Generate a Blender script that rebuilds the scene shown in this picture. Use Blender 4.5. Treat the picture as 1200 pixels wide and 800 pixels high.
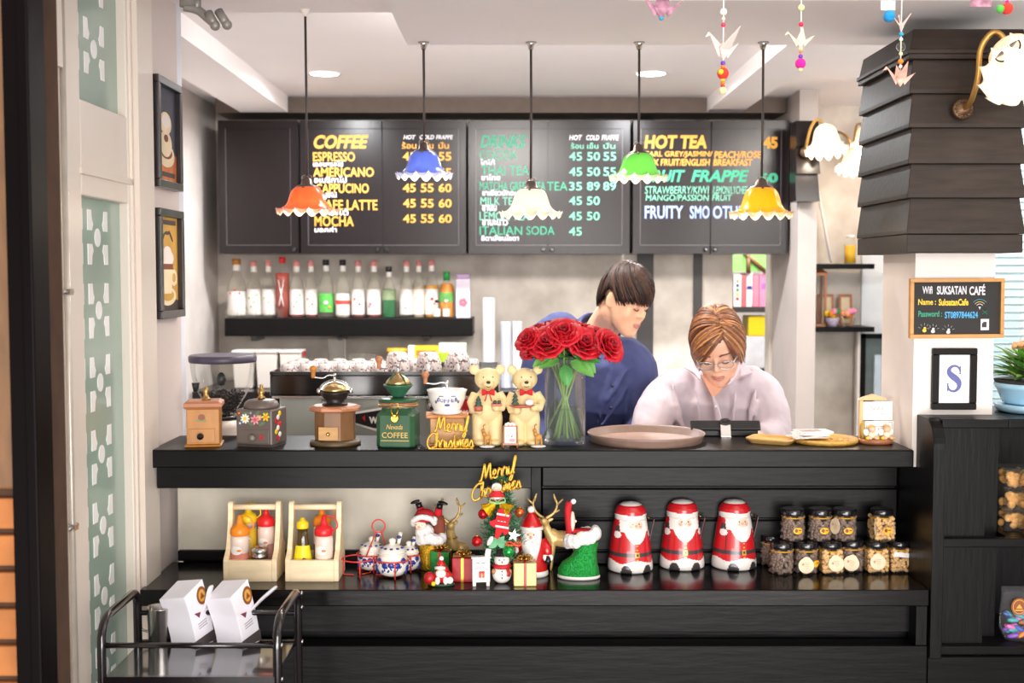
import bpy, bmesh, math, random
from mathutils import Vector, Matrix, Euler
R = math.radians
PI = math.pi
SC = bpy.context.scene
for _o in list(bpy.data.objects):
    bpy.data.objects.remove(_o)
# ------------------------------------------------------------------ camera
F = 1400.0                      # focal length in pixels of the 1200 px wide frame
CAMZ = 1.52
PITCH = math.atan(80 / F)
cam_d = bpy.data.cameras.new('camera')
cam_d.sensor_width = 36.0
cam_d.lens = F / 1200 * 36
cam_d.clip_start = 0.05
cam_d.dof.use_dof = True
cam_d.dof.focus_distance = 3.0
cam_d.dof.aperture_fstop = 4.5
cam = bpy.data.objects.new('camera', cam_d)
cam.location = (0, 0, CAMZ)
cam.rotation_euler = (PI / 2 - PITCH, 0, 0)
SC.collection.objects.link(cam)
SC.camera = cam
# ------------------------------------------------------------------ view, world, lights
vs = SC.view_settings
vs.view_transform = 'Standard'
vs.look = 'None'
vs.gamma = 1.0
vs.use_curve_mapping = False
vs.exposure = 0.74
world = bpy.data.worlds.new('daylight')
SC.world = world
world.use_nodes = True
bg = world.node_tree.nodes['Background']
bg.inputs['Color'].default_value = (1.0, 0.965, 0.93, 1)
bg.inputs['Strength'].default_value = 0.42
try:
    SC.cycles.max_bounces = 8
    SC.cycles.transparent_max_bounces = 24
    SC.cycles.caustics_reflective = False
    SC.cycles.caustics_refractive = False
except Exception:
    pass

def lamp(name, kind, loc, energy, color=(1, 1, 1), rot=(0, 0, 0), size=0.1, size_y=None, angle=None):
    d = bpy.data.lights.new(name, kind)
    d.energy = energy
    d.color = color
    if kind == 'AREA':
        d.size = size
        if size_y:
            d.shape = 'RECTANGLE'
            d.size_y = size_y
    elif kind in ('POINT', 'SPOT'):
        d.shadow_soft_size = size
        if angle:
            d.spot_size = angle
            d.spot_blend = 0.6
    o = bpy.data.objects.new(name, d)
    o.location = loc
    o.rotation_euler = rot
    SC.collection.objects.link(o)
    return o

# daylight from the shop front behind the photographer, then unseen fill lamps added for ceilings, kitchen, aisle and back room
lamp('shopfront_daylight', 'AREA', (1.6, -6.0, 2.0), 250, (1, .96, .92), (R(86), 0, R(9)), 4.2, 2.2)
lamp('ceiling_fill', 'AREA', (0.2, -1.4, .4), 86, (1, .96, .94), (R(122), 0, 0), 3.6, .8)  # low upward lamp added to brighten the ceilings
lamp('hidden_kitchen_fill', 'AREA', (.0, 3.74, 2.36), 30, (1, .95, .90), (R(46), 0, R(-4)), .5, .3)  # added lamp hidden behind the soffit, brightens the kitchen back wall
lamp('hidden_aisle_fill', 'AREA', (1.75, 3.85, 2.30), 26, (1, .93, .86), (R(25), R(-12), 0), .5, .5)  # added lamp kept out of sight, brightens the aisle
lamp('hidden_back_room_fill', 'AREA', (1.5, 7.0, 2.3), 26, (1, 1, 1), (R(20), 0, 0), 1.2, .8)  # unseen lamp added to brighten the room behind the opening

# ------------------------------------------------------------------ pixel <-> place
_CP, _SP = math.cos(PITCH), math.sin(PITCH)
def W(px, py, Y):
    a, b = (px - 600) / F, (400 - py) / F
    dy = _CP + b * _SP
    dz = -_SP + b * _CP
    return Vector((a * Y / dy, Y, CAMZ + dz * Y / dy))
def onz(px, py, z):
    a, b = (px - 600) / F, (400 - py) / F
    dy = _CP + b * _SP
    dz = -_SP + b * _CP
    t = (z - CAMZ) / dz
    return Vector((a * t, dy * t, z))
def u(Y):
    return Y / F

# ------------------------------------------------------------------ materials
def lin(h):
    if isinstance(h, str):
        h = h.lstrip('#')
        c = [int(h[i:i + 2], 16) / 255 for i in (0, 2, 4)]
        return [(x / 12.92 if x <= .04045 else ((x + .055) / 1.055) ** 2.4) for x in c]
    return list(h)
MATS = {}
def mat(name, col='#808080', rough=.5, metal=0., var=.08, scale=18., bump=0., spec=None, stretch=None,
        emit=0., ecol=None, coat=0., alpha=None, trans=0., sss=0., col2=None, bscale=None):
    if name in MATS:
        return MATS[name]
    m = bpy.data.materials.new(name)
    m.use_nodes = True
    nt = m.node_tree
    p = nt.nodes['Principled BSDF']
    c = lin(col)
    tc = nt.nodes.new('ShaderNodeTexCoord')
    mp = nt.nodes.new('ShaderNodeMapping')
    nt.links.new(tc.outputs['Object'], mp.inputs['Vector'])
    if stretch:
        mp.inputs['Scale'].default_value = stretch
    nz = nt.nodes.new('ShaderNodeTexNoise')
    nz.inputs['Scale'].default_value = scale
    nz.inputs['Detail'].default_value = 5
    nt.links.new(mp.outputs['Vector'], nz.inputs['Vector'])
    rp = nt.nodes.new('ShaderNodeValToRGB')
    rp.color_ramp.elements[0].position = .3
    rp.color_ramp.elements[1].position = .7
    a = [min(1, max(0, x * (1 - var))) for x in c]
    b = lin(col2) if col2 else [min(1, x * (1 + var)) for x in c]
    rp.color_ramp.elements[0].color = (*a, 1)
    rp.color_ramp.elements[1].color = (*b, 1)
    nt.links.new(nz.outputs['Fac'], rp.inputs['Fac'])
    nt.links.new(rp.outputs['Color'], p.inputs['Base Color'])
    p.inputs['Roughness'].default_value = rough
    p.inputs['Metallic'].default_value = metal
    if spec is not None:
        p.inputs['Specular IOR Level'].default_value = spec
    if coat:
        p.inputs['Coat Weight'].default_value = coat
        p.inputs['Coat Roughness'].default_value = .15
    if trans:
        p.inputs['Transmission Weight'].default_value = trans
    if sss:
        p.inputs['Subsurface Weight'].default_value = sss
        p.inputs['Subsurface Radius'].default_value = (.012, .005, .003)
        p.inputs['Subsurface Scale'].default_value = .5
    if emit:
        p.inputs['Emission Color'].default_value = (*lin(ecol or col), 1)
        p.inputs['Emission Strength'].default_value = emit
    if bump:
        bn = nt.nodes.new('ShaderNodeBump')
        bn.inputs['Strength'].default_value = bump
        bn.inputs['Distance'].default_value = .01
        if bscale:
            n2 = nt.nodes.new('ShaderNodeTexNoise')
            n2.inputs['Scale'].default_value = bscale
            n2.inputs['Detail'].default_value = 3
            nt.links.new(mp.outputs['Vector'], n2.inputs['Vector'])
            nt.links.new(n2.outputs['Fac'], bn.inputs['Height'])
        else:
            nt.links.new(nz.outputs['Fac'], bn.inputs['Height'])
        nt.links.new(bn.outputs['Normal'], p.inputs['Normal'])
    MATS[name] = m
    return m

def glass(name, tint='#fbfdfc', clear=.9, rough=.03):
    """thin clear glass: transparent with a fresnel gloss"""
    if name in MATS:
        return MATS[name]
    m = bpy.data.materials.new(name)
    m.use_nodes = True
    nt = m.node_tree
    for n in list(nt.nodes):
        if n.type != 'OUTPUT_MATERIAL':
            nt.nodes.remove(n)
    out = [n for n in nt.nodes if n.type == 'OUTPUT_MATERIAL'][0]
    tr = nt.nodes.new('ShaderNodeBsdfTransparent')
    tr.inputs['Color'].default_value = (*lin(tint), 1)
    gl = nt.nodes.new('ShaderNodeBsdfGlossy')
    gl.inputs['Roughness'].default_value = rough
    df = nt.nodes.new('ShaderNodeBsdfDiffuse')
    df.inputs['Color'].default_value = (*lin(tint), 1)
    lw = nt.nodes.new('ShaderNodeLayerWeight')
    lw.inputs['Blend'].default_value = .15
    nz = nt.nodes.new('ShaderNodeTexNoise')
    nz.inputs['Scale'].default_value = 30
    mm = nt.nodes.new('ShaderNodeMath')
    mm.operation = 'MULTIPLY_ADD'
    nt.links.new(nz.outputs['Fac'], mm.inputs[0])
    mm.inputs[1].default_value = .02
    mm.inputs[2].default_value = (1 - clear) * .25
    m1 = nt.nodes.new('ShaderNodeMixShader')
    nt.links.new(mm.outputs[0], m1.inputs['Fac'])
    nt.links.new(tr.outputs[0], m1.inputs[1])
    nt.links.new(df.outputs[0], m1.inputs[2])
    m2 = nt.nodes.new('ShaderNodeMixShader')
    m3 = nt.nodes.new('ShaderNodeMath')
    m3.operation = 'MULTIPLY'
    m3.inputs[1].default_value = .45
    nt.links.new(lw.outputs['Fresnel'], m3.inputs[0])
    nt.links.new(m3.outputs[0], m2.inputs['Fac'])
    nt.links.new(m1.outputs[0], m2.inputs[1])
    nt.links.new(gl.outputs[0], m2.inputs[2])
    nt.links.new(m2.outputs[0], out.inputs['Surface'])
    MATS[name] = m
    return m

BLACK = mat('black_stained_wood', '#0a0809', .36, var=.4, scale=9, stretch=(1.2, 9, 9), bump=.06, spec=.16)
BLACKG = mat('black_lacquered_board', '#0b0909', .17, var=.4, scale=9, stretch=(1.2, 9, 9), bump=.03, spec=.3)
BLACKV = mat('black_stained_wood_upright', '#0a0809', .38, var=.4, scale=9, stretch=(9, 9, 1.2), bump=.06, spec=.16)
CABW = mat('dark_cabinet_lacquer', '#160f10', .26, var=.2, scale=8, stretch=(8, 8, 1), bump=.03, spec=.34)
HOODW = mat('brown_black_hood_slats', '#2f2621', .46, var=.25, scale=9, stretch=(1.2, 9, 9), bump=.05, spec=.22)
WHITE = mat('white_paint', '#efe6e0', .55, var=.02)
CEIL = mat('ceiling_paint', '#f5f0f1', .8, var=.015, scale=3)
CREAM = mat('cream_gloss_paint', '#e8ddd2', .35, var=.02, scale=4)
CONC = mat('polished_concrete', '#cfc6c0', .6, var=.14, scale=4.5, bump=.12)
CONCW = mat('warm_concrete', '#cfc4b8', .6, var=.16, scale=5.5, bump=.15, col2='#eae2d8')
STEEL = mat('brushed_steel', '#c9c4c0', .25, 1., var=.08, scale=6, stretch=(1, 1, 30))
CHROME = mat('chrome', '#d9d6d4', .12, 1., var=.02)
BRASS = mat('aged_brass', '#b8935a', .35, 1., var=.15)
BRONZE = mat('dark_bronze', '#6b5340', .4, .9, var=.2)
BLKMET = mat('black_enamel_metal', '#141315', .22, 0, var=.1, coat=.6)
BLKPL = mat('black_plastic', '#1b1a1d', .4, var=.1)
GLS = glass('clear_glass')
GLSJ = glass('jar_glass', '#fbfbf8', .93)
PINE = mat('pale_pine', '#f8dfb8', .5, var=.10, scale=7, stretch=(2, 8, 8))
OAK = mat('honey_wood', '#b57628', .42, var=.14, scale=8, stretch=(6, 6, 1.5))
REDW = mat('reddish_wood', '#b5754f', .42, var=.15, scale=8, stretch=(2, 6, 6))
WALNUT = mat('brown_wood', '#7a5636', .45, var=.2, scale=8, stretch=(6, 6, 1.5))
RED = mat('glossy_red', '#c4161c', .25, var=.06, coat=.4)
REDF = mat('red_felt', '#c8202a', .85, var=.1)
WHG = mat('white_glaze', '#f3efe9', .2, var=.02, coat=.4)
FLUFF = mat('white_fleece', '#f4f1ee', .95, var=.05, scale=120, bump=.6)
SKINC = mat('painted_face', '#f0c3a6', .4, var=.03)
BLK = mat('black_paint', '#141214', .35, var=.05)
GOLD = mat('gold_metal', '#e3b04a', .28, 1., var=.1)
GOLDP = mat('gold_paint', '#e2bd7a', .35, .25, var=.14, scale=40)
GREEN = mat('glossy_green', '#1c8a3a', .3, var=.1)
PAPER = mat('white_paper', '#f2eeea', .7, var=.02)
BLUEP = mat('cobalt_paint', '#28378c', .3, var=.15)
YEL = mat('yellow_plastic', '#f2cf1e', .35, var=.04)
ORG = mat('orange_plastic', '#f08a1c', .35, var=.04)
REDP = mat('red_plastic', '#e0242a', .35, var=.04)

# ------------------------------------------------------------------ mesh builder
class MB:
    def __init__(s, m=None):
        s.v, s.f, s.mi, s.sm, s.mats = [], [], [], [], []
        s.cur = 0
        s.M = Matrix.Identity(4)
        if m:
            s.use(m)
    def use(s, m):
        if m not in s.mats:
            s.mats.append(m)
        s.cur = s.mats.index(m)
        return s
    def add(s, verts, faces, smooth=True):
        n = len(s.v)
        for p in verts:
            s.v.append(s.M @ Vector(p))
        for f in faces:
            s.f.append([i + n for i in f])
            s.mi.append(s.cur)
            s.sm.append(smooth)
        return s
    def box(s, c, d, rot=None):
        x, y, z = d[0] / 2, d[1] / 2, d[2] / 2
        vv = [Vector((i * x, j * y, k * z)) for i in (-1, 1) for j in (-1, 1) for k in (-1, 1)]
        if rot:
            e = Euler(rot).to_matrix()
            vv = [e @ w for w in vv]
        vv = [w + Vector(c) for w in vv]
        return s.add(vv, [(0, 1, 3, 2), (4, 6, 7, 5), (0, 4, 5, 1), (2, 3, 7, 6), (0, 2, 6, 4), (1, 5, 7, 3)], False)
    def b2(s, x0, x1, y0, y1, z0, z1):
        return s.box(((x0 + x1) / 2, (y0 + y1) / 2, (z0 + z1) / 2), (abs(x1 - x0), abs(y1 - y0), abs(z1 - z0)))
    def lathe(s, prof, c=(0, 0, 0), seg=24, rot=None, sx=1, sy=1, wave=None, capb=True, capt=True, smooth=True):
        vv, ff = [], []
        e = Euler(rot).to_matrix() if rot else None
        for k, (r, z) in enumerate(prof):
            for i in range(seg):
                a = 2 * PI * i / seg
                rr, zz = r, z
                if wave:
                    rr, zz = wave(k, a, r, z)
                p = Vector((rr * math.cos(a) * sx, rr * math.sin(a) * sy, zz))
                if e:
                    p = e @ p
                vv.append(p + Vector(c))
        for k in range(len(prof) - 1):
            for i in range(seg):
                j = (i + 1) % seg
                ff.append((k * seg + i, k * seg + j, (k + 1) * seg + j, (k + 1) * seg + i))
        s.add(vv, ff, smooth)
        n = len(s.v) - len(vv)
        for flag, k, rev in ((capb, 0, True), (capt, len(prof) - 1, False)):
            if flag and prof[k][0] > 1e-5:
                ring = [n + k * seg + i for i in range(seg)]
                s.f.append(ring[::-1] if rev else ring)
                s.mi.append(s.cur)
                s.sm.append(False)
        return s
    def cyl(s, c, r, h, seg=20, rot=None, r2=None):
        return s.lathe([(r, 0), (r if r2 is None else r2, h)], c, seg, rot)
    def ell(s, c, r, rot=None, seg=16, rings=10):
        if not hasattr(r, '__len__'):
            r = (r, r, r)
        e = Euler(rot).to_matrix() if rot else Matrix.Identity(3)
        c = Vector(c)
        vv = [c + e @ Vector((0, 0, -r[2]))]
        for k in range(1, rings):
            t = -PI / 2 + PI * k / rings
            for i in range(seg):
                a = 2 * PI * i / seg
                vv.append(c + e @ Vector((r[0] * math.cos(t) * math.cos(a), r[1] * math.cos(t) * math.sin(a), r[2] * math.sin(t))))
        vv.append(c + e @ Vector((0, 0, r[2])))
        ff = []
        for i in range(seg):
            j = (i + 1) % seg
            ff.append((0, 1 + j, 1 + i))
            for k in range(rings - 2):
                a, b = 1 + k * seg, 1 + (k + 1) * seg
                ff.append((a + i, a + j, b + j, b + i))
            a = 1 + (rings - 2) * seg
            ff.append((a + i, a + j, len(vv) - 1))
        return s.add(vv, ff, True)
    def tube(s, pts, r, seg=8, closed=False, flat=1.0, up=None):
        pts = [Vector(p) for p in pts]
        n = len(pts)
        rr = list(r) if hasattr(r, '__len__') else [r] * n
        vv, ff = [], []
        prev = None
        for i, p in enumerate(pts):
            if closed:
                t = pts[(i + 1) % n] - pts[i - 1]
            else:
                t = pts[min(i + 1, n - 1)] - pts[max(i - 1, 0)]
            if t.length < 1e-9:
                t = Vector((0, 0, 1))
            t.normalize()
            if prev is None:
                ref = Vector(up) if up else (Vector((0, 0, 1)) if abs(t.z) < .9 else Vector((1, 0, 0)))
                nx = ref - t * ref.dot(t)
            else:
                nx = prev - t * prev.dot(t)
            if nx.length < 1e-6:
                nx = t.orthogonal()
            nx.normalize()
            prev = nx
            by = t.cross(nx)
            for k in range(seg):
                a = 2 * PI * k / seg
                vv.append(p + nx * (math.cos(a) * rr[i] * flat) + by * (math.sin(a) * rr[i]))
        m = n if closed else n - 1
        for i in range(m):
            a, b = i * seg, ((i + 1) % n) * seg
            for k in range(seg):
                l = (k + 1) % seg
                ff.append((a + k, a + l, b + l, b + k))
        if not closed:
            ff.append(tuple(range(seg))[::-1])
            ff.append(tuple(range((n - 1) * seg, n * seg)))
        return s.add(vv, ff, True)
    def ring(s, c, R0, r, seg=32, ts=8, rot=None, sx=1, sy=1):
        e = Euler(rot).to_matrix() if rot else Matrix.Identity(3)
        return s.tube([Vector(c) + e @ Vector((R0 * sx * math.cos(2 * PI * i / seg), R0 * sy * math.sin(2 * PI * i / seg), 0)) for i in range(seg)], r, ts, True)
    def prism(s, out, y0, y1, plane='xz', smooth=False):
        """outline extruded along the third axis"""
        def P(a, b, d):
            return {'xz': (a, d, b), 'xy': (a, b, d), 'yz': (d, a, b)}[plane]
        n = len(out)
        area = sum(out[i][0] * out[(i + 1) % n][1] - out[(i + 1) % n][0] * out[i][1] for i in range(n))
        if area < 0:
            out = out[::-1]
        vv = [P(a, b, y0) for a, b in out] + [P(a, b, y1) for a, b in out]
        ff = [tuple(range(n)), tuple(range(2 * n - 1, n - 1, -1))]
        ff += [(i, n + i, n + (i + 1) % n, (i + 1) % n) for i in range(n)]
        if plane == 'xy':
            ff = [tuple(reversed(f)) for f in ff]
        return s.add(vv, ff, smooth)
    def loft(s, rings, caps=True, smooth=True):
        n = len(rings[0])
        vv = [p for r in rings for p in r]
        ff = []
        for k in range(len(rings) - 1):
            for i in range(n):
                j = (i + 1) % n
                ff.append((k * n + i, k * n + j, (k + 1) * n + j, (k + 1) * n + i))
        if caps:
            ff.append(tuple(range(n))[::-1])
            ff.append(tuple(range((len(rings) - 1) * n, len(rings) * n)))
        return s.add(vv, ff, smooth)
    def quadgrid(s, fn, nu, nv, smooth=True):
        vv = [fn(i / nu, j / nv) for j in range(nv + 1) for i in range(nu + 1)]
        ff = [(j * (nu + 1) + i, j * (nu + 1) + i + 1, (j + 1) * (nu + 1) + i + 1, (j + 1) * (nu + 1) + i) for j in range(nv) for i in range(nu)]
        return s.add(vv, ff, smooth)
    def geo(s, me, M):
        old = s.M
        s.M = old @ M
        s.add([v.co for v in me.vertices], [tuple(p.vertices) for p in me.polygons], False)
        s.M = old
        return s
    def build(s, name, parent=None, bevel=0, loc=None, rot=None, remesh=0, smooth_it=0, solid=0, subsurf=0, offset=0):
        me = bpy.data.meshes.new(name)
        me.from_pydata([tuple(p) for p in s.v], [], s.f)
        for m in s.mats:
            me.materials.append(m)
        me.polygons.foreach_set('material_index', s.mi)
        me.polygons.foreach_set('use_smooth', s.sm)
        me.update()
        o = bpy.data.objects.new(name, me)
        SC.collection.objects.link(o)
        if parent:
            o.parent = parent
        if loc is not None:
            o.location = loc
        if rot is not None:
            o.rotation_euler = rot
        if remesh:
            md = o.modifiers.new('skin', 'REMESH')
            md.mode = 'VOXEL'
            md.voxel_size = remesh
            md.use_smooth_shade = True
            if smooth_it:
                sm = o.modifiers.new('soft', 'SMOOTH')
                sm.iterations = smooth_it
                sm.factor = .5
        if solid:
            md = o.modifiers.new('thick', 'SOLIDIFY')
            md.thickness = solid
            md.offset = offset
        if subsurf:
            md = o.modifiers.new('sub', 'SUBSURF')
            md.levels = md.render_levels = subsurf
        if bevel:
            md = o.modifiers.new('bevel', 'BEVEL')
            md.width = bevel
            md.segments = 2
            md.limit_method = 'ANGLE'
            md.angle_limit = R(40)
        return o

def tag(o, label, cat, group=None, kind=None):
    o['label'] = label
    o['category'] = cat
    if group:
        o['group'] = group
    if kind:
        o['kind'] = kind
    return o
def thing(name, label, cat, loc=(0, 0, 0), rz=0, group=None, rot=None):
    o = bpy.data.objects.new(name, None)
    o.empty_display_size = .05
    SC.collection.objects.link(o)
    o.location = loc
    o.rotation_euler = rot if rot else (0, 0, rz)
    return tag(o, label, cat, group)
def struct(o, label=None, cat=None):
    o['kind'] = 'structure'
    return o
KIDS = {}
def dup(root, loc, rz=None, label=None, group=None, scale=None):
    """a copy of a thing with copies of its parts and sub-parts"""
    r = root.copy()
    SC.collection.objects.link(r)
    r.location = loc
    if rz is not None:
        r.rotation_euler = (0, 0, rz)
    if scale:
        r.scale = (scale, scale, scale) if not hasattr(scale, '__len__') else scale
    if label:
        r['label'] = label
    if group:
        r['group'] = group
    for ch in list(root.children):
        c = ch.copy()
        SC.collection.objects.link(c)
        c.parent = r
        for g in list(ch.children):
            d = g.copy()
            SC.collection.objects.link(d)
            d.parent = c
    return r

# ------------------------------------------------------------------ lettering
_TXT = {}
def text_mesh(s, bold=0.0, extrude=0.0, shear=0.0, spacing=1.0):
    key = (s, bold, extrude, shear, spacing)
    if key in _TXT:
        return _TXT[key]
    cu = bpy.data.curves.new('lettering', 'FONT')
    cu.body = s
    cu.size = 1
    cu.resolution_u = 3
    cu.offset = bold
    cu.extrude = extrude
    cu.shear = shear
    cu.space_character = spacing
    o = bpy.data.objects.new('lettering_source', cu)
    SC.collection.objects.link(o)
    dg = bpy.context.evaluated_depsgraph_get()
    me = bpy.data.meshes.new_from_object(o.evaluated_get(dg))
    bpy.data.objects.remove(o)
    xs = [v.co.x for v in me.vertices] or [0, 1]
    ys = [v.co.y for v in me.vertices] or [0, 1]
    _TXT[key] = (me, min(xs), max(xs), min(ys), max(ys))
    return _TXT[key]
def put_text(mb, s, x0, x1, z0, z1, y, bold=.0, shear=0., extrude=0., depth=0., spacing=1.0):
    """letters standing in the xz plane, facing -y, filling the rectangle"""
    me, a, b, c, d = text_mesh(s, bold, extrude, shear, spacing)
    sx = (x1 - x0) / max(b - a, 1e-6)
    sz = (z1 - z0) / max(d - c, 1e-6)
    sy = depth if depth else 1.0
    M = Matrix(((sx, 0, 0, x0 - a * sx), (0, 0, -sy, y), (0, sz, 0, z0 - c * sz), (0, 0, 0, 1)))
    mb.geo(me, M)
def disc(r, n=20):
    return [(r * math.cos(2 * PI * i / n), r * math.sin(2 * PI * i / n)) for i in range(n)]
def ellip(cx, cz, rx, rz, n=20, ang=0):
    ca, sa = math.cos(ang), math.sin(ang)
    return [(cx + rx * math.cos(2 * PI * i / n) * ca - rz * math.sin(2 * PI * i / n) * sa, cz + rx * math.cos(2 * PI * i / n) * sa + rz * math.sin(2 * PI * i / n) * ca) for i in range(n)]
def smooth_pts(pts, n=6):
    """Catmull-Rom through the points"""
    P = [Vector(p) for p in pts]
    out = []
    for i in range(len(P) - 1):
        a, b, c, d = P[max(i - 1, 0)], P[i], P[i + 1], P[min(i + 2, len(P) - 1)]
        for k in range(n):
            t = k / n
            out.append(.5 * ((2 * b) + (c - a) * t + (2 * a - 5 * b + 4 * c - d) * t * t + (3 * b - a - 3 * c + d) * t ** 3))
    out.append(P[-1])
    return out
# ================================================================== SETTING
YC, YS, YB = 2.98, 2.88, 6.35            # counter front, shelf front, kitchen back wall
WX = -.915                               # left wall plane
ZC = W(600, 527, YC).z                   # counter top
ZS = W(600, 691, YS).z                   # display shelf top
ZCEIL = 2.40
FLOORM = mat('grey_floor_tile', '#6b625c', .4, var=.1, scale=3)
struct(MB(FLOORM).b2(-3.2, 3.6, -1.0, 3.2, -.06, 0).build('floor'))
struct(MB(mat('pale_kitchen_tile', '#bdb6b0', .5, var=.03, scale=3)).b2(-3.2, 3.6, 3.2, 9.5, -.06, 0).build('floor_kitchen'))
struct(MB(CEIL).b2(-3.2, 3.6, 3.4, 9.5, ZCEIL, ZCEIL + .08).build('ceiling'))
struct(MB(CEIL).b2(-3.2, 3.6, .2, 3.4, 2.25, 2.48).build('ceiling_front'))
struct(MB(CEIL).b2(-.296, 3.6, 1.0, 3.4, 2.16, 2.2495).build('trim_1'))       # dropped soffit over the counter
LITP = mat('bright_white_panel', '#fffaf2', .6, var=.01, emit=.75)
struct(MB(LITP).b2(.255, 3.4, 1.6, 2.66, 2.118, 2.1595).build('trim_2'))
# beams running to the back
bm_ = MB(CEIL).b2(-1.35, -1.115, 3.42, 6.0, 2.318, ZCEIL - .0005)
struct(bm_.build('trim_3'))
struct(MB(CEIL).prism([(.98, 6.34), (1.16, 6.34), (1.16, 3.45), (.98, 3.45)], 2.33, ZCEIL - .0005, 'xy').build('trim_4'))
struct(MB(mat('painted_shadow_strip', '#6e6057', .8, var=.08)).b2(-1.49, 1.38, 6.06, YB - .0005, 2.325, ZCEIL - .0005).build('trim_5'))  # dark strip standing in for the shadow above the cabinets
# back wall of the kitchen with the opening to the next room
OPx0, OPx1 = W(858, 380, YB).x, W(902, 380, YB).x
bw = MB(CONCW)
bw.b2(-1.7, W(746, 380, YB).x, YB, YB + .12, 0, ZCEIL)
bw.b2(W(765, 380, YB).x, W(812, 380, YB).x, YB, YB + .12, 0, ZCEIL)
bw.b2(W(822, 380, YB).x, OPx0, YB, YB + .12, 0, ZCEIL)
bw.b2(OPx0, OPx1, YB, YB + .12, 2.02, ZCEIL)
bw.b2(OPx1, 3.6, YB, YB + .12, 0, ZCEIL)
struct(bw.build('wall_back'))
DKST = mat('black_steel_stud', '#3a3837', .45, var=.08)
s_ = MB(DKST).b2(W(746, 380, YB).x, W(765, 380, YB).x, YB - .02, YB + .11, 0, ZCEIL)
struct(s_.build('trim_6'))
s_ = MB(DKST).b2(W(812, 380, YB).x, W(822, 380, YB).x, YB - .02, YB + .11, 0, ZCEIL)
struct(s_.build('trim_7'))
struct(MB(CONC).b2(-1.68, -1.56, 3.36, YB, 0, ZCEIL).build('wall_kitchen_left'))
# far room behind the opening
struct(MB(WHITE).b2(.4, 3.0, 9.0, 9.1, 0, ZCEIL).build('wall_far'))
# column in the aisle
struct(MB(mat('grey_plaster', '#b3a9a4', .6, var=.06, scale=5)).b2(1.384, 1.474, 5.80, YB - .0005, 0, ZCEIL).build('column'))

# ---- left wall: pilaster, jamb and the glazed door
struct(MB(mat('pinkish_white_wall', '#d9cdc9', .55, var=.03, scale=5)).b2(WX - .16, WX, 3.035, 3.30, 0, 2.25).build('wall_left'))
struct(MB(mat('bluish_white_jamb', '#dfe3ee', .4, var=.02)).b2(WX - .16, WX - .004, 3.30, 3.36, 0, 2.25).build('trim_8'))
struct(MB(CREAM).b2(WX - .12, WX + .012, 2.915, 3.035, 0, 2.25).build('trim_9'))
dr = thing('door_1', '', '', (0, 0, 0))
del dr['label'], dr['category']
dr['kind'] = 'structure'
YD0, YD1 = 2.30, 2.915                     # the leaf
YG0, YG1 = 2.555, 2.865
zt = lambda py, Y: W(600 + WX * F / Y, py, Y).z
ZGa0, ZGa1 = zt(590 * 0 + 128, 2.72), 2.25   # upper pane
ZGb1, ZGb0 = zt(234, 2.72), .22            # lower pane
lf = MB(CREAM)
lf.b2(WX - .05, WX, YD0, YG0, 0, 2.25)
lf.b2(WX - .05, WX, YG1, YD1, 0, 2.25)
lf.b2(WX - .05, WX, YG0, YG1, 0, ZGb0)
lf.b2(WX - .05, WX, YG0, YG1, ZGb1, ZGa0)
lf.build('door_leaf', dr, bevel=.003)
mld = MB(CREAM)
mld.b2(WX, WX + .006, YG0 - .012, YG1 + .02, ZGb1 + .045, ZGb1 + .058)
mld.b2(WX, WX + .006, YG1 + .015, YG1 + .024, 0, 2.25)
mld.build('door_moulding', dr)
FILM = mat('frosted_green_film', '#9db3a7', .18, var=.05, scale=3, spec=.6)
CUT = mat('daylight_white_cutout', '#ffffff', .15, var=.02)  # opaque white painted in place of daylight through the cut film
def pane(z0, z1, name, zstart):
    p = MB(FILM).b2(WX - .032, WX - .022, YG0, YG1, z0, z1).build(name, dr)
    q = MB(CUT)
    def put(out):
        pts = [(a, b) for a, b in out]
        if min(b for a, b in pts) < z0 + .002 or max(b for a, b in pts) > z1 - .002:
            return
        if min(a for a, b in pts) < YG0 + .001 or max(a for a, b in pts) > YG1 - .001:
            return
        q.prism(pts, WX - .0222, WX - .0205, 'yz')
    def chip(cy, cz, sy, sz, fy, fz):
        o = [(-1, -1), (.55, -1), (1, -.35), (.55, .1), (.35, 1), (-1, 1)]
        put([(cy + a * sy * fy, cz + b * sz * fz) for a, b in o])
    pitch = .164
    k = -8
    while k < 16:
        zc = zstart + k * pitch
        put(ellip(2.708, zc, .019, .021))
        for dz, fz in ((.038, 1), (-.038, -1)):
            chip(2.757, zc + dz, .017, .023, -1, fz)
            chip(2.662, zc + dz, .017, .023, 1, fz)
            chip(2.598, zc + dz, .015, .023, -1, fz)
        k += 1
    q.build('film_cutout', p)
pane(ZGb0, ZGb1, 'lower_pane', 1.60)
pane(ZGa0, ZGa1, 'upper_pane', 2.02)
# no light shines through the door; its daylight is painted as white cutouts
# metal rod with brackets on the door edge
t = thing('door_rod', 'slim metal rod standing along the cream glazed door beside the black post', 'pipe', (WX + .013, 2.425, 0))
MB(mat('grey_satin_metal', '#d5cdc2', .35, .5)).cyl((0, 0, 0.02), .0062, 2.22, 16).build('rod', t)
MB(CREAM).b2(-.011, .004, -.075, -.008, 1.93, 2.24).build('cover_strip', t)
for z in (1.482, 1.0, .4):
    bk = MB(STEEL)
    bk.b2(-.012, .009, -.011, .011, z - .006, z + .006)
    bk.cyl((.0, -.03, z), .005, .055, 10, (R(-90), 0, 0))
    bk.build('bracket', t)
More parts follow.
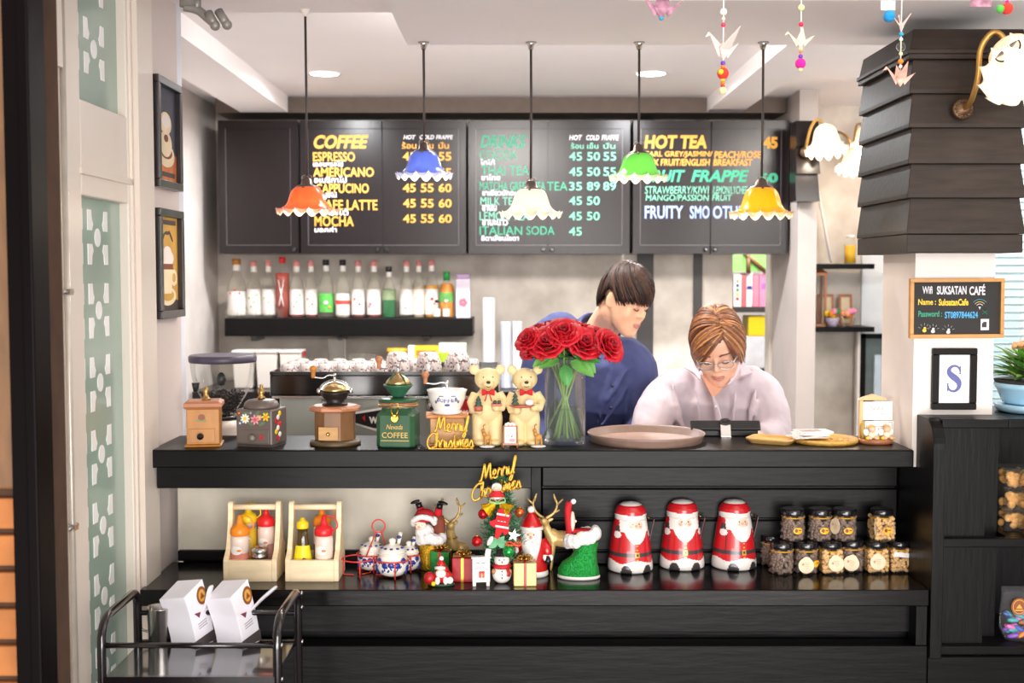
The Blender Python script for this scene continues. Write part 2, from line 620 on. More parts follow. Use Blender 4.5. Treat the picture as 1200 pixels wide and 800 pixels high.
# black post and brick wall nearest the camera
YP = 1.9
xp0, xp1 = W(6, 400, YP).x, W(60, 400, 1.97).x
BP = MB(mat('near_black_post_paint', '#0d0809', .4, var=.1, scale=5, spec=.05))
BP.b2(xp0 + .028, xp1, YP, YP + .07, 0, 2.25)
BP.b2(xp0, xp0 + .034, YP + .012, YP + .07, 0, 2.25)
struct(BP.build('trim_10', bevel=.003))
BRK = mat('orange_brick', '#b5713c', .8, var=.22, scale=9, bump=.4)
bb = MB(mat('brick_mortar', '#4a3222', .9, var=.2))
bb.b2(-1.25, xp0 + .012, 2.0, 2.12, 0, 2.25)
bb.use(BRK)
for r in range(18):
    z = .02 + r * .063
    for k in range(3):
        x1 = xp0 + .014 - k * .205 - (r % 2) * .1 + (.1 if k == 0 and r % 2 else 0)
        x0 = x1 - .195 + (0 if not (k == 0 and r % 2) else .1)
        bb.b2(x0, x1, 1.985, 2.05, z, z + .052)
bb.use(WALNUT)
bb.b2(-1.2, xp0 + .012, 1.975, 2.05, 1.16, 2.25)
struct(bb.build('wall_brick', bevel=.004))

# ---- right: white pillar with hood
PX0, PX1 = 1.011, W(1164, 420, 3.0).x
pm = MB(mat('pillar_white_paint', '#e8dfd8', .55, var=.02)).b2(PX0, PX1, 3.0, 3.26, ZC - .046, 2.09)
pm.b2(1.052, PX1, 3.0, 3.26, 0, ZC - .046)
struct(pm.build('pillar'))
# window behind on the right
wn = thing('window_1', '', '', (0, 0, 0))
del wn['label'], wn['category']
wn['kind'] = 'structure'
YW = 4.6
wx0 = W(1150, 300, YW).x
MB(mat('window_daylight_glass', '#a3c0c8', .1, emit=.15, ecol='#dff0f6', var=.05)).b2(wx0, wx0 + 1.1, YW + .02, YW + .03, .9, 2.2).build('pane', wn)
fr = MB(WHITE)
fr.b2(wx0 - .04, wx0 + .02, YW - .01, YW + .05, .85, 2.25)
fr.b2(wx0 + .16, wx0 + .185, YW - .01, YW + .05, .85, 2.25)
fr.b2(wx0 - .04, wx0 + 1.1, YW - .01, YW + .05, .85, .9)
fr.build('window_frame', wn)
bl = MB(mat('blind_slat', '#b9c9cc', .5, var=.02))
for i in range(42):
    z = .95 + i * .03
    bl.box((wx0 + .55, YW - .03, z), (1.06, .022, .002), (R(-28), 0, 0))
bl.build('blind', wn)
struct(MB(WHITE).b2(wx0 - .10, 3.6, YW + .05, YW + .1, 0, .9).build('wall_right'))
# narrow dark window seen left of the pillar
wd = thing('window_2', '', '', (0, 0, 0))
del wd['label'], wd['category']
wd['kind'] = 'structure'
Y2 = 6.25
a0, a1 = W(1008, 400, Y2).x, W(1075, 400, Y2).x
z0_, z1_ = W(1020, 520, Y2).z, W(1020, 391, Y2).z
MB(BLACK).b2(a0, a1, Y2, Y2 + .03, z1_ - .025, z1_).build('head', wd)
MB(BLACK).b2(a0, a0 + .03, Y2, Y2 + .03, z0_ - .3, z1_).build('jamb', wd)
MB(mat('window_grey_glass', '#66706f', .1, var=.1)).b2(a0 + .03, a1, Y2 + .012, Y2 + .018, z0_ - .3, z1_ - .025).build('pane', wd)
pp = MB(mat('pale_blue_curtain', '#c9d9e6', .7))
for i in range(3):
    pp.b2(a0 + .075 + i * .045, a0 + .11 + i * .045, Y2 - .012, Y2 + .01, z0_ - .3, z1_ - .11)
pp.build('curtain', wd)
MB(WHITE).b2(a0 - .014, a0, Y2 - .005, Y2 + .04, z0_ - .3, z1_ + .01).build('window_frame', wd)
struct(MB(mat('cool_white_wall', '#e6ebf0', .6, var=.02)).b2(W(1009, 400, 6.32).x, 3.4, 6.32, YB - .0005, 0, ZCEIL).build('wall_aisle'))

# ================================================================== COUNTER
XC0, XC1 = WX + .004, 1.0105
t = thing('bar_counter', 'long black stained wooden bar counter carrying the coffee mills and the tray', 'counter', (0, 3.1, 0))
t.location = (0, 0, 0)
MB(BLACK).b2(XC0 - .0, XC1, YC, 3.25, ZC - .046, ZC).build('countertop', t, bevel=.004)
xa = W(183, 560, 3.0).x
xm = W(622, 600, 3.12).x
MB(BLACK).b2(xa, xm, 3.005, 3.04, ZC - .102, ZC - .0465).build('apron', t, bevel=.002)
pl = MB(BLACK)
zz = ZC - .047
hts = [.068, .079, .079, .05]
for i, h in enumerate(hts):
    z1 = zz - .006
    z0 = max(z1 - h, ZS + .001)
    if z1 - z0 > .01:
        pl.b2(xm + .03, 1.0205, 3.135, 3.16, z0, z1)
    zz = z0
pl.b2(xm + .028, 1.0205, 3.15, 3.17, ZS + .001, ZC - .047)
pl.build('plank_front', t, bevel=.003)
MB(BLACKV).b2(xm, xm + .028, 3.125, 3.17, ZS + .001, ZC - .047).build('upright', t, bevel=.002)
MB(BLACK).b2(xm + .028, 1.0205, 3.118, 3.136, ZC - .066, ZC - .047).build('rail', t)
MB(mat('pale_concrete_panel', '#c9c2b2', .6, var=.15, scale=7, bump=.12)).b2(xa + .004, xm, 3.18, 3.22, ZS + .03, ZC - .047).build('concrete_panel', t)
MB(BLACK).b2(xa + .004, xm, 3.165, 3.22, ZS + .001, ZS + .03).build('skirting', t, bevel=.004)
MB(BLACK).b2(xa + .004, .99, 3.222, 3.245, .02, ZC - .047).build('back_panel', t)

t = thing('display_shelf', 'low black wooden display shelf under the bar counter carrying Christmas ornaments and jars', 'shelf', (0, 0, 0))
BX0 = 1.0215
XS0, XS1 = WX + .004, BX0 - .001
MB(BLACKG).b2(XS0, BX0 - .001, YS, 3.164, ZS - .041, ZS).build('shelf_board', t, bevel=.003)
zb = W(600, 757, YS).z
fp = MB(BLACK)
fp.b2(XS0 + .03, XS1, 2.935, 2.96, zb + .018, ZS - .0415)
fp.build('front_panel', t, bevel=.002)
MB(BLACK).b2(XS0 + .03, XS1, 2.962, 2.972, 0, ZS - .0415).build('backing_panel', t)
MB(BLACKV).b2(XS1 - .03, XS1 - .002, YS + .005, 2.944, zb, ZS - .0415).build('upright', t, bevel=.002)
MB(BLACK).b2(XS0 + .03, XS1, YS + .004, 2.944, 0, zb - .0005).build('plinth', t, bevel=.003)

t = thing('bookcase', 'black wooden bookcase with a rounded side panel beside the white pillar', 'bookcase', (0, 0, 0))
BX0 = 1.0215
ZT = W(1130, 491, 2.9).z
yf, yb = 2.872, 3.20
ZM, ZL = W(1130, 631, 2.9).z, W(1130, 757, 2.9).z
out = [(2.902, 0), (2.902, ZL - .023), (yf, ZL - .023), (yf, ZT - .07)]
for i in range(9):
    a = PI - PI / 2 * i / 8
    out.append((yf + .062 + .062 * math.cos(a), ZT - .07 + .07 * math.sin(a)))
out += [(2.998, ZT), (2.998, ZC - .047), (3.22, ZC - .047), (3.22, 0)]
MB(BLACKV).prism(out, BX0, BX0 + .029, 'yz').build('side_panel', t, bevel=.002)
xb = BX0 + .0295
XR = 1.75
MB(BLACK).b2(PX1 + .002, XR, 2.90, yb, ZT - .022, ZT).build('top_board', t, bevel=.002)
MB(BLACK).b2(xb, PX1 + .0015, 2.90, 2.998, ZT - .022, ZT).build('top_ledge', t, bevel=.002)
MB(BLACKV).b2(xb, xb + .118, 2.925, 2.94, ZL, ZT - .0225).build('fascia', t)
MB(BLACKV).b2(xb + .1185, PX1 + .012, 2.984, 2.9975, ZL, ZT - .0225).build('inner_panel', t)
MB(BLACKV).b2(PX1 + .0008, PX1 + .012, 2.998, yb - .0201, ZL, ZT - .0225).build('inner_panel', t)
MB(BLACK).b2(xb, XR, 2.90, 2.924, ZM - .022, ZM).build('middle_shelf_edge', t, bevel=.002)
MB(BLACK).b2(PX1 + .013, XR, 2.9245, yb - .02, ZM - .02, ZM).build('middle_shelf', t)
MB(BLACK).b2(xb, XR, 2.90, yb - .02, ZL - .022, ZL).build('bottom_shelf', t, bevel=.002)
MB(BLACKV).b2(PX1 + .01, XR, yb - .0195, yb, 0, ZT - .023).build('back_panel', t)
MB(BLACK).b2(BX0, XR, 2.883, 2.90, 0, ZL - .0225).build('plinth', t)
MB(BLACKV).b2(XR + .0005, XR + .03, 2.883, yb, 0, ZT).build('side_panel', t, bevel=.002)

# ================================================================== HOOD
t = thing('slatted_hood', 'black hood of overlapping wooden slats boxed around the top of the white pillar', 'hood', (0, 0, 0))
hx0, hx1, hy0, hy1 = .962, 1.226, 2.9, 3.31
edges = [34, 70, 110, 150, 192, 232, 274]
for i in range(6):
    zt_, zb_ = W(1064, edges[i], hy0).z, W(1064, edges[i + 1], hy0).z
    if i == 0:
        zt_ = min(zt_, 2.157)
    tl, bo = .0, .010 + (.004 if i == 0 else 0)
    s_ = MB(HOODW)
    A = [(hx0 - tl, hy0 - tl), (hx1 + tl, hy0 - tl), (hx1 + tl, hy1), (hx0 - tl, hy1)]
    B = [(hx0 - bo, hy0 - bo), (hx1 + bo, hy0 - bo), (hx1 + bo, hy1), (hx0 - bo, hy1)]
    s_.loft([[Vector((a, b, zb_)) for a, b in B], [Vector((a, b, zb_ + .010)) for a, b in B], [Vector((a, b, zt_)) for a, b in A]], smooth=False)
    if i == 0:
        s_.b2(hx0 - .018, hx1 + .018, hy0 - .018, hy1, zb_ + .012, zb_ + .022)
    s_.build('slat_course', t, bevel=.0015)
s_ = MB(HOODW)
zt_, zb_ = W(1064, 274, hy0).z - .001, W(1064, 296, hy0).z
s_.b2(hx0 - .008, hx1 + .008, hy0 - .006, hy1, zb_, zt_)
s_.build('bottom_band', t, bevel=.002)
# smaller one on the column behind
t = thing('slatted_hood', 'smaller dark slatted hood high on the grey column behind the orange pendant lamp', 'hood', (0, 0, 0))
gx0, gx1 = W(931, 200, 5.7).x, W(957, 200, 5.7).x
for i, (a, b) in enumerate(((142, 172), (172, 204), (204, 236))):
    zt_, zb_ = W(940, a, 5.7).z, W(940, b, 5.7).z
    s_ = MB(CABW)
    s_.loft([[Vector(p) for p in ((gx0, 5.66, zb_), (gx1 + .008, 5.66, zb_), (gx1 + .008, 5.799, zb_), (gx0, 5.799, zb_))],
             [Vector(p) for p in ((gx0, 5.68, zt_), (gx1, 5.68, zt_), (gx1, 5.799, zt_), (gx0, 5.799, zt_))]], smooth=False)
    s_.build('slat_course', t)
# ================================================================== WALL CABINETS WITH MENUS
YK = 5.95
kx = lambda px: W(px, 220, YK).x
kz = lambda py: W(600, py, YK).z
YELT = mat('yellow_chalk_paint', '#dd9a34', .6, var=.05, emit=0)
WHT = mat('white_chalk_paint', '#d9d5dc', .6, var=.03)
GRT = mat('green_chalk_paint', '#2f9a76', .6, var=.08)
PGT = mat('pale_green_chalk_paint', '#6ab398', .6, var=.08)
BLT = mat('blue_chalk_paint', '#8fa3e0', .6, var=.06)
def cabinet(x0, x1, splits, label, lines):
    t = thing('wall_cabinet', label, 'cabinet', (0, 0, 0), group='dark menu cabinets on the back wall')
    X0, X1 = kx(x0) + .002, kx(x1) - .002
    z0, z1 = kz(297), kz(141)
    MB(CABW).b2(X0, X1, YK + .021, YB - .001, z0, z1).build('body', t, bevel=.003)
    xs = [x0] + splits + [x1]
    doors = []
    for i in range(len(xs) - 1):
        a, b = kx(xs[i]) + .004, kx(xs[i + 1]) - .004
        d = MB(CABW)
        fr_ = .035
        if len(xs) == 2:
            la, lb = a + fr_, b - fr_
        else:
            la, lb = (a + fr_, b) if i == 0 else (a, b - fr_)
        d.b2(a, b, YK + .008, YK + .02, z0, z1)
        d.b2(a, b, YK, YK + .008, z1 - .04, z1)
        d.b2(a, b, YK, YK + .008, z0, z0 + .04)
        if la > a:
            d.b2(a, la, YK, YK + .008, z0 + .04, z1 - .04)
        if lb < b:
            d.b2(lb, b, YK, YK + .008, z0 + .04, z1 - .04)
        dd = d.build('door', t)
        bead = MB(mat('worn_bead_edge', '#4e484b', .3, var=.2))
        e = .0018
        bead.b2(la, lb, YK + .0035, YK + .008, z0 + .04, z0 + .04 + 2 * e)
        if la > a:
            bead.b2(la, la + 2 * e, YK + .0035, YK + .008, z0 + .04, z1 - .04)
        if lb < b:
            bead.b2(lb - 2 * e, lb, YK + .0035, YK + .008, z0 + .04, z1 - .04)
        bead.build('bead', dd)
        kxp = b - .018 if (i == 0 and len(xs) > 2) else a + .018
        if len(xs) == 2:
            kxp = b - .018
        MB(BLKMET).lathe([(.006, 0), (.006, .008), (.012, .014), (.012, .02), (.006, .026)], (kxp, YK, z0 + .02), 14, (R(90), 0, 0)).build('knob', dd)
        doors.append(dd)
    for (s, a, b, c, d, m, sh, bold) in lines:
        k = 0 if len(splits) == 0 or (a + b) / 2 < splits[0] else 1
        q = MB(m)
        put_text(q, s, kx(a), kx(b), kz(d), kz(c), YK + .0062, bold, sh)
        q.build('lettering', doors[k])
    return t
Y_, W_, G_, P_, B_ = YELT, WHT, GRT, PGT, BLT
cabinet(255, 350, [], 'dark wall cabinet with a plain blank door at the end above the syrup bottles', [])
cof = [('COFFEE', 368, 432, 158, 174, Y_, .25, .035), ('ESPRESSO', 367, 416, 178, 189, Y_, .0, .015), ('AMERICANO', 367, 438, 196, 207, Y_, 0, .015),
       ('CAPPUCINO', 370, 432, 215, 226, Y_, 0, .015), ('CAFE LATTE', 372, 442, 234, 246, Y_, 0, .015), ('MOCHA', 368, 414, 253, 265, Y_, 0, .015),
       ('เอสเพรสโซ่', 367, 402, 188, 195, W_, 0, .02), ('อเมริกาโน่', 368, 406, 206, 214, W_, 0, .02), ('คาปูชิโน่', 371, 394, 225, 233, W_, 0, .02),
       ('ลาเต้', 384, 408, 244, 252, W_, 0, .02), ('มอคค่า', 368, 394, 265, 272, W_, 0, .02),
       ('HOT', 473, 487, 158, 163, W_, .2, .02), ('COLD', 492, 509, 158, 163, W_, .2, .02), ('FRAPPE', 511, 531, 158, 163, W_, .2, .02),
       ('ร้อน', 471, 488, 166, 174, Y_, 0, .01), ('เย็น', 494, 508, 166, 174, Y_, 0, .01), ('ปั่น', 514, 526, 166, 174, Y_, 0, .01)]
for (a, b, y) in (('50', '55', 178), ('50', '55', 197), ('55', '60', 215), ('55', '60', 233), ('55', '60', 251)):
    cof += [('45', 472, 487, y, y + 10, Y_, 0, .015), (a, 493, 508, y, y + 10, Y_, 0, .015), (b, 514, 529, y, y + 10, Y_, 0, .015)]
cabinet(351, 547, [448], 'dark wall cabinet with the yellow COFFEE menu on its doors', cof)
dri = [('DRINKS', 563, 616, 158, 173, G_, .25, .02), ('COCOA', 562, 606, 176, 187, G_, 0, .0), ('THAI TEA', 564, 620, 194, 205, G_, 0, .0),
       ('MATCHA GREEN TEA', 562, 639, 213, 223, G_, 0, .0), ('TEA', 641, 665, 213, 223, G_, 0, 0), ('MILK TEA', 563, 608, 231, 240, P_, 0, .0), ('LEMON TEA', 562, 620, 248, 258, P_, 0, .0),
       ('ITALIAN', 562, 612, 265, 275, G_, 0, .0), ('SODA', 617, 650, 265, 275, G_, 0, .0),
       ('โกโก้', 563, 580, 186, 193, W_, 0, .02), ('ชาไทย', 564, 586, 204, 211, W_, 0, .02), ('ชาเขียวมัทฉะ', 565, 605, 222, 229, W_, 0, .02),
       ('ชานม', 565, 582, 240, 247, W_, 0, .02), ('ชามะนาว', 565, 595, 257, 264, W_, 0, .02), ('อิตาเลียนโซดา', 564, 608, 275, 282, W_, 0, .02),
       ('HOT', 667, 682, 158, 164, W_, .2, .02), ('COLD', 687, 702, 158, 164, W_, .2, .02), ('FRAPPE', 705, 725, 158, 164, W_, .2, .02),
       ('ร้อน', 669, 684, 167, 174, P_, 0, .01), ('เย็น', 688, 701, 167, 174, P_, 0, .01), ('ปั่น', 707, 721, 167, 174, P_, 0, .01)]
for row, y in ((('45', '50', '55'), 178), (('45', '50', '55'), 196), (('35', '89', '89'), 213), (('45', '50'), 230), (('45', '50'), 248), (('45',), 266)):
    for n, x in zip(row, (667, 688, 707)):
        dri.append((n, x, x + 15, y, y + 10, P_, 0, .01))
cabinet(548, 739, [642], 'dark wall cabinet with the green DRINKS menu on its doors', dri)
tea = [('HOT TEA', 755, 828, 158, 174, Y_, .12, .04), ('45', 894, 911, 160, 174, Y_, 0, .05), ('EARL GREY/JASMIN/', 756, 835, 177, 185, Y_, .1, .02), ('PEACH/ROSE', 837, 892, 177, 185, Y_, .1, .02),
       ('MIX FRUIT/ENGLISH', 757, 832, 186, 194, Y_, .1, .02), ('BREAKFAST', 836, 882, 186, 194, Y_, .1, .02),
       ('FRUIT', 756, 803, 199, 213, G_, .25, .03), ('FRAPPE', 810, 878, 199, 213, G_, .25, .03), ('60', 890, 912, 202, 214, G_, 0, .05),
       ('STRAWBERRY/KIWI', 756, 831, 218, 227, P_, .1, .0), ('/LEMON/LYCHEE', 835, 876, 218, 227, P_, .1, .0), ('MANGO/PASSION', 757, 831, 228, 235, P_, .1, .0), ('FRUIT', 835, 858, 228, 235, P_, .1, .0),
       ('FRUITY', 756, 801, 241, 256, B_, 0, .02), ('SMO', 809, 832, 241, 256, B_, 0, .02), ('OTHIE', 836, 876, 241, 256, B_, 0, .02)]
cabinet(741, 925, [833], 'dark wall cabinet with the HOT TEA and FRUIT FRAPPE menu on its doors', tea)
# ================================================================== LAMPS
def shade_mat(name, col, tr=.45):
    if name in MATS:
        return MATS[name]
    m = bpy.data.materials.new(name)
    m.use_nodes = True
    nt = m.node_tree
    p = nt.nodes['Principled BSDF']
    out = [n for n in nt.nodes if n.type == 'OUTPUT_MATERIAL'][0]
    nz = nt.nodes.new('ShaderNodeTexNoise')
    nz.inputs['Scale'].default_value = 25
    mx = nt.nodes.new('ShaderNodeMixRGB')
    c = lin(col)
    mx.inputs[1].default_value = (*[x * .92 for x in c], 1)
    mx.inputs[2].default_value = (*[min(1, x * 1.05) for x in c], 1)
    nt.links.new(nz.outputs['Fac'], mx.inputs['Fac'])
    nt.links.new(mx.outputs[0], p.inputs['Base Color'])
    p.inputs['Roughness'].default_value = .18
    p.inputs['Coat Weight'].default_value = .4
    t = nt.nodes.new('ShaderNodeBsdfTranslucent')
    nt.links.new(mx.outputs[0], t.inputs['Color'])
    ms = nt.nodes.new('ShaderNodeMixShader')
    ms.inputs['Fac'].default_value = tr
    nt.links.new(p.outputs[0], ms.inputs[1])
    nt.links.new(t.outputs[0], ms.inputs[2])
    nt.links.new(ms.outputs[0], out.inputs['Surface'])
    MATS[name] = m
    return m
MILK = shade_mat('milky_ruffle_glass', '#f7ecdf', .4)
def ruffle_shade(mtop, mrim, R0, H, lobes=14):
    """bell shade with a ruffled rim; hangs down from z=0"""
    prof = [(.34, 0), (.42, -.05), (.50, -.14), (.55, -.26), (.585, -.38), (.625, -.49), (.69, -.58), (.78, -.66), (.88, -.72), (.96, -.76), (1.0, -.77)]
    sg = lobes * 8
    def wave(k, a, r, z):
        t = max(0, (k - 6) / 4.0)
        w = 1 - 2 * abs(math.sin(lobes * a / 2)) ** .8
        return r * (1 + .03 * t * w), z + (.105 * t * t * w) * H
    m = MB(mtop)
    pr = [(a * R0, b * H) for a, b in prof]
    n1 = 8
    m.lathe(pr[:n1 + 1], seg=sg, capb=False, capt=False, wave=wave)
    m.use(mrim)
    m.lathe(pr[n1:], seg=sg, capb=False, capt=False, wave=lambda k, a, r, z: wave(k + n1, a, r, z))
    m.use(MILK)
    m.lathe([(a * .965, b - .002) for a, b in pr], seg=sg, capb=False, capt=False, wave=wave)
    return m
BULBM = mat('lit_bulb', '#fff2da', .4, emit=3, ecol='#ffe6bf', var=.01)
def pendant(px, w, yt, yb, ztop, Y, ctop, crim, label, tr):
    c = W(px, yb, Y)
    Rr = w / 2 * u(Y)
    H = (yb - yt) * u(Y) * 1.0
    zt_ = c.z + H
    t = thing('pendant_lamp', label, 'pendant lamp', (c.x, Y, 0), group='ruffled glass pendant lamps over the bar')
    MB(mat('brown_flex', '#3a2d2a', .5)).tube([(0, 0, ztop), (.001, 0, (ztop + zt_) / 2), (0, 0, zt_ + .03)], .0035, 8).build('cord', t)
    MB(WHITE if ztop > 2.2 else STEEL).lathe([(.006, 0), (.010, .012), (.016, .02)], (0, 0, ztop - .02), 20).build('ceiling_rose', t)
    g = MB(mat('dark_nickel', '#7d6f68', .25, 1., var=.1))
    g.lathe([(.38 * Rr, .0), (.34 * Rr, .006), (.2 * Rr, .010), (.16 * Rr, .024), (.08 * Rr, .030)], (0, 0, zt_ - .004), 24)
    for s_ in (-1, 1):
        g.ring((s_ * .006, 0, zt_ + .024), .0075, .0018, 14, 6, (R(90), 0, 0))
    for k in range(3):
        a = 2 * PI * k / 3 + .4
        g.ell((.40 * Rr * math.cos(a), .40 * Rr * math.sin(a), zt_ - .004), .004, seg=8, rings=6)
    g.build('gallery', t)
    m = ruffle_shade(shade_mat('shade_' + ctop[1:], ctop, tr), shade_mat('rim_' + crim[1:], crim, .45), Rr, H)
    o = m.build('lamp_shade', t, loc=(0, 0, zt_))
    MB(BULBM).lathe([(.008, 0), (.010, -.012), (.019, -.03), (.021, -.042), (.014, -.056), (.0, -.06)], (0, 0, zt_ - .004), 16, capt=False).build('bulb', t)
    l = lamp('pendant_glow', 'POINT', (c.x, Y, zt_ - .075), .7, (1, .86, .68), size=.02)
YPN = 3.36
pendant(360, 72, 219, 256, 2.25, YPN, '#f0703a', '#f6c4aa', 'orange red ruffled glass pendant lamp hanging before the blank cabinet door', .3)
pendant(497, 66, 178, 214, 2.16, YPN, '#5a76e6', '#c3ccf4', 'blue ruffled glass pendant lamp hanging before the COFFEE menu', .3)
pendant(622, 72, 222, 260, 2.16, YPN, '#fbf3e6', '#f6e6d4', 'milk white ruffled glass pendant lamp before the DRINKS menu', .45)
pendant(748, 68, 180, 217, 2.16, YPN, '#6cd056', '#ddf2cf', 'green ruffled glass pendant lamp beside the HOT TEA menu', .3)
pendant(892, 74, 220, 261, 2.16, YPN, '#f9ae18', '#f8dcae', 'amber yellow ruffled glass pendant lamp beside the grey column', .4)
DLM = mat('downlight_disc', '#ffffff', .4, emit=9, var=.01)
for px, lb in ((380, 'round recessed downlight in the ceiling behind the orange red pendant'), (763, 'round recessed downlight in the ceiling behind the green pendant')):
    c = onz(px, 86, ZCEIL)
    t = thing('downlight', lb, 'ceiling light', (c.x, c.y, ZCEIL), group='recessed downlights')
    MB(WHITE).lathe([(.062, -.001), (.072, -.006), (.076, -.001)], seg=32, capb=False, capt=False).build('trim_ring', t)
    MB(DLM).lathe([(.0, -.003), (.061, -.003)], seg=32, capb=False, capt=False).build('diffuser', t)
    lamp('downlight_beam', 'SPOT', (c.x, c.y, ZCEIL - .02), 72, (.97, .98, 1), size=.06, angle=R(178))

def sconce(px, py, Y, arm, shade_c, Rr, H, tilt, label, name_grp=None):
    """arm: list of world points; shade hung from its end"""
    base = arm[0]
    t = thing('wall_lamp', label, 'wall lamp', tuple(base), group=name_grp)
    b0 = Vector(base)
    pl_ = MB(BRONZE).lathe([(.026, 0), (.026, .004), (.021, .007), (.014, .009), (.008, .016)], (0, 0, 0), 28, (R(90), 0, 0))
    for k in range(14):
        a = 2 * PI * k / 14
        pl_.ell((.0175 * math.cos(a), -.007, .0175 * math.sin(a)), .0035, seg=8, rings=6)
    pl_.build('backplate', t)
    pts = smooth_pts([Vector(p) - b0 for p in arm], 8)
    MB(mat('golden_brass_arm', '#c59a55', .3, .8, var=.1)).tube(pts, .0068, 12).build('arm', t)
    e = Vector(arm[-1]) - b0
    MB(CHROME).lathe([(.30 * Rr, .001), (.30 * Rr, .004), (.16 * Rr, .012)], seg=20).build('gallery', t, loc=e, rot=tilt)
    ruffle_shade(MILK, MILK, Rr, H, 13).build('lamp_shade', t, loc=e, rot=tilt)
    MB(BULBM).lathe([(.009, -.004), (.012, -.02), (.027, -.045), (.029, -.058), (.02, -.074), (0, -.082)], seg=18, capt=False).build('bulb', t, loc=e, rot=tilt)
    off = Euler(tilt).to_matrix() @ Vector((0, 0, -.11))
    lamp('sconce_glow', 'POINT', b0 + e + off, 1.6 if b0.y > 4 else .6, (1, .82, .62), size=.02)
    return t
Yh = 2.885
arm = [W(1128, 128, Yh - .008), W(1138, 118, Yh - .06), W(1146, 90, Yh - .09), W(1149, 58, Yh - .10), W(1162, 39, Yh - .11), W(1174, 42, Yh - .12), W(1180, 58, Yh - .125)]
sconce(0, 0, 0, arm, None, .098, .10, (R(-48), R(-14), 0), 'brass wall lamp with a white ruffled shade on the big slatted hood')
Ya = 5.655
arm = [W(944, 178, Ya), W(946, 165, Ya - .05), W(951, 148, Ya - .08), W(958, 140, Ya - .1), W(967, 148, Ya - .11)]
sconce(0, 0, 0, arm, None, .098, .15, (R(-15), 0, 0), 'brass wall lamp with a white ruffled shade on the small hood of the grey column', 'wall lamps in the aisle')
arm = [W(952, 182, 6.34), W(968, 165, 6.2), W(980, 155, 6.1), W(992, 160, 6.0), W(1001, 178, 6.0)]
sconce(0, 0, 0, arm, None, .085, .12, (R(-15), R(10), 0), 'white ruffled wall lamp low on the concrete wall above the leaning white plank', 'wall lamps in the aisle')
arm = [W(1000, 180, 6.3), W(1003, 150, 6.2), W(1008, 145, 6.1), W(1014, 150, 6.0)]
sconce(0, 0, 0, arm, None, .085, .12, (R(-15), 0, 0), 'white ruffled wall lamp half hidden behind the big slatted hood', 'wall lamps in the aisle')

# pipe fitting under the front ceiling
t = thing('pipe_fitting', 'grey jointed electrical pipe fitting with two round ends under the ceiling', 'pipe fitting', (0, 0, 0))
GP = mat('grey_painted_pipe', '#8f8a86', .4, .3, var=.1)
Yp = 3.0
g = MB(GP)
g.tube([W(221, -20, Yp), W(221, 8, Yp)], .022, 16)
g.tube(smooth_pts([W(216, 8, Yp), W(232, 12, Yp), W(244, 22, Yp - .01), W(252, 28, Yp - .02)], 5), .011, 14)
g.tube([W(231, -2, Yp), W(231, 12, Yp)], .010, 12)
g.build('pipe', t)
for a, b in (((250, 20), (252, 30)), ((262, 18), (266, 29))):
    m = MB(GP).tube([W(a[0] - 6, a[1] - 5, Yp - .02), W(*b, Yp - .03)], .011, 14)
    m.ell(W(*b, Yp - .03), .0125)
    m.build('socket', t)
ce = MB(GP)
ce.b2(W(221, 0, Yp).x - .03, W(221, 0, Yp).x + .04, Yp - .03, Yp + .03, 2.238, 2.2498)
ce.build('ceiling_plate', t)

# framed prints on the pilaster
def frame_print(zb_, zt_, label, bgc, arts):
    t = thing('framed_print', label, 'picture', (WX, 0, 0), group='coffee prints on the pilaster')
    y0, y1, d, w_ = 3.05, 3.268, .0225, .020
    f = MB(mat('dark_frame_wood', '#221b1e', .3, var=.2, coat=.3))
    f.b2(.0005, d, y0, y1, zb_, zb_ + w_)
    f.b2(.0005, d, y0, y1, zt_ - w_, zt_)
    f.b2(.0005, d, y0, y0 + w_, zb_ + w_, zt_ - w_)
    f.b2(.0005, d, y1 - w_, y1, zb_ + w_, zt_ - w_)
    f.build('frame', t, bevel=.002)
    p = MB(bgc).b2(.001, .008, y0 + w_, y1 - w_, zb_ + w_, zt_ - w_)
    for m, out, dep in arts:
        p.use(m)
        p.prism([(y0 + w_ + a * (y1 - y0 - 2 * w_), zb_ + w_ + b * (zt_ - zb_ - 2 * w_)) for a, b in out], .0079, .0086 + dep, 'yz')
    p.build('print', t)
a1, b1 = zt(218, 3.05), zt(86, 3.05)
CRm = mat('print_cream', '#efdcb8', .6)
BRm = mat('print_brown', '#7c3f1c', .6)
ORm = mat('print_orange', '#c9702e', .6, var=.2, scale=30)
NVm = mat('print_night_blue', '#3a3a4a', .6, var=.2, scale=12)
OCm = mat('print_ochre', '#c99a3e', .6, var=.08, scale=20)
DKm = mat('print_ink', '#3a2a22', .6)
frame_print(a1, b1, 'framed print of a stacked coffee cup on a dark blue ground, the upper one', NVm,
            [(ORm, [(0, 0), (1, 0), (1, .30), (0, .34)], 0), (DKm, [(.1, .05), (.9, .05), (.9, .10), (.1, .10)], .0004), (CRm, ellip(.48, .28, .42, .13), .0003), (BRm, ellip(.48, .31, .3, .07), .0006),
             (CRm, ellip(.46, .40, .30, .14), .0009), (CRm, ellip(.46, .62, .28, .12), .0012), (WHITE, ellip(.46, .64, .22, .07), .0015), (BRm, ellip(.46, .46, .1, .04), .0018)])
a2, b2_ = zt(374, 3.05), zt(243, 3.05)
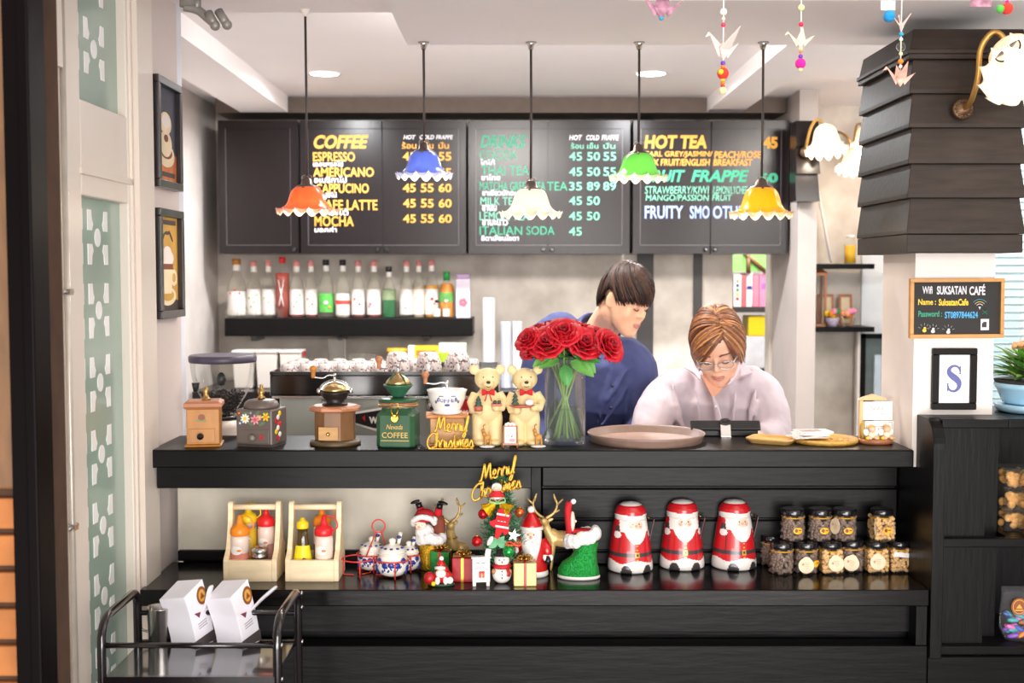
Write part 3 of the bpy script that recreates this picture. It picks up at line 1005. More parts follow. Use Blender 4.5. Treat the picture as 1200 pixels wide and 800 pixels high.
frame_print(a2, b2_, 'framed print of a cream topped cup on an ochre ground, the lower one', OCm,
            [(DKm, [(.05, .92), (.9, .92), (.9, .97), (.05, .97)], .0003), (DKm, [(.0, .0), (1, .0), (1, .10), (0, .16)], .0002), (CRm, ellip(.45, .15, .42, .10), .0005), (OCm, ellip(.45, .16, .30, .06), .0008),
             (CRm, [(.25, .18), (.62, .18), (.72, .48), (.18, .48)], .0011), (CRm, ellip(.76, .35, .16, .09), .0009), (OCm, ellip(.76, .35, .09, .05), .0010), (BRm, [(.18, .44), (.72, .44), (.70, .50), (.2, .50)], .0014),
             (WHITE, ellip(.45, .56, .30, .09), .0013), (WHITE, ellip(.43, .63, .2, .06), .0016), (DKm, ellip(.25, .78, .10, .02, ang=.5), .0003), (DKm, ellip(.65, .80, .12, .02, ang=-.5), .0003), (DKm, ellip(.45, .83, .12, .02), .0003)])

# ================================================================== BACK BAR
ZBK = .95
t = thing('back_worktop', 'long dark kitchen worktop with base units along the back wall', 'worktop', (0, 0, 0))
MB(CABW).b2(-1.54, .42, 5.73, YB - .001, ZBK - .035, ZBK).build('worktop_slab', t)
for i in range(3):
    x0 = -1.5 + i * .6
    m = MB(CABW).b2(x0 + .003, x0 + .597, 5.77, YB - .01, .08, ZBK - .036)
    m.build('base_unit', t)
ZB = .85
t = thing('service_table', 'dark service table behind the bar carrying the coffee machine and the bean grinder', 'table', (0, 0, 0))
MB(CABW).b2(-1.25, -.02, 3.40, 4.15, ZB - .03, ZB).build('tabletop', t)
for sx in (-1.22, -.08):
    for sy in (3.43, 4.08):
        MB(BLKMET).b2(sx, sx + .045, sy, sy + .045, 0, ZB - .0305).build('leg', t)
MB(CABW).b2(-1.20, -.08, 3.46, 4.10, .2, .22).build('lower_shelf', t)
# coffee machine
YM = 3.66
mx0, mx1 = W(316, 440, YM).x, W(584, 440, YM).x
zt_ = W(450, 437, YM).z
zm_ = W(450, 464, YM).z
t = thing('espresso_machine', 'wide espresso machine with a black upper panel and steel front behind the coffee mills', 'coffee machine', (0, 0, 0))
PBL = mat('gloss_black_panel', '#0d0c10', .12, var=.2, coat=.6)
MB(PBL).b2(mx0, mx1, YM, YM + .40, zm_, zt_ - .006).build('upper_body', t, bevel=.004)
MB(mat('pale_satin_steel', '#d9dcd2', .35, .35, var=.05, scale=3, stretch=(6, 1, 1))).b2(mx0 + .012, mx1 - .012, YM + .09, YM + .38, ZB + .05, zm_ - .0005).build('steel_front', t, bevel=.003)
MB(STEEL).b2(mx0 + .005, mx1 - .005, YM + .005, YM + .39, zm_ - .008, zm_ + .002).build('drip_edge', t)
MB(STEEL).b2(mx0 + .01, mx1 - .01, YM - .02, YM + .09, ZB + .045, ZB + .075).build('drip_tray', t, bevel=.003)
MB(PBL).b2(mx0, mx1, YM + .0, YM + .40, ZB + .02, ZB + .0449).build('base', t)
for x in (mx0 + .04, mx1 - .04):
    for y in (YM + .03, YM + .36):
        MB(BLKPL).cyl((x, y, ZB), .018, .0205, 14).build('foot', t)
rl = MB(BLKMET)
for y in (YM + .004, YM + .396):
    rl.b2(mx0, mx1, y - .004, y + .004, zt_ - .006, zt_ + .004)
for x in (mx0 + .004, mx1 - .004):
    rl.b2(x - .004, x + .004, YM, YM + .40, zt_ - .006, zt_ + .004)
rl.build('cup_rail', t)
for px in (390, 512):
    c = W(px, 470, YM + .06)
    m = MB(CHROME).lathe([(.034, 0), (.036, .03), (.03, .05)], (c.x, YM + .05, zm_ - .055), 20)
    m.build('group_head', t)
    MB(BLKPL).tube([(c.x, YM + .03, zm_ - .05), (c.x, YM - .05, zm_ - .06)], .011, 12).build('filter_handle', t)
# tumblers drying upside down on the machine
def dot_mat():
    m = mat('dotted_crystal_glass', '#cfc6c6', .12, var=.03, spec=.6)
    nt = m.node_tree
    p = nt.nodes['Principled BSDF']
    vo = nt.nodes.new('ShaderNodeTexVoronoi')
    vo.inputs['Scale'].default_value = 170
    tc = nt.nodes.new('ShaderNodeTexCoord')
    nt.links.new(tc.outputs['Object'], vo.inputs['Vector'])
    rp = nt.nodes.new('ShaderNodeValToRGB')
    rp.color_ramp.interpolation = 'CONSTANT'
    e = rp.color_ramp.elements
    e[0].position, e[0].color = 0, (*lin('#d6cecb'), 1)
    e[1].position, e[1].color = .62, (*lin('#6f6063'), 1)
    x = e.new(.80)
    x.color = (*lin('#b8a3a4'), 1)
    sp = nt.nodes.new('ShaderNodeSeparateColor')
    nt.links.new(vo.outputs['Color'], sp.inputs[0])
    nt.links.new(sp.outputs[0], rp.inputs['Fac'])
    nt.links.new(rp.outputs['Color'], p.inputs['Base Color'])
    return m
DOTG = dot_mat()
tum = None
zg = zt_ - .0055
def tumbler(px, Y, hpx, wpx, label):
    c = W(px, 437, Y)
    r, h = wpx / 2 * u(Y), hpx * u(Y)
    t = thing('tumbler', label, 'glass', (c.x, Y, zg), group='cut glass tumblers on the coffee machine')
    MB(DOTG).lathe([(r, 0), (r * 1.0, h * .1), (r * .94, h * .55), (r * .84, h * .85), (r * .68, h * .97), (r * .5, h)], seg=24, capb=False).build('cup', t)
for i, px in enumerate((466, 502, 537)):
    tumbler(px, 3.76, 24, 29, ['cut glass tumbler upside down behind the green mill, first of the tall three', 'cut glass tumbler upside down between the green and the white mill', 'cut glass tumbler upside down beside the bear, last of three'][i])
k = 0
for row, (Y, n, p0, dp) in enumerate(((3.73, 6, 338, 21.5), (3.83, 6, 345, 21.5), (3.93, 10, 354, 22))):
    for i in range(n):
        tumbler(p0 + i * dp, Y, 11, 20, 'small cut glass tumbler upside down in the rows on the coffee machine')
# bean grinder with a glass hopper
Yg = 3.5
c = W(262, 500, Yg)
t = thing('bean_grinder', 'coffee bean grinder with a big clear hopper and purple lid behind the wooden mill', 'coffee grinder', (c.x, Yg, 0))
zl0, zl1 = W(262, 424, Yg).z, W(262, 415.5, Yg).z
zh = W(262, 488, Yg).z
MB(mat('plum_plastic', '#443c4c', .4, var=.05)).lathe([(.096, zl0), (.098, zl0 + .004), (.098, zl1 - .004), (.094, zl1)], seg=48).build('lid', t)
hp = [(.032, zh), (.036, zh + .015), (.062, zh + .055), (.082, zh + .09), (.090, zh + .125), (.094, zl0)]
MB(GLSJ).lathe(hp, seg=48, capb=False, capt=False).build('hopper', t)
rnd = random.Random(4)
BEAN = mat('roasted_coffee_bean', '#2a1a14', .35, var=.3)
m = MB(BEAN)
for i in range(520):
    z = zh + .012 + rnd.random() ** .8 * .062
    rmax = .034 + (z - zh - .015) * .62
    a, rr = rnd.random() * 2 * PI, rmax * rnd.random() ** .35 * .92
    m.ell((rr * math.cos(a), rr * math.sin(a), z), (.0062, .0042, .0036), (rnd.random() * 3, rnd.random() * 3, rnd.random() * 3), 8, 5)
o = m.build('coffee_beans', t)
o['kind'] = 'stuff'
MB(BLKPL).lathe([(.0, -.02), (.010, -.016), (.014, .0), (.010, .014), (.004, .02)], (.0, -.02, zh + .112), 14).build('hopper_knob', t)
MB(BLKPL).lathe([(.007, -.014), (.012, .012)], (-.075, -.02, zh + .09), 14).build('inlet_plug', t)
MB(mat('beige_enamel', '#d8cbc2', .3, var=.03)).lathe([(.075, ZB), (.078, ZB + .02), (.062, ZB + .05), (.05, ZB + .16), (.055, zh - .03), (.05, zh - .008)], seg=32).build('body', t)
MB(BLKMET).lathe([(.048, zh - .0075), (.05, zh + .004), (.034, zh + .008)], seg=32).build('collar', t)

# pennant on the machine
Yw = YM - .006
t = thing('pennant', 'black felt pennant lettered WE with a white edge behind the octagonal mill', 'pennant', (0, 0, 0))
P = lambda px, py: (W(px, py, Yw).x, W(px, py, Yw).z)
MB(PAPER).prism([P(414, 483), P(447, 477.5), P(447, 505), P(437, 504), P(414, 496)], Yw, Yw + .004).build('border', t)
MB(mat('black_felt', '#1c1618', .9)).prism([P(414, 485.5), P(447, 480), P(447, 502), P(437, 501), P(414, 494.5)], Yw - .0015, Yw - .0001).build('field', t)
m = MB(REDF)
m.prism([P(424.5, 489), P(428, 486), P(428, 494), ], Yw - .003, Yw - .0016)
m.build('emblem', t)
m = MB(PAPER)
put_text(m, 'WE', P(429, 0)[0], P(444, 0)[0], P(0, 496)[1], P(0, 488)[1], Yw - .0022, .06)
m.build('lettering', t)
t = thing('pennant', 'red felt pennant tip lettered MA behind the white porcelain mill', 'pennant', (0, 0, 0))
MB(REDF).prism([P(541, 487), P(541, 468), P(560, 466), P(562, 486)], Yw, Yw + .004).build('field', t)
m = MB(PAPER)
put_text(m, 'MA', P(542, 0)[0], P(552, 0)[0], P(0, 485)[1], P(0, 480)[1], Yw - .0006, .04)
m.build('lettering', t)

# ---- wall shelf with bottles
Ysh = 6.05
zsh = W(400, 373, Ysh).z
t = thing('wall_shelf', 'thick black wooden wall shelf carrying the syrup bottles', 'shelf', (0, 0, 0))
MB(BLACK).b2(W(263, 380, Ysh).x, W(554, 380, Ysh).x, Ysh, YB - .001, zsh - .09, zsh).build('shelf_board', t, bevel=.003)
for px in (300, 400, 500):
    x = W(px, 400, 6.2).x
    MB(BLKMET).b2(x - .015, x + .015, Ysh + .1, YB - .002, zsh - .12, zsh - .0905).build('bracket', t)
LABW = mat('bottle_label_paper', '#d3cdc8', .6, var=.02)
PCAP = mat('pink_foil_cap', '#d98d88', .4, var=.1)
def bottle(px, top, wpx, liq, label, lab=LABW, cap=PCAP, lz=(.06, .50), kind='syrup', spots=(), neck=None, level=0, Y=6.14, name='syrup_bottle', cat='bottle'):
    c = W(px, 373, Y)
    U = u(Y)
    H = (372 - top) * U
    r = wpx / 2 * U
    t = thing(name, label, cat, (c.x, Y, zsh), group='bottles on the wall shelf')
    if kind == 'square':
        prof = [(r, 0), (r, H * .64), (r * .55, H * .74), (r * .32, H * .80), (r * .32, H * .94)]
    elif kind == 'wide':
        prof = [(r * .95, 0), (r, H * .03), (r, H * .62), (r * .85, H * .70), (r * .5, H * .78), (r * .42, H * .86)]
    else:
        prof = [(r * .95, 0), (r, H * .02), (r, H * .52), (r * .9, H * .60), (r * .55, H * .72), (r * .40, H * .80), (r * .38, H * .94)]
    MB(GLSJ).lathe(prof, seg=20).build('glass_body', t)
    if liq:
        lv = level if level else (.56 if kind == 'syrup' else .74)
        pts_ = [(a * .93, b + .003) for a, b in prof if b < H * lv - .004]
        MB(liq).lathe(pts_ + [(pts_[-1][0], H * lv)], seg=20).build('syrup', t)
    if lab:
        m = MB(lab).lathe([(r * 1.015, H * lz[0]), (r * 1.015, H * lz[1])], seg=24, capb=False, capt=False)
        for (sm_, a, z, rr) in spots:
            ang = -PI / 2 + a
            m.use(sm_)
            m.ell((r * 1.0 * math.cos(ang), r * 1.0 * math.sin(ang), H * z), rr * r, seg=8, rings=6)
        m.build('label', t)
    m = MB(LABW if kind == 'syrup' and neck is None else (neck or cap))
    if kind == 'syrup':
        m.lathe([(r * .42, H * .80), (r * .42, H * .92)], seg=16, capb=False, capt=False)
        m.build('neck_label', t)
    z_ = prof[-1][1] - .012
    MB(cap).lathe([(r * .46, z_), (r * .46, H - .002), (r * .40, H)], seg=16).build('cap', t)
    return t
cl = None
rdl = mat('dark_red_syrup', '#7a2a26', .15, var=.05)
aml = mat('amber_syrup', '#d99a2a', .12, var=.05)
grl = mat('dark_green_glass', '#1d6b3a', .12, var=.1)
ppl = mat('palm_syrup', '#b9a79a', .15, var=.05)
gl_ = mat('lime_label', '#55b04a', .6, var=.2, scale=60)
pkl = mat('rose_label', '#e87a8c', .6, var=.05)
ltg = mat('leaf_green_print', '#79a94e', .6)
rdp = mat('berry_red_print', '#d0453a', .6)
orp = mat('orange_print', '#e89242', .6)
g3 = [(ltg, -.5, .35, .16), (ltg, .2, .28, .14), (ltg, .6, .4, .16), (ltg, -.2, .2, .12)]
r3 = [(rdp, -.4, .33, .17), (rdp, .3, .24, .17), (orp, .5, .38, .14), (rdp, -.1, .2, .12)]
bottle(278, 303, 22, cl, 'gin style clear bottle with a cork and house shaped label, at the shelf end', cap=OAK, lz=(.05, .45), spots=[(rdp, -.5, .42, .12), (rdp, .5, .42, .12), (rdp, 0, .48, .12)])
bottle(298, 305, 17, cl, 'clear syrup bottle with green leaves on the label, beside the house label bottle', spots=g3)
bottle(315, 305, 16, cl, 'clear syrup bottle with a leafy label, beside the tall red bottle', spots=g3[:2])
m = bottle(331.5, 301, 17, mat('red_cordial', '#b9564c', .2, var=.05), 'tall red bottle with a white crossed ribbon', lab=None, kind='square', cap=REDP)
rb = MB(PAPER)
for s_ in (-1, 1):
    rb.tube([(-.012 * s_, -.040, .06), (0, -.040, .12), (.014 * s_, -.040, .195)], .0028, 6)
rb.build('ribbon', m)
bottle(348, 305, 17, rdl, level=.14, label='syrup bottle of dark red syrup with a pale label, beside the crossed ribbon bottle', spots=g3[1:])
bottle(365, 305, 15, rdl, level=.14, label='dark red syrup bottle with red berries on its label', spots=r3)
bottle(382.5, 304, 17, cl, 'black capped bottle with a lime green label', lab=gl_, cap=BLKPL, spots=[(PAPER, .1, .26, .3), (orp, .6, .18, .2)], lz=(.1, .42))
m = bottle(402, 304, 17, ppl, level=.3, label='black capped bottle with a white label banded in red', cap=BLKPL, lz=(.05, .42))
MB(rdp).lathe([(.0385, .07), (.0385, .09)], seg=24, capb=False, capt=False).build('label_band', m)
bottle(420, 305, 16, rdl, level=.14, label='syrup bottle with a fruit wreath label, beside the red banded bottle', spots=r3[:3])
bottle(438.5, 305, 17, rdl, level=.14, label='syrup bottle with a pink flower on the label, beside the short green bottle', spots=[(pkl, -.4, .25, .2), (mat('violet_print', '#8a4a8c', .6), -.6, .2, .14)])
bottle(456, 312, 16, grl, 'short dark green bottle with a black cap', lab=mat('olive_label', '#7f8f6b', .6, var=.2, scale=40), cap=BLKPL, lz=(.35, .55))
bottle(476.5, 305, 16, cl, 'syrup bottle of clear syrup with a white cream swirl label', spots=[(WHITE, 0, .2, .3), (mat('pale_grey_print', '#c8c4c8', .6), .2, .3, .2)])
bottle(491, 305, 14, ppl, 'beige syrup bottle with a plain label, between the swirl label and the amber bottle', lab=mat('beige_label', '#e3d6c2', .6), spots=g3[:2])
bottle(506, 304, 16, aml, 'amber syrup bottle with a red spot on its label', spots=[(rdp, .1, .33, .25), (rdp, .4, .25, .15)])
bottle(523.5, 318, 17, mat('orange_squash', '#e58f1e', .3, var=.06), 'orange squash bottle with a green screw cap', lab=mat('green_wave_label', '#5c9a4a', .6, var=.3, scale=25), cap=GREEN, kind='wide', lz=(.35, .55))
t = thing('syrup_carton', 'white and purple carton with a pink flower at the end of the bottle shelf', 'carton', (W(543, 373, 6.14).x, 6.14, zsh), group='bottles on the wall shelf')
MB(mat('lilac_carton', '#d9cfe0', .6)).b2(-.036, .036, -.036, .036, 0, .20).build('body', t, bevel=.002)
MB(mat('violet_top', '#a587b0', .5)).b2(-.034, .034, -.034, .034, .2005, .225).build('lid', t, bevel=.004)
m = MB(pkl)
for k in range(5):
    a = 2 * PI * k / 5
    m.prism([(x + .014 * math.cos(a), z + .08 + .014 * math.sin(a)) for x, z in disc(.011)], -.0375, -.0361)
m.build('flower', t)
sg = None
for i, px in enumerate((268, 276, 285, 293, 303, 314, 328)):
    c = W(px, 373, 6.075)
    t = thing('shot_glass', 'small clear shot glass at the front edge of the bottle shelf', 'glass', (c.x, 6.075, zsh), group='shot glasses before the bottles')
    MB(GLSJ).lathe([(.014, 0), (.017, .045)], seg=16, capt=False).build('glass', t)
for px, cc, lb in ((512, BLKPL, 'tiny black capped flavour bottle before the orange squash'), (523, LABW, 'tiny white capped flavour bottle before the orange squash')):
    c = W(px, 373, 6.075)
    t = thing('flavour_bottle', lb, 'bottle', (c.x, 6.075, zsh))
    MB(GLSJ).lathe([(.018, 0), (.018, .055), (.008, .068), (.008, .08)], seg=16).build('glass_body', t)
    MB(LABW).lathe([(.0185, .01), (.0185, .048)], seg=16, capb=False, capt=False).build('label', t)
    MB(cc).cyl((0, 0, .08), .0095, .014, 12).build('cap', t)

# ---- things on the back worktop
TUBW = mat('white_tub_plastic', '#d2cbc5', .5, var=.02)
for i, (px, lb) in enumerate(((288, 'white lidded plastic tub behind the grinder hopper'), (315, 'white lidded plastic tub, middle of the row of three'), (343, 'white lidded plastic tub at the right end of the row, beside the tall glass jar'))):
    c = W(px, 440, 5.95)
    t = thing('plastic_tub', lb, 'tub', (c.x, 5.95, ZBK), group='white tubs on the back worktop')
    h = W(px, 413, 5.95).z - ZBK
    m = MB(TUBW)
    m.loft([[Vector((sx * a, sy * .06, z)) for sx, sy in ((-1, -1), (1, -1), (1, 1), (-1, 1))] for a, z in ((.044, 0), (.054, h))], smooth=False)
    m.build('body', t, bevel=.006)
    MB(TUBW).b2(-.057, .057, -.065, .065, h + .0005, h + .014).build('lid', t, bevel=.004)
    MB(RED).b2(.0575, .062, -.02, .02, h - .02, h + .01).build('clip', t)
c = W(395, 440, 5.95)
t = thing('glass_jar', 'tall narrow glass jar with pale grain standing under the wall shelf', 'jar', (c.x, 5.95, ZBK))
h = W(395, 397, 5.95).z - ZBK
MB(GLSJ).lathe([(.045, 0), (.045, h)], seg=24, capt=False).build('glass_body', t)
MB(mat('pale_grain', '#d9c39a', .8)).cyl((0, 0, .003), .042, h * .45, 20).build('grain', t)
for i, px in enumerate((418, 431)):
    c = W(px, 440, 5.95 - i * .07)
    t = thing('glass_mug', ['clear glass mug beside the tall grain jar', 'clear glass mug beside the yellow lidded jar'][i], 'mug', (c.x, 5.95 - i * .07, ZBK), group='glass mugs on the back worktop')
    h = W(px, 414, 5.95).z - ZBK
    MB(GLSJ).lathe([(.036, 0), (.042, .01), (.046, h * .6), (.042, h)], seg=20, capt=False).build('cup', t)
    MB(GLSJ).ring((.056, 0, h * .55), .025, .005, 16, 6, (R(90), 0, 0)).build('handle', t)
c = W(466, 440, 5.95)
t = thing('lidded_jar', 'clear jar with a yellow lid under the wall shelf', 'jar', (c.x, 5.95, ZBK))
h = W(466, 414, 5.95).z - ZBK
MB(GLSJ).cyl((0, 0, 0), .048, h, 24).build('glass_body', t)
MB(mat('tan_powder', '#c9a57a', .9)).cyl((0, 0, .003), .044, h * .8, 20).build('powder', t)
MB(mat('mustard_lid', '#e0a92c', .4)).cyl((0, 0, h + .0005), .052, .025, 24).build('lid', t)
c = W(497, 440, 5.95)
t = thing('tea_box', 'yellow and white tea carton on the back worktop', 'box', (c.x, 5.95, ZBK))
h = W(497, 405, 5.95).z - ZBK
m = MB(mat('yellow_carton', '#f0c22e', .6, var=.1)).b2(-.075, .075, -.04, .04, 0, h)
m.use(PAPER)
m.b2(-.076, -.045, -.041, .041, h * .3, h + .001)
m.use(OAK)
m.b2(-.035, .06, -.0412, -.04, h * .78, h * .90)
m.build('carton', t)
c = W(529, 440, 5.97)
t = thing('tea_box', 'lime green and white tea carton on the back worktop', 'box', (c.x, 5.97, ZBK))
h = W(529, 402, 5.95).z - ZBK
m = MB(mat('lime_carton', '#a9c832', .6, var=.1)).b2(-.06, .075, -.04, .04, 0, h * .8)
m.use(mat('pale_green_carton', '#dfeed2', .6))
m.b2(-.06, .075, -.04, .04, h * .8, h)
m.build('carton', t)
PCUP = mat('paper_cup_stack', '#c4c2c4', .5, var=.05)
SLV = mat('clear_plastic_cups', '#a9adbb', .15, var=.05, scale=40)
for px, y0, w_, m_, lb in ((573, 348, 15, PCUP, 'tall stack of white paper cups beside the wall shelf end'), (593, 376, 13, SLV, 'tall stack of silvery plastic cups behind the rose vase'), (606, 376, 12, PCUP, 'tall stack of white cups behind the red roses')):
    c = W(px, 440, 5.9)
    t = thing('cup_stack', lb, 'cups', (c.x, 5.9, ZBK))
    h = W(px, y0, 5.9).z - ZBK
    r = w_ / 2 * u(5.9)
    n = 34
    prof = []
    for i in range(n):
        prof += [(r * .90, h * i / n), (r, h * (i + .8) / n)]
    MB(m_).lathe(prof, seg=20).build('cups', t)

# ---- next room seen through the opening
YN = 7.4
nx = lambda px: W(px, 360, YN).x
nz_ = lambda py: W(880, py, YN).z
t = thing('storage_rack', 'dark storage rack of the next room behind the opening', 'rack', (0, 0, 0))
for py in (366, 438, 262):
    MB(DKST).b2(nx(845), nx(925), YN, YN + .3, nz_(py), nz_(py) + .035).build('rack_shelf', t)
for px in (845, 921):
    MB(DKST).b2(nx(px), nx(px) + .03, YN, YN + .3, 0, nz_(262) - .0005).build('upright', t)
def carton(x0, x1, y0, py_top, base, m_, label, extra=None):
    t = thing('carton', label, 'box', ((nx(x0) + nx(x1)) / 2, YN + .12, base), group='cartons on the rack in the next room')
    w_, h = (nx(x1) - nx(x0)) / 2 - .001, nz_(py_top) - base
    m = MB(m_).b2(-w_, w_, -.1, .1, 0, h)
    if extra:
        extra(m, w_, h)
    m.build('carton', t)
zr = nz_(366) + .0352
def dots(m, w_, h):
    for i, k in enumerate((RED, YEL, GREEN, BLUEP, ORG)):
        m.use(k)
        m.b2(-w_ * .35, w_ * .35, -.102, -.1, h * (.2 + i * .14), h * (.29 + i * .14))
def bands(m, w_, h):
    m.use(BLUEP)
    m.b2(-w_ * .8, w_ * .8, -.102, -.1, h * .52, h * .62)
    m.use(PAPER)
    m.b2(-w_ * .5, w_ * .5, -.102, -.1, h * .2, h * .4)
PINK = mat('pink_card', '#ee8fb4', .6, var=.06)
carton(860, 869.5, 0, 322, zr, PAPER, 'white carton with coloured dots on the far rack', dots)
carton(870, 874.5, 0, 322, zr, mat('salmon_card', '#ee6a6e', .6), 'narrow salmon red carton on the far rack')
carton(875, 882.5, 0, 320, zr, mat('pale_card', '#efe3ea', .6), 'pale carton with a blue band on the far rack', bands)
carton(883, 890, 0, 322, zr, mat('coral_pink_card', '#f0879a', .6), 'coral pink carton on the far rack')
carton(890.5, 903, 0, 321, zr, PINK, 'wide pink carton with a violet patch on the far rack', lambda m, w_, h: (m.use(mat('violet_card', '#b06ab8', .6)), m.b2(-w_ * .6, w_ * .5, -.102, -.1, h * .55, h * .72)))
t = thing('play_panel', 'green panel with brown struts hung on the far rack above the cartons', 'panel', (0, 0, 0))
MB(mat('apple_green_panel', '#8fd86e', .6, var=.05)).b2(nx(858), nx(903), YN + .02, YN + .035, nz_(318), nz_(285)).build('field', t)
m = MB(WALNUT)
m.tube([(nx(872), YN + .012, nz_(296)), (nx(898), YN + .012, nz_(319))], .014, 6)
m.tube([(nx(877), YN + .012, nz_(302)), (nx(877), YN + .012, nz_(320))], .014, 6)
m.build('strut', t)
t = thing('storage_bin', 'bright yellow plastic bin on the far rack under the pink cartons', 'bin', ((nx(878) + nx(902)) / 2, YN + .12, nz_(438) + .0352))
w_ = (nx(902) - nx(878)) / 2
b0 = 0
h1 = nz_(370.5) - nz_(438) - .0352
h0 = nz_(394) - nz_(438) - .0352
MB(mat('white_bin', '#e6e6ec', .5)).b2(-w_ * 1.3, w_, -.1, .1, 0, h0 - .0005).build('base_box', t)
MB(mat('bright_yellow_bin', '#ffd81c', .5, var=.02)).b2(-w_, w_, -.1, .1, h0, h1).build('yellow_box', t, bevel=.006)

# ---- aisle shelves on the concrete wall
for py, lb in ((309, 'black wall shelf in the aisle carrying the yellow bottle and a leaning plank'), (383, 'lower black wall shelf in the aisle carrying the lantern and flower pots')):
    t = thing('wall_shelf', lb, 'shelf', (0, 0, 0))
    z1 = W(980, py, 6.08).z
    o = MB(BLACK).b2(W(948, py, 6.08).x, W(1025, py, 6.08).x, 6.08, 6.319, z1 - .026, z1).build('shelf_board', t, bevel=.002)
zA, zBs = W(980, 309, 6.08).z, W(980, 383, 6.08).z
t = thing('plank', 'long white plank leaning on the concrete wall above the aisle shelf', 'plank', (0, 0, 0))
MB(PAPER).tube([Vector((W(974, 300, 6.15).x, 6.15, zA + .011)), Vector((W(956, 215, 6.3).x, 6.29, W(956, 212, 6.3).z))], .020, 4, flat=.4).build('board', t)
c = W(996, 309, 6.15)
t = thing('yellow_bottle', 'squat clear bottle of yellow liquid on the aisle shelf', 'bottle', (c.x, 6.15, zA))
MB(GLSJ).lathe([(.030, 0), (.030, .10), (.020, .12), (.020, .135)], seg=20).build('glass_body', t)
MB(mat('yellow_liquid', '#f5bd1c', .2)).lathe([(.027, .003), (.027, .095)], seg=20).build('liquid', t)
MB(PAPER).cyl((0, 0, .1352), .021, .012, 16).build('cap', t)
c = W(954, 383, 6.20)
t = thing('lantern', 'wooden lantern with glass sides on the lower aisle shelf', 'lantern', (c.x, 6.18, zBs))
m = MB(REDW)
for sx in (-1, 1):
    for sy in (-1, 1):
        m.b2(sx * .04 - .006, sx * .04 + .006, sy * .04 - .006, sy * .04 + .006, .012, .26)
m.b2(-.05, .05, -.05, .05, 0, .012)
m.b2(-.05, .05, -.05, .05, .26, .275)
m.loft([[Vector((a * sx, a * sy, z)) for sx, sy in ((-1, -1), (1, -1), (1, 1), (-1, 1))] for a, z in ((.05, .275), (.02, .30))], smooth=False)
m.build('frame', t)
MB(GLSJ).b2(-.038, .038, -.038, .038, .0125, .2595).build('pane', t)
for px, lb, tilt, w_ in ((968, 'small brown picture frame leaning on the wall behind the flower pots', .1, .045), (992, 'small pale brown frame standing behind the peach flowers', .12, .035)):
    c = W(px, 383, 6.24)
    t = thing('photo_frame', lb, 'picture frame', (c.x, 6.25, zBs), rot=(-tilt, 0, 0))
    m = MB(REDW)
    m.b2(-w_, w_, 0, .012, 0, .014)
    m.b2(-w_, w_, 0, .012, .15, .165)
    m.b2(-w_, -w_ + .012, 0, .012, .014, .15)
    m.b2(w_ - .012, w_, 0, .012, .014, .15)
    m.build('frame', t)
    MB(CRm).b2(-w_ + .012, w_ - .012, .005, .01, .014, .15).build('photo', t)
def tinyplant(px, Y, m_pot, cols, lb):
    c = W(px, 383, Y)
    t = thing('flower_pot', lb, 'flower pot', (c.x, Y, zBs), group='tiny flower pots in the aisle')
    MB(m_pot).lathe([(.022, 0), (.034, .03), (.036, .045)], seg=16).build('pot', t)
    for k in range(9):
        a = k * 2.4
        MB(cols[k % len(cols)]).ell((.028 * math.cos(a) * (k > 0), .026 * math.sin(a) * (k > 0), .055 + .012 * (k % 3)), .016, seg=8, rings=6).build('blossom', t)
tinyplant(975, 6.11, mat('lilac_pot', '#b9aec8', .4), [YEL, GREEN, PINK, ORG], 'tiny lilac pot of yellow and green flowers on the lower aisle shelf')
tinyplant(994, 6.13, GLSJ, [ORG, mat('peach_petal', '#f4a87c', .6), PINK], 'tiny clear pot of peach flowers at the shelf end')
# ================================================================== THINGS ON THE BAR COUNTER
YI = 3.065
UI = u(YI)
def at(px, Y, z):
    return (W(px, 520, Y).x, Y, z)
def crank(t, h0, arm_dir, length, knob_m, knob_r=.0085, drop=0.0):
    """spindle at the top (0,0,h0), arm to the side, wooden knob"""
    m = MB(CHROME)
    m.lathe([(.006, 0), (.004, .006), (.004, .016), (.006, .018), (.0035, .022)], (0, 0, h0), 12)
    m.build('spindle', t)
    ax, ay = math.cos(arm_dir), math.sin(arm_dir)
    e = Vector((ax * length, ay * length, h0 + .012 + drop))
    MB(CHROME).tube(smooth_pts([(0, 0, h0 + .016), (ax * length * .3, ay * length * .3, h0 + .017), (ax * length * .55, ay * length * .55, h0 + .010 + drop), e], 5), .0030, 8, flat=.6).build('crank_arm', t)
    MB(knob_m).lathe([(.0045, -.002), (.0058, .003), (.0052, .011), (.008, .017), (knob_r, .023), (.0065, .029), (0, .031)], e, 16, capt=False).build('crank_knob', t)
# 1 wooden mill
t = thing('coffee_mill', 'honey coloured square wooden coffee mill with a black drawer knob', 'coffee mill', at(240, YI, ZC), R(9), group='coffee mills on the bar counter')
MB(OAK).b2(-.046, .046, -.046, .046, 0, .007).build('base_plate', t, bevel=.003)
MB(OAK).b2(-.041, .041, -.041, .041, .0072, .098).build('body', t, bevel=.002)
MB(REDW).loft([[Vector((sx * a, sy * a, z)) for sx, sy in ((-1, -1), (1, -1), (1, 1), (-1, 1))] for a, z in ((.044, .0982), (.048, .104), (.047, .112), (.038, .117))], smooth=False).build('top_plate', t)
dw = MB(OAK).b2(-.034, .030, -.0435, -.0412, .012, .048).build('drawer', t, bevel=.001)
MB(BLK).lathe([(.003, 0), (.003, .005), (.0085, .009), (.0075, .015), (0, .018)], (-.006, -.0435, .029), 16, (R(90), 0, 0), capt=False).build('knob', dw)
m = MB(mat('rust_emblem', '#8f4a22', .5)).prism(ellip(-.003, .077, .009, .008), -.0417, -.0411)
m.use(mat('olive_emblem', '#7f8b4a', .5))
m.prism([(-.017, .066), (.011, .066), (.006, .073), (-.012, .073)], -.0416, -.0411)
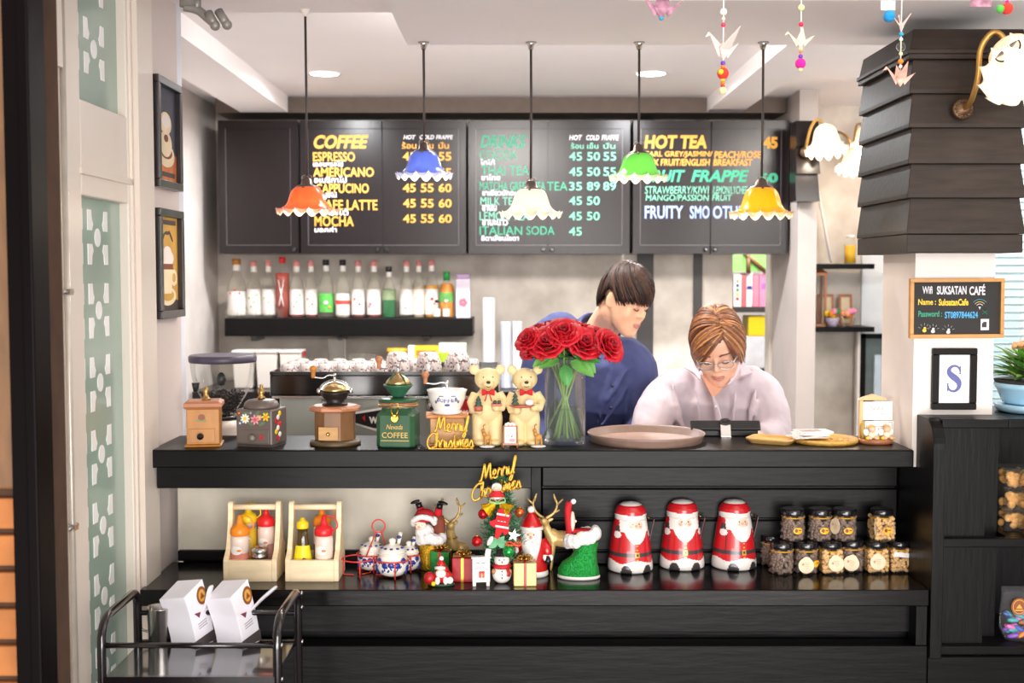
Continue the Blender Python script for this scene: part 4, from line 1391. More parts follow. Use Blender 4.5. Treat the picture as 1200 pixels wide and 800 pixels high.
m.build('emblem', t)
MB(BRASS).lathe([(.012, .1172), (.012, .121), (.007, .124), (.006, .135), (.008, .139), (.004, .149), (0, .153)], (.005, 0, 0), 16, capt=False).build('spindle', t)
# 2 grey floral mill
FLG = mat('taupe_tin_paint', '#625650', .4, var=.08)
t = thing('coffee_mill', 'taupe tin coffee mill painted with daisies and a pink rose', 'coffee mill', at(307, YI + .01, ZC), R(-14), group='coffee mills on the bar counter')
MB(FLG).b2(-.050, .050, -.045, .045, .004, .096).build('body', t, bevel=.004)
MB(mat('taupe_dark', '#544c47', .4)).b2(-.048, .048, -.043, .043, 0, .0039).build('base_plate', t)
MB(FLG).lathe([(.046, .0962), (.045, .103), (.041, .112), (.034, .117), (.012, .119)], seg=28).build('lid', t)
MB(BRASS).lathe([(.010, .1192), (.010, .124), (.006, .127), (.009, .133), (.010, .139), (.004, .144), (.004, .150), (.006, .153), (0, .157)], seg=16, capt=False).build('finial', t)
dw = MB(FLG).b2(-.042, .042, -.0475, -.0452, .010, .044).build('drawer', t, bevel=.001)
MB(mat('grey_knob', '#7a756f', .3)).lathe([(.004, 0), (.004, .004), (.009, .008), (.007, .013), (0, .015)], (.0, -.0475, .024), 16, (R(90), 0, 0), capt=False).build('knob', dw)
def flower(m, cx, cz, r, petal, centre, n=9, y=-.0462):
    m = MB(petal)
    for k in range(n):
        a = 2 * PI * k / n
        m.prism(ellip(cx + r * .62 * math.cos(a), cz + r * .62 * math.sin(a), r * .42, r * .2, 10, a), y - .0004 * (k % 2), y + .001)
    m.use(centre)
    m.prism(ellip(cx, cz, r * .36, r * .36, 12), y - .0012, y + .001)
    m.build('painted_flower', t)
LEAFP = mat('painted_leaf', '#5f7a5a', .5)
m = MB(LEAFP)
for cx, cz, a in ((-.036, .062, .6), (-.010, .060, -.4), (.022, .060, .4), (.036, .084, -.5), (-.022, .085, .2), (.010, .086, .9)):
    m.prism(ellip(cx, cz, .010, .004, 10, a), -.0455, -.0448)
flower(m, -.024, .072, .0125, WHITE, YEL)
flower(m, .033, .078, .0115, YEL, ORG, 6)
flower(m, .004, .070, .013, mat('pink_petal_paint', '#e8949a', .5), mat('deep_pink_paint', '#c95a6a', .5), 7)
flower(m, .016, .076, .007, mat('pale_pink_paint', '#f0b6b4', .5), YEL, 6)
flower(m, -.008, .087, .005, mat('blue_petal_paint', '#5a7ab0', .5), YEL, 6)
flower(m, -.040, .086, .005, RED, YEL, 5)
flower(m, -.038, .060, .006, mat('blue_petal_paint', '#5a7ab0', .5), WHITE, 5)
flower(m, .022, .026, .007, RED, RED, 6, -.0482)
m.build('painted_leaves', t)
m = MB(RED)
for k in range(8):
    m.use([RED, WHITE, YEL, PAPER, REDP][k % 5])
    m.ell((.0505, -.01 + .012 * math.sin(k * 2.1), .02 + k * .009), (.001, .009, .007), seg=10, rings=6)
m.build('painted_posy', t)
# 3 octagonal mill
t = thing('coffee_mill', 'eight sided brown wooden coffee mill with an open iron bowl and a brass dome', 'coffee mill', at(393, YI + .01, ZC), 0, group='coffee mills on the bar counter')
oct_ = lambda r, z: [Vector((r * math.cos(PI / 8 + k * PI / 4), r * math.sin(PI / 8 + k * PI / 4), z)) for k in range(8)]
MB(mat('mossy_brown_wood', '#5a4a30', .5, var=.3)).lathe([(.062, 0), (.066, .005), (.064, .011), (.056, .015)], seg=40).build('base_plate', t)
MB(WALNUT).loft([oct_(.054, .0152), oct_(.054, .088)], smooth=False).build('body', t, bevel=.001)
MB(REDW).loft([oct_(.060, .0882), oct_(.068, .092), oct_(.068, .098), oct_(.058, .103)], smooth=False).build('top_plate', t)
dw = MB(mat('tan_drawer_wood', '#b98a4c', .45, var=.1, scale=12, stretch=(2, 6, 8))).b2(-.035, .015, -.0545, -.0503, .018, .052).build('drawer', t, bevel=.001)
MB(BRASS).lathe([(.005, 0), (.005, .003), (.002, .006)], (-.010, -.0546, .034), 12, (R(90), 0, 0)).build('knob', dw)
MB(mat('cast_iron', '#2a2422', .4, .5, var=.2)).lathe([(.030, .1032), (.034, .106), (.026, .108), (.022, .110), (.032, .124), (.036, .134), (.0365, .138)], seg=32).build('bowl', t)
MB(mat('pale_brass', '#cdb07a', .3, 1., var=.1)).lathe([(.033, .1382), (.031, .146), (.022, .154), (.008, .158)], seg=28).build('dome', t)
st = MB(CHROME).tube([(.036 * math.cos(a), 0, .138 + .026 * math.sin(a)) for a in [PI * k / 14 for k in range(15)]], .0032, 8, flat=1.8)
for s_ in (-1, 1):
    st.lathe([(.004, -.004), (.006, 0), (.006, .006), (.004, .010)], (s_ * .041, 0, .136), 10)
st.build('strap', t)
crank(t, .163, PI * 1.02, .055, OAK, .0105)
# 4 green jar mill
t = thing('coffee_mill', 'green glass jar coffee mill lettered COFFEE with a gold clip and green funnel', 'coffee mill', at(467, YI - .005, ZC), R(-5), group='coffee mills on the bar counter')
DGG = mat('green_jar_glass', '#32583c', .3, var=.12, spec=.2)
ch = lambda a, b, z: [Vector(p) for p in ((-a, -a + b, z), (-a + b, -a, z), (a - b, -a, z), (a, -a + b, z), (a, a - b, z), (a - b, a, z), (-a + b, a, z), (-a, a - b, z))]
MB(DGG).loft([ch(.047, .012, 0), ch(.050, .012, .004), ch(.050, .012, .082), ch(.040, .015, .094), ch(.038, .016, .100)], smooth=False).build('jar_body', t, bevel=.002)
MB(GLSJ).lathe([(.049, .1003), (.050, .104), (.050, .110)], seg=32).build('neck_ring', t)
MB(mat('salmon_seal', '#d9735a', .5)).lathe([(.048, .1102), (.048, .113)], seg=32).build('seal', t)
MB(DGG).lathe([(.050, .1132), (.051, .119), (.044, .123), (.022, .124)], seg=32).build('lid', t)
m = MB(GOLD)
m.ring((0, 0, .106), .0508, .0016, 36, 6)
m.tube([(-.009, -.053, .098), (-.009, -.054, .114), (.009, -.054, .114), (.009, -.053, .098)], .0018, 6)
m.tube([(-.009, -.053, .098), (-.004, -.055, .080), (.004, -.055, .080), (.009, -.053, .098)], .0018, 6)
m.lathe([(.0, 0), (.009, 0), (.011, .002), (.009, .004)], (0, -.051, .076), 18, (R(90), 0, 0))
m.build('clip', t)
FUN = mat('bottle_green_enamel', '#2f6046', .3, var=.06)
MB(FUN).lathe([(.014, .1242), (.016, .128), (.030, .146), (.037, .154), (.038, .158)], seg=32).build('funnel', t)
MB(mat('pale_brass', '#cdb07a', .3, 1., var=.1)).lathe([(.034, .1582), (.030, .167), (.020, .177), (.012, .182), (.007, .186)], seg=28).build('dome', t)
m = MB(FUN)
for k in range(4):
    a = k * PI / 2 + .8
    m.tube([(.034 * math.cos(a), .034 * math.sin(a), .158), (.024 * math.cos(a), .024 * math.sin(a), .176), (.008 * math.cos(a), .008 * math.sin(a), .186)], .002, 6)
m.build('cage', t)
crank(t, .188, PI * .99, .050, REDW, .0115)
m = MB(mat('gold_lettering', '#c9a24a', .4, .3))
put_text(m, 'COFFEE', -.033, .033, .026, .040, -.0506, .0)
put_text(m, 'Nevada', -.022, .020, .048, .060, -.0506, .0, .3)
m.b2(-.036, .036, -.0508, -.0500, .018, .0195)
m.build('lettering', t)
# 5 white porcelain mill
t = thing('coffee_mill', 'white porcelain bowl coffee mill on a light wooden box, beside the first bear', 'coffee mill', at(524, YI + .02, ZC), R(4), group='coffee mills on the bar counter')
LW = mat('light_beech', '#c9955a', .45, var=.1, scale=8, stretch=(6, 6, 2))
MB(LW).b2(-.052, .052, -.046, .046, 0, .007).build('base_plate', t, bevel=.002)
MB(LW).b2(-.044, .044, -.04, .04, .0072, .072).build('body', t, bevel=.002)
MB(mat('orange_beech', '#d2884a', .4, var=.1)).b2(-.055, .055, -.046, .046, .0722, .080).build('top_plate', t, bevel=.003)
MB(WHG).lathe([(.038, .0802), (.040, .086), (.034, .090), (.040, .100), (.047, .118), (.050, .136), (.053, .142), (.048, .143), (.044, .136)], seg=40, capt=True).build('bowl', t)
m = MB(BLUEP)
for i, chh in enumerate('COFFEE'):
    a = -PI / 2 + (i - 2.5) * .20
    q = MB(BLUEP)
    put_text(q, chh, -.004, .004, -.005, .005, 0, .02)
    q.M = Matrix.Identity(4)
    mm = Matrix.Translation((.0475 * math.cos(a), .0475 * math.sin(a), .116 + .004 * abs(i - 2.5) / 2.5)) @ Matrix.Rotation(a + PI / 2, 4, 'Z')
    m.add([mm @ Vector(p) for p in q.v], q.f, False)
for a0 in (-.55, .55):
    m.tube([(.0485 * math.cos(-PI / 2 + a0 + .12 * math.cos(k / 6 * PI) * (1 if a0 > 0 else -1)), .0485 * math.sin(-PI / 2 + a0 + .12 * math.cos(k / 6 * PI) * (1 if a0 > 0 else -1)), .118 + .008 * math.sin(k / 6 * PI * 2 - PI)) for k in range(7)], .001, 5)
for a0 in (-.4, -.32, -.24, .24, .32, .4):
    m.ell((.0502 * math.cos(-PI / 2 + a0), .0502 * math.sin(-PI / 2 + a0), .129), (.0022, .0012, .0012), seg=6, rings=4)
m.ell((0, -.0445, .106), (.007, .001, .003), seg=8, rings=5)
m.build('blue_lettering', t)
crank(t, .143, PI * 1.0, .056, REDW, .0115, .004)

# gold Merry Christmas sign made of one bent stroke per word
def cursive(words):
    """single stroke script, x-height 1"""
    L = {'M': ([(-.1, .2), (.0, .0), (.2, .6), (.42, 1.7), (.5, 1.9), (.55, 1.3), (.6, .3), (.85, 1.2), (1.08, 1.85), (1.15, 1.6), (1.15, .6), (1.25, .05), (1.5, .3)], 1.5),
         'e': ([(.0, .3), (.35, .6), (.4, .9), (.22, 1.0), (.08, .6), (.2, .1), (.45, .05), (.65, .3)], .65),
         'r': ([(.0, .3), (.15, .95), (.22, 1.05), (.3, .85), (.5, .9), (.48, .5), (.5, .1), (.7, .2)], .65),
         'y': ([(.0, .4), (.1, .95), (.15, .3), (.35, .05), (.6, .5), (.68, 1.0), (.62, .2), (.5, -.7), (.25, -.85), (.2, -.55), (.5, -.15), (.9, .35)], .9),
         'Y': ([(.0, .4), (.1, .95), (.15, .3), (.35, .05), (.6, .7), (.75, 1.5), (.9, 2.0), (.95, 1.7), (.7, .6), (.5, -.5), (.25, -.7), (.3, -.3), (.8, .2)], .9),
         'C': ([(1.35, 1.5), (1.25, 1.75), (.9, 1.8), (.4, 1.3), (.2, .6), (.4, .05), (.9, .0), (1.3, .35)], 1.25),
         'h': ([(.0, .3), (.3, 1.2), (.35, 1.8), (.22, 1.9), (.15, 1.2), (.12, .0), (.25, .7), (.45, .95), (.55, .6), (.58, .1), (.8, .25)], .75),
         'i': ([(.0, .3), (.14, .95), (.14, .3), (.25, .05), (.45, .3)], .42),
         's': ([(.0, .2), (.25, .95), (.32, .9), (.45, .4), (.35, .05), (.1, .1), (.4, .1), (.6, .3)], .6),
         't': ([(.0, .3), (.2, 1.2), (.22, 1.7), (.2, .6), (.25, .05), (.5, .3)], .5),
         'm': ([(.0, .3), (.12, .95), (.14, .05), (.32, .9), (.45, .9), (.46, .05), (.64, .9), (.78, .9), (.8, .1), (1.0, .25)], .98),
         'a': ([(.0, .3), (.5, .95), (.3, 1.0), (.08, .5), (.2, .05), (.45, .4), (.52, .95), (.52, .2), (.75, .2)], .7)}
    out = []
    for w, x, z in words:
        p = []
        for c in w:
            pts, adv = L[c]
            p += [(x + a, z + b) for a, b in pts]
            x += adv * .92
        out.append(p)
    return out
GLDS = mat('gold_glitter_card', '#dca93c', .4, .5, var=.25, scale=160)
def script_sign(t, w, tilt, lw=.0022):
    ws = cursive([('MerrY', 1.2, 2.0), ('Christmas', .0, 0)])
    allp = [p for w_ in ws for p in w_]
    x0, x1 = min(p[0] for p in allp), max(p[0] for p in allp)
    k = w / (x1 - x0)
    zmin = min(p[1] for p in allp)
    for w_, nm in zip(ws, ('upper_word', 'lower_word')):
        pts = smooth_pts([((a - (x0 + x1) / 2) * k, 0, (b - zmin) * k + lw + tilt * (a - x0) * k) for a, b in w_], 4)
        m = MB(GLDS)
        m.tube(pts, lw, 6, flat=1.2)
        if nm == 'lower_word':
            ix = [p for p in pts]
            m.ell(((4.05 - (x0 + x1) / 2) * k, 0, (1.35 - zmin) * k + tilt * 3.8 * k), lw * 1.2, seg=8, rings=6)
        m.build(nm, t)
t = thing('script_sign', 'gold script sign reading Merry Christmas standing before the white porcelain mill', 'sign', (W(528, 520, 3.0).x, 3.0, ZC), R(2))
script_sign(t, .118, 0)
MB(GLDS).b2(-.055, .057, -.006, .006, 0, .0018).build('base_strip', t)

# bears
BEAR = mat('cream_resin', '#e7cf9a', .55, var=.05, scale=30)
DEERM = mat('tan_resin', '#c98f45', .5, var=.1)
PINEM = mat('dark_pine_resin', '#3d5348', .6, var=.2)
def bear(px, mirror, label):
    Yb = 3.06
    t = thing('bear_figurine', label, 'figurine', at(px, Yb, ZC), R(6), group='bear figurines on the bar counter')
    m = MB(BEAR)
    s = mirror
    for q in (-1, 1):
        m.loft([[Vector((q * .019 + r * math.cos(a) , r * .95 * math.sin(a), z)) for a in [2 * PI * k / 16 for k in range(16)]] for r, z in ((.020, .0), (.021, .012), (.020, .04), (.021, .07), (.018, .09))])
        m.ell((q * .019, -.012, .009), (.018, .022, .010))
        m.ell((q * .034, 0, .196), (.013, .008, .013))
    m.ell((0, 0, .095), (.038, .031, .040))
    m.ell((0, .002, .122), (.030, .024, .028))
    m.ell((0, -.002, .172), (.033, .030, .029))
    m.ell((0, -.026, .162), (.016, .013, .012))
    # arms
    m.tube([(-.030, 0, .135), (-.041, -.006, .112), (-.036, -.022, .094), (-.024, -.034, .095)], [.012, .0125, .0115, .0105], 12)
    m.tube([(.030, 0, .135), (.041, -.008, .115), (.034, -.026, .100), (.020, -.034, .102)], [.012, .0125, .0115, .0105], 12)
    m.ell((-.024, -.035, .095), .0115)
    m.ell((.020, -.035, .102), .0115)
    m.build('body', t, remesh=.0022, smooth_it=4)
    f = MB(BLK)
    f.ell((0, -.0385, .166), (.0055, .003, .004), seg=12, rings=8)
    for q in (-1, 1):
        f.ell((q * .012, -.031, .179), (.0017, .001, .0017), seg=8, rings=6)
    f.tube([(-.006, -.0375, .156), (0, -.0388, .1535), (.006, -.0375, .156)], .0007, 5)
    f.build('face', t)
    b = MB(REDF)
    for q in (-1, 1):
        b.loft([[Vector((q * x, -.031 + .003 * math.cos(a), .140 + h * math.sin(a))) for a in [2 * PI * k / 10 for k in range(10)]] for x, h in ((.001, .003), (.008, .007), (.015, .009), (.0165, .0075))])
        if s > 0:
            b.tube([(q * .002, -.033, .139), (q * .006, -.035, .127), (q * .009, -.034, .118)], [.002, .0035, .004], 6, flat=.4)
    b.ell((0, -.0345, .140), (.004, .003, .004), seg=10, rings=8)
    b.build('bow', t)
    # things in its paws
    pl = MB(mat('terracotta_resin', '#b9604a', .5))
    if s > 0:
        pl.cyl((-.026, -.044, .094), .010, .013, 14, r2=.012)
        pl.b2(.008, .034, -.050, -.030, .106, .112)
    else:
        pl.lathe([(.02, 0), (.032, .006)], (-.012, -.045, .103), 18, sx=1.1, sy=.55)
    pl.build('tray', t)
    g = MB(PINEM)
    if s > 0:
        for k in range(3):
            g.lathe([(.011 - k * .002, 0), (.001, .012)], (-.026, -.044, .107 + k * .007), 10)
        g.ell((.016, -.042, .116), .005, seg=8, rings=6)
        g.ell((.027, -.041, .116), .005, seg=8, rings=6)
    else:
        for k in range(3):
            g.lathe([(.011 - k * .002, 0), (.001, .012)], (-.030, -.046, .112 + k * .009), 10)
        g.use(WHG)
        g.ell((.006, -.045, .115), (.011, .008, .009))
    g.build('carried_ornament', t)
    # small reindeer at the feet
    d = MB(DEERM)
    ox = -.004 if s > 0 else .030
    d.ell((ox, -.042, .026), (.010, .007, .008), (0, R(-25), 0))
    d.tube([(ox - .006, -.042, .030), (ox - .009, -.042, .040)], .0045, 8)
    d.ell((ox - .010, -.046, .044), (.005, .008, .005))
    for q in (-1, 1):
        for x in (-.006, .007):
            d.tube([(ox + x, -.042 + q * .004, .024), (ox + x + .001, -.042 + q * .005, .005)], .0022, 6)
        d.tube([(ox - .009, -.042 + q * .003, .047), (ox - .010, -.042 + q * .006, .056), (ox - .004, -.042 + q * .008, .060)], .0011, 5)
    d.build('reindeer', t)
    MB(FLUFF).ell((ox, -.042, .003), (.020, .014, .004)).build('snow_patch', t)
    return t
bear(571, 1, 'cream bear figurine holding a potted tree, beside the white porcelain mill')
bear(615, -1, 'cream bear figurine holding a tray with a snowball, beside the rose vase')

# little easel board between the bears
t = thing('easel_sign', 'tiny wooden easel sign with a snow topped white board between the two bears', 'sign', at(598, 3.01, ZC), R(2), rot=(R(-6), 0, R(2)))
m = MB(REDW)
for q in (-1, 1):
    m.tube([(q * .018, 0, 0), (q * .016, 0, .056)], .0028, 6)
m.b2(-.019, .019, -.003, .002, .008, .0125)
m.b2(-.017, .017, -.002, .002, .054, .058)
m.build('easel', t)
MB(REDW).tube([(0, .022, .001), (0, .002, .045)], .002, 6).build('back_leg', t)
m = MB(PAPER).b2(-.0145, .0145, -.0035, -.0005, .0128, .0538)
m.use(mat('grey_ink', '#8a8a8a', .6))
put_text(m, 'CUTE', -.010, .008, .042, .048, -.0040, .0)
put_text(m, 'Santa', -.011, .010, .031, .039, -.0040, .0, .3)
m.use(RED)
m.prism(ellip(.005, .020, .008, .0045), -.0042, -.0034)
m.prism([(-.002, .025), (.004, .033), (.007, .027)], -.0042, -.0034)
m.use(WHITE)
m.prism(ellip(.003, .0255, .007, .0016), -.0046, -.0034)
m.build('board', t)
m = MB(FLUFF)
for k in range(5):
    m.ell((-.010 + k * .005, -.001, .060 + .002 * (k % 2)), .0042, seg=8, rings=6)
m.build('snow_cap', t)

# rose vase
Yv = 3.09
vx = W(662, 520, Yv).x
t = thing('glass_vase', 'tall clear glass cylinder vase half full of water holding red roses', 'vase', (vx, Yv, ZC))
HV, RV = .222, .0535
MB(GLS).lathe([(RV, .002), (RV, HV), (RV - .004, HV), (RV - .004, .012), (0, .012)], seg=40, capb=True, capt=False).build('glass_body', t)
MB(glass('vase_water', '#e9f0ec', .9, .02)).lathe([(RV - .005, .013), (RV - .005, .094), (0, .094)], seg=36, capt=False).ring((0, 0, .094), RV - .005, .0011, 40, 6).build('water', t)
STEM = mat('rose_stem', '#7d9a4a', .5, var=.15)
LEAF = mat('rose_leaf', '#3f8a3a', .45, var=.2, scale=30)
PET = mat('red_rose_petal', '#c20f24', .55, var=.18, scale=40)
PET2 = mat('deep_rose_petal', '#8f0a1c', .6, var=.2, scale=40)
def rose_mesh():
    rn = random.Random(7)
    m = MB(PET)
    layers = [(5, .006, .020, .030, .1), (5, .012, .026, .030, .35), (6, .019, .032, .028, .65), (7, .026, .037, .024, .95), (7, .031, .040, .018, 1.2)]
    for li, (n, r0, w_, h, open_) in enumerate(layers):
        m.use(PET2 if li == 0 else PET)
        for k in range(n):
            a0 = 2 * PI * k / n + li * .7 + rn.uniform(-.15, .15)
            def fn(uu, vv, a0=a0, r0=r0, w_=w_, h=h, open_=open_):
                ang = a0 + (uu - .5) * 2 * PI / n * 1.55
                rr = r0 * (.25 + .85 * math.sin(min(1, vv * 1.1) * PI / 2)) + open_ * .014 * max(0, vv - .6) ** 1.3 * 3
                zz = -.012 + (h + .012) * vv - .010 * (abs(uu - .5) * 2) ** 2 * vv - open_ * .020 * max(0, vv - .7)
                rr += .0015 * math.sin(uu * 9 + a0 * 3) * vv
                return (rr * math.cos(ang), rr * math.sin(ang), zz)
            m.quadgrid(fn, 6, 5)
    return m
RM = rose_mesh()
def leaf(m, p, d, L, w_, up=(0, 0, 1)):
    p, d = Vector(p), Vector(d).normalized()
    side = d.cross(Vector(up))
    if side.length < .1:
        side = Vector((1, 0, 0))
    side.normalize()
    nrm = side.cross(d)
    def fn(uu, vv):
        ww = w_ * math.sin(PI * min(1, vv * .96 + .02)) ** .8 * (1 - .25 * vv)
        return p + d * L * vv + side * (uu - .5) * 2 * ww + nrm * (abs(uu - .5) * ww * .6 - L * .25 * vv * vv)
    m.quadgrid(fn, 4, 7)
rr = random.Random(12)
rose_c = [(620, 399, -.04, .8), (632, 391, .03, .9), (645, 388, .06, 1.0), (660, 392, -.05, 1.05), (643, 403, -.055, 1.1), (672, 387, .05, .95), (688, 392, .06, 1.0), (683, 404, -.05, 1.05), (664, 401, .0, 1.0), (702, 400, .0, 1.0), (712, 406, -.05, 1.0), (626, 407, -.01, .9), (656, 384, .1, .9)]
rlabels = ['outermost red rose at the blue sleeve side of the bouquet', 'red rose above the outermost one beside the bears', 'red rose at the crown of the bouquet over the second bear', 'front red rose above the middle of the vase', 'wide front red rose leaning over the vase rim near the bear', 'red rose at the top beside the man chest', 'red rose at the back of the bouquet on the man side', 'front red rose above the big green leaf', 'red rose in the heart of the bouquet', 'red rose near the tray side of the bouquet', 'lowest outward drooping red rose on the tray side', 'low red rose tucked under the outermost one', 'rearmost red rose at the top of the bouquet']
for (px, py, dy, sc), lb in zip(rose_c, rlabels):
    c = W(px, py, Yv + dy)
    base = Vector((vx - (c.x - vx) * .45 + rr.uniform(-.012, .012), Yv - dy * .3 + rr.uniform(-.01, .01), ZC + .016))
    rim = Vector((vx + max(-.04, min(.04, (c.x - vx) * .45)), Yv + dy * .35, ZC + HV - .005))
    t = thing('rose', lb, 'rose', tuple(c), 0, 'red roses in the glass vase')
    d = (c - rim).normalized()
    q = Vector((0, 0, 1)).rotation_difference(Vector((d.x * 1.1, d.y - .45, abs(d.z) * .8 + .25)).normalized())
    b = MB(PET)
    b.mats, b.v, b.f, b.mi, b.sm = list(RM.mats), list(RM.v), list(RM.f), list(RM.mi), list(RM.sm)
    o = b.build('bloom', t, solid=.0006)
    o.rotation_euler = q.to_euler()
    o.scale = (sc * .98,) * 3
    MB(STEM).tube(smooth_pts([(0, 0, -.004), (rim - c) * .5 + Vector((0, 0, .01)), rim - c, (base - c) * .6 + (rim - c) * .4, base - c], 5), .0028, 7).build('stem', t)
    m = MB(LEAF)
    for k in range(3):
        a = rr.uniform(0, 2 * PI)
        leaf(m, (rim - c) * .35, (math.cos(a), math.sin(a), -.1), .030, .010)
    for k in range(3):
        a = rr.uniform(0, 2 * PI)
        leaf(m, (rim - c) * .8, (math.cos(a), math.sin(a) * .8, .15), rr.uniform(.035, .05), .013)
    for k in range(5):
        a = 2 * PI * k / 5
        leaf(m, (0, 0, -.008), (math.cos(a), math.sin(a), -.2), .022, .005)
    m.build('leaves', t)
t = thing('rose_sprig', 'broad green rose leaves spilling over the vase rim under the roses', 'leaves', (vx, Yv, ZC + HV))
LEAF2 = mat('light_rose_leaf', '#6aa850', .45, var=.2, scale=30)
for px, py, dx, dz, L, w_ in ((672, 426, .5, -.22, .070, .024), (650, 424, -.5, -.10, .058, .020), (680, 420, .8, -.05, .065, .020), (640, 417, -.8, .05, .055, .018), (692, 422, .7, -.55, .052, .018), (660, 430, .1, -.6, .055, .020), (632, 421, -.7, -.25, .05, .016), (665, 422, -.1, .1, .05, .02)):
    c = W(px, py, Yv - .062) - Vector((vx, Yv, ZC + HV))
    m = MB(LEAF2 if px in (672, 650, 692, 632) else LEAF)
    leaf(m, (c.x * .6, c.y, c.z + .006), (dx, -.30, dz), L, w_, (0, -.7, .7))
    m.build('leaf_blade', t)
MB(STEM).tube([(.004, -.02, .0), (.006, -.01, -.06), (-.012, .01, -.2)], .0025, 6).build('stem', t)

# round tray
Yt = 3.145
t = thing('round_tray', 'large round brown serving tray lying at the front of the bar counter', 'tray', (W(757, 518, Yt).x, Yt, ZC))
TRM = mat('brown_tray_plastic', '#8a7064', .45, var=.08, scale=60)
MB(TRM).lathe([(.0, 0), (.135, 0), (.142, .004), (.150, .020), (.154, .024), (.156, .022), (.152, .016), (.146, .0)], seg=64, capt=False, capb=False).build('tray_body', t)
MB(mat('pinkish_tray_mat', '#a08478', .6, var=.08, scale=80)).lathe([(.0, .0045), (.139, .0045)], seg=64, capb=False, capt=False).build('non_slip_mat', t)
# tablet
t = thing('tablet', 'black tablet on a silver clip stand before the woman', 'tablet', (W(850, 515, 3.225).x, 3.215, ZC), R(0))
m = MB(BLKPL)
m.box((0, .012, .030), (.190, .008, .030), (R(-38), 0, 0))
m.build('tablet_body', t, bevel=.003)
m = MB(STEEL).box((-.002, -.004, .018), (.028, .004, .034), (R(-20), 0, 0))
m.b2(-.016, .013, -.012, .030, 0, .004)
m.build('stand_clip', t, bevel=.001)
MB(BLKPL).ring((-.002, .003, .041), .011, .003, 20, 6, (R(60), 0, 0), 1.3, .7).build('finger_ring', t)
MB(BLKPL).b2(-.09, .09, .015, .03, 0, .018).build('foot', t, bevel=.003)
# wooden board and round woven tray with leaflets
t = thing('wooden_plate', 'small pale wooden plate with rounded corners beside the tablet', 'plate', (W(905, 520, 3.12).x, 3.12, ZC), R(-28))
def rrect(a, b, r, n=6):
    o = []
    for cx, cy, s0 in ((a - r, b - r, 0), (-a + r, b - r, PI / 2), (-a + r, -b + r, PI), (a - r, -b + r, 1.5 * PI)):
        for k in range(n + 1):
            o.append((cx + r * math.cos(s0 + PI / 2 * k / n), cy + r * math.sin(s0 + PI / 2 * k / n)))
    return o
YW_ = mat('yellowish_wood', '#dcae68', .45, var=.1, scale=8, stretch=(2, 8, 8))
m = MB(YW_)
m.loft([[Vector((x * s_, y * s_, z)) for x, y in rrect(.062, .05, .022)] for s_, z in ((.86, 0), (1, .010), (1.0, .013), (.94, .013), (.86, .006))], smooth=False)
m.build('plate', t)
t = thing('round_mat', 'round woven yellow tray carrying a pile of leaflets', 'tray', (W(966, 520, 3.12).x, 3.12, ZC))
WV = mat('woven_cane', '#d9a850', .6, var=.25, scale=70, bump=.4)
m = MB(WV).lathe([(0, 0), (.082, 0), (.086, .004), (.087, .011), (.083, .013), (.080, .007), (0, .006)], seg=56, capb=False, capt=False)
for k in range(6):
    m.ring((0, 0, .007), .012 + k * .012, .0022, 40, 5)
m.build('woven_body', t)
lx, ly = W(948, 515, 3.11).x, 3.11
INK = mat('leaflet_ink', '#a98f8c', .6, var=.4, scale=70)
lbs = ['bottom leaflet of the pile on the woven tray', 'second leaflet of the pile on the woven tray', 'third leaflet of the pile on the woven tray', 'fourth leaflet of the pile on the woven tray', 'topmost leaflet of the pile on the woven tray']
for k in range(5):
    t = thing('leaflet', lbs[k], 'leaflet', (lx - .006 + .004 * k, ly - .006 * (k % 2), ZC + .0145 + .0036 * k), R(12 + [0, 20, -14, 8, -4][k]), group='leaflets on the woven tray')
    MB(PAPER).b2(-.045, .045, -.03, .03, 0, .003).build('sheet', t)
    MB(INK).b2(-.038, .020, -.022, .018, .0030, .0034).build('printed_picture', t)
# card holder
Yc = 3.10
t = thing('card_holder', 'wooden card holder with two small angel figures on a reddish oval base by the pillar', 'card holder', at(1026, Yc, ZC), R(4))
MB(REDW).lathe([(.043, 0), (.046, .004), (.046, .010), (.042, .013)], seg=40, sy=.8).build('base', t)
LTW = mat('light_pine_frame', '#dcb887', .5, var=.1)
m = MB(LTW)
m.b2(-.042, -.032, .004, .014, .0132, .112)
m.prism([(-.046, .112), (.028, .112), (.024, .119), (-.006, .128), (-.036, .119)], .0, .018)
m.build('wooden_frame', t, bevel=.002)
PG = mat('pale_grey_ink', '#9a8f94', .6)
m = MB(PAPER).b2(-.032, .046, .006, .0075, .060, .108)
m.use(PG)
put_text(m, 'Tip Box', -.012, .024, .084, .095, .0055, 0, .4)
put_text(m, 'Thank you for your kindness', -.022, .030, .074, .080, .0055, 0, .4)
m.build('upper_card', t)
m = MB(PAPER).b2(-.030, .046, -.003, -.0015, .0135, .058)
m.use(PG)
for z in (.017, .054):
    m.b2(-.026, .043, -.0034, -.003, z, z + .0012)
for x in (-.026, .042):
    m.b2(x, x + .0012, -.0034, -.003, .017, .0552)
m.b2(-.01, .03, -.0034, -.003, .044, .0455)
m.build('lower_card', t)
def angel(x, label):
    a = MB(mat('angel_cream', '#f1dcc0', .5)).ell((x, -.020, .024), (.009, .008, .010))
    a.use(SKINC)
    a.ell((x, -.022, .039), (.0085, .008, .008))
    a.use(mat('straw_hair', '#d9a850', .6))
    a.ell((x, -.0195, .043), (.009, .008, .007))
    for q in (-1, 1):
        a.use(SKINC)
        a.ell((x + q * .008, -.028, .017), (.005, .009, .0045))
        a.use(WHITE)
        a.ell((x + q * .012, -.014, .030), (.008, .002, .010), (0, q * .5, 0))
        a.use(YEL)
        a.ell((x + q * .012, -.026, .0165), (.006, .006, .005))
    a.build('angel', t)
angel(-.018, '')
angel(.022, '')
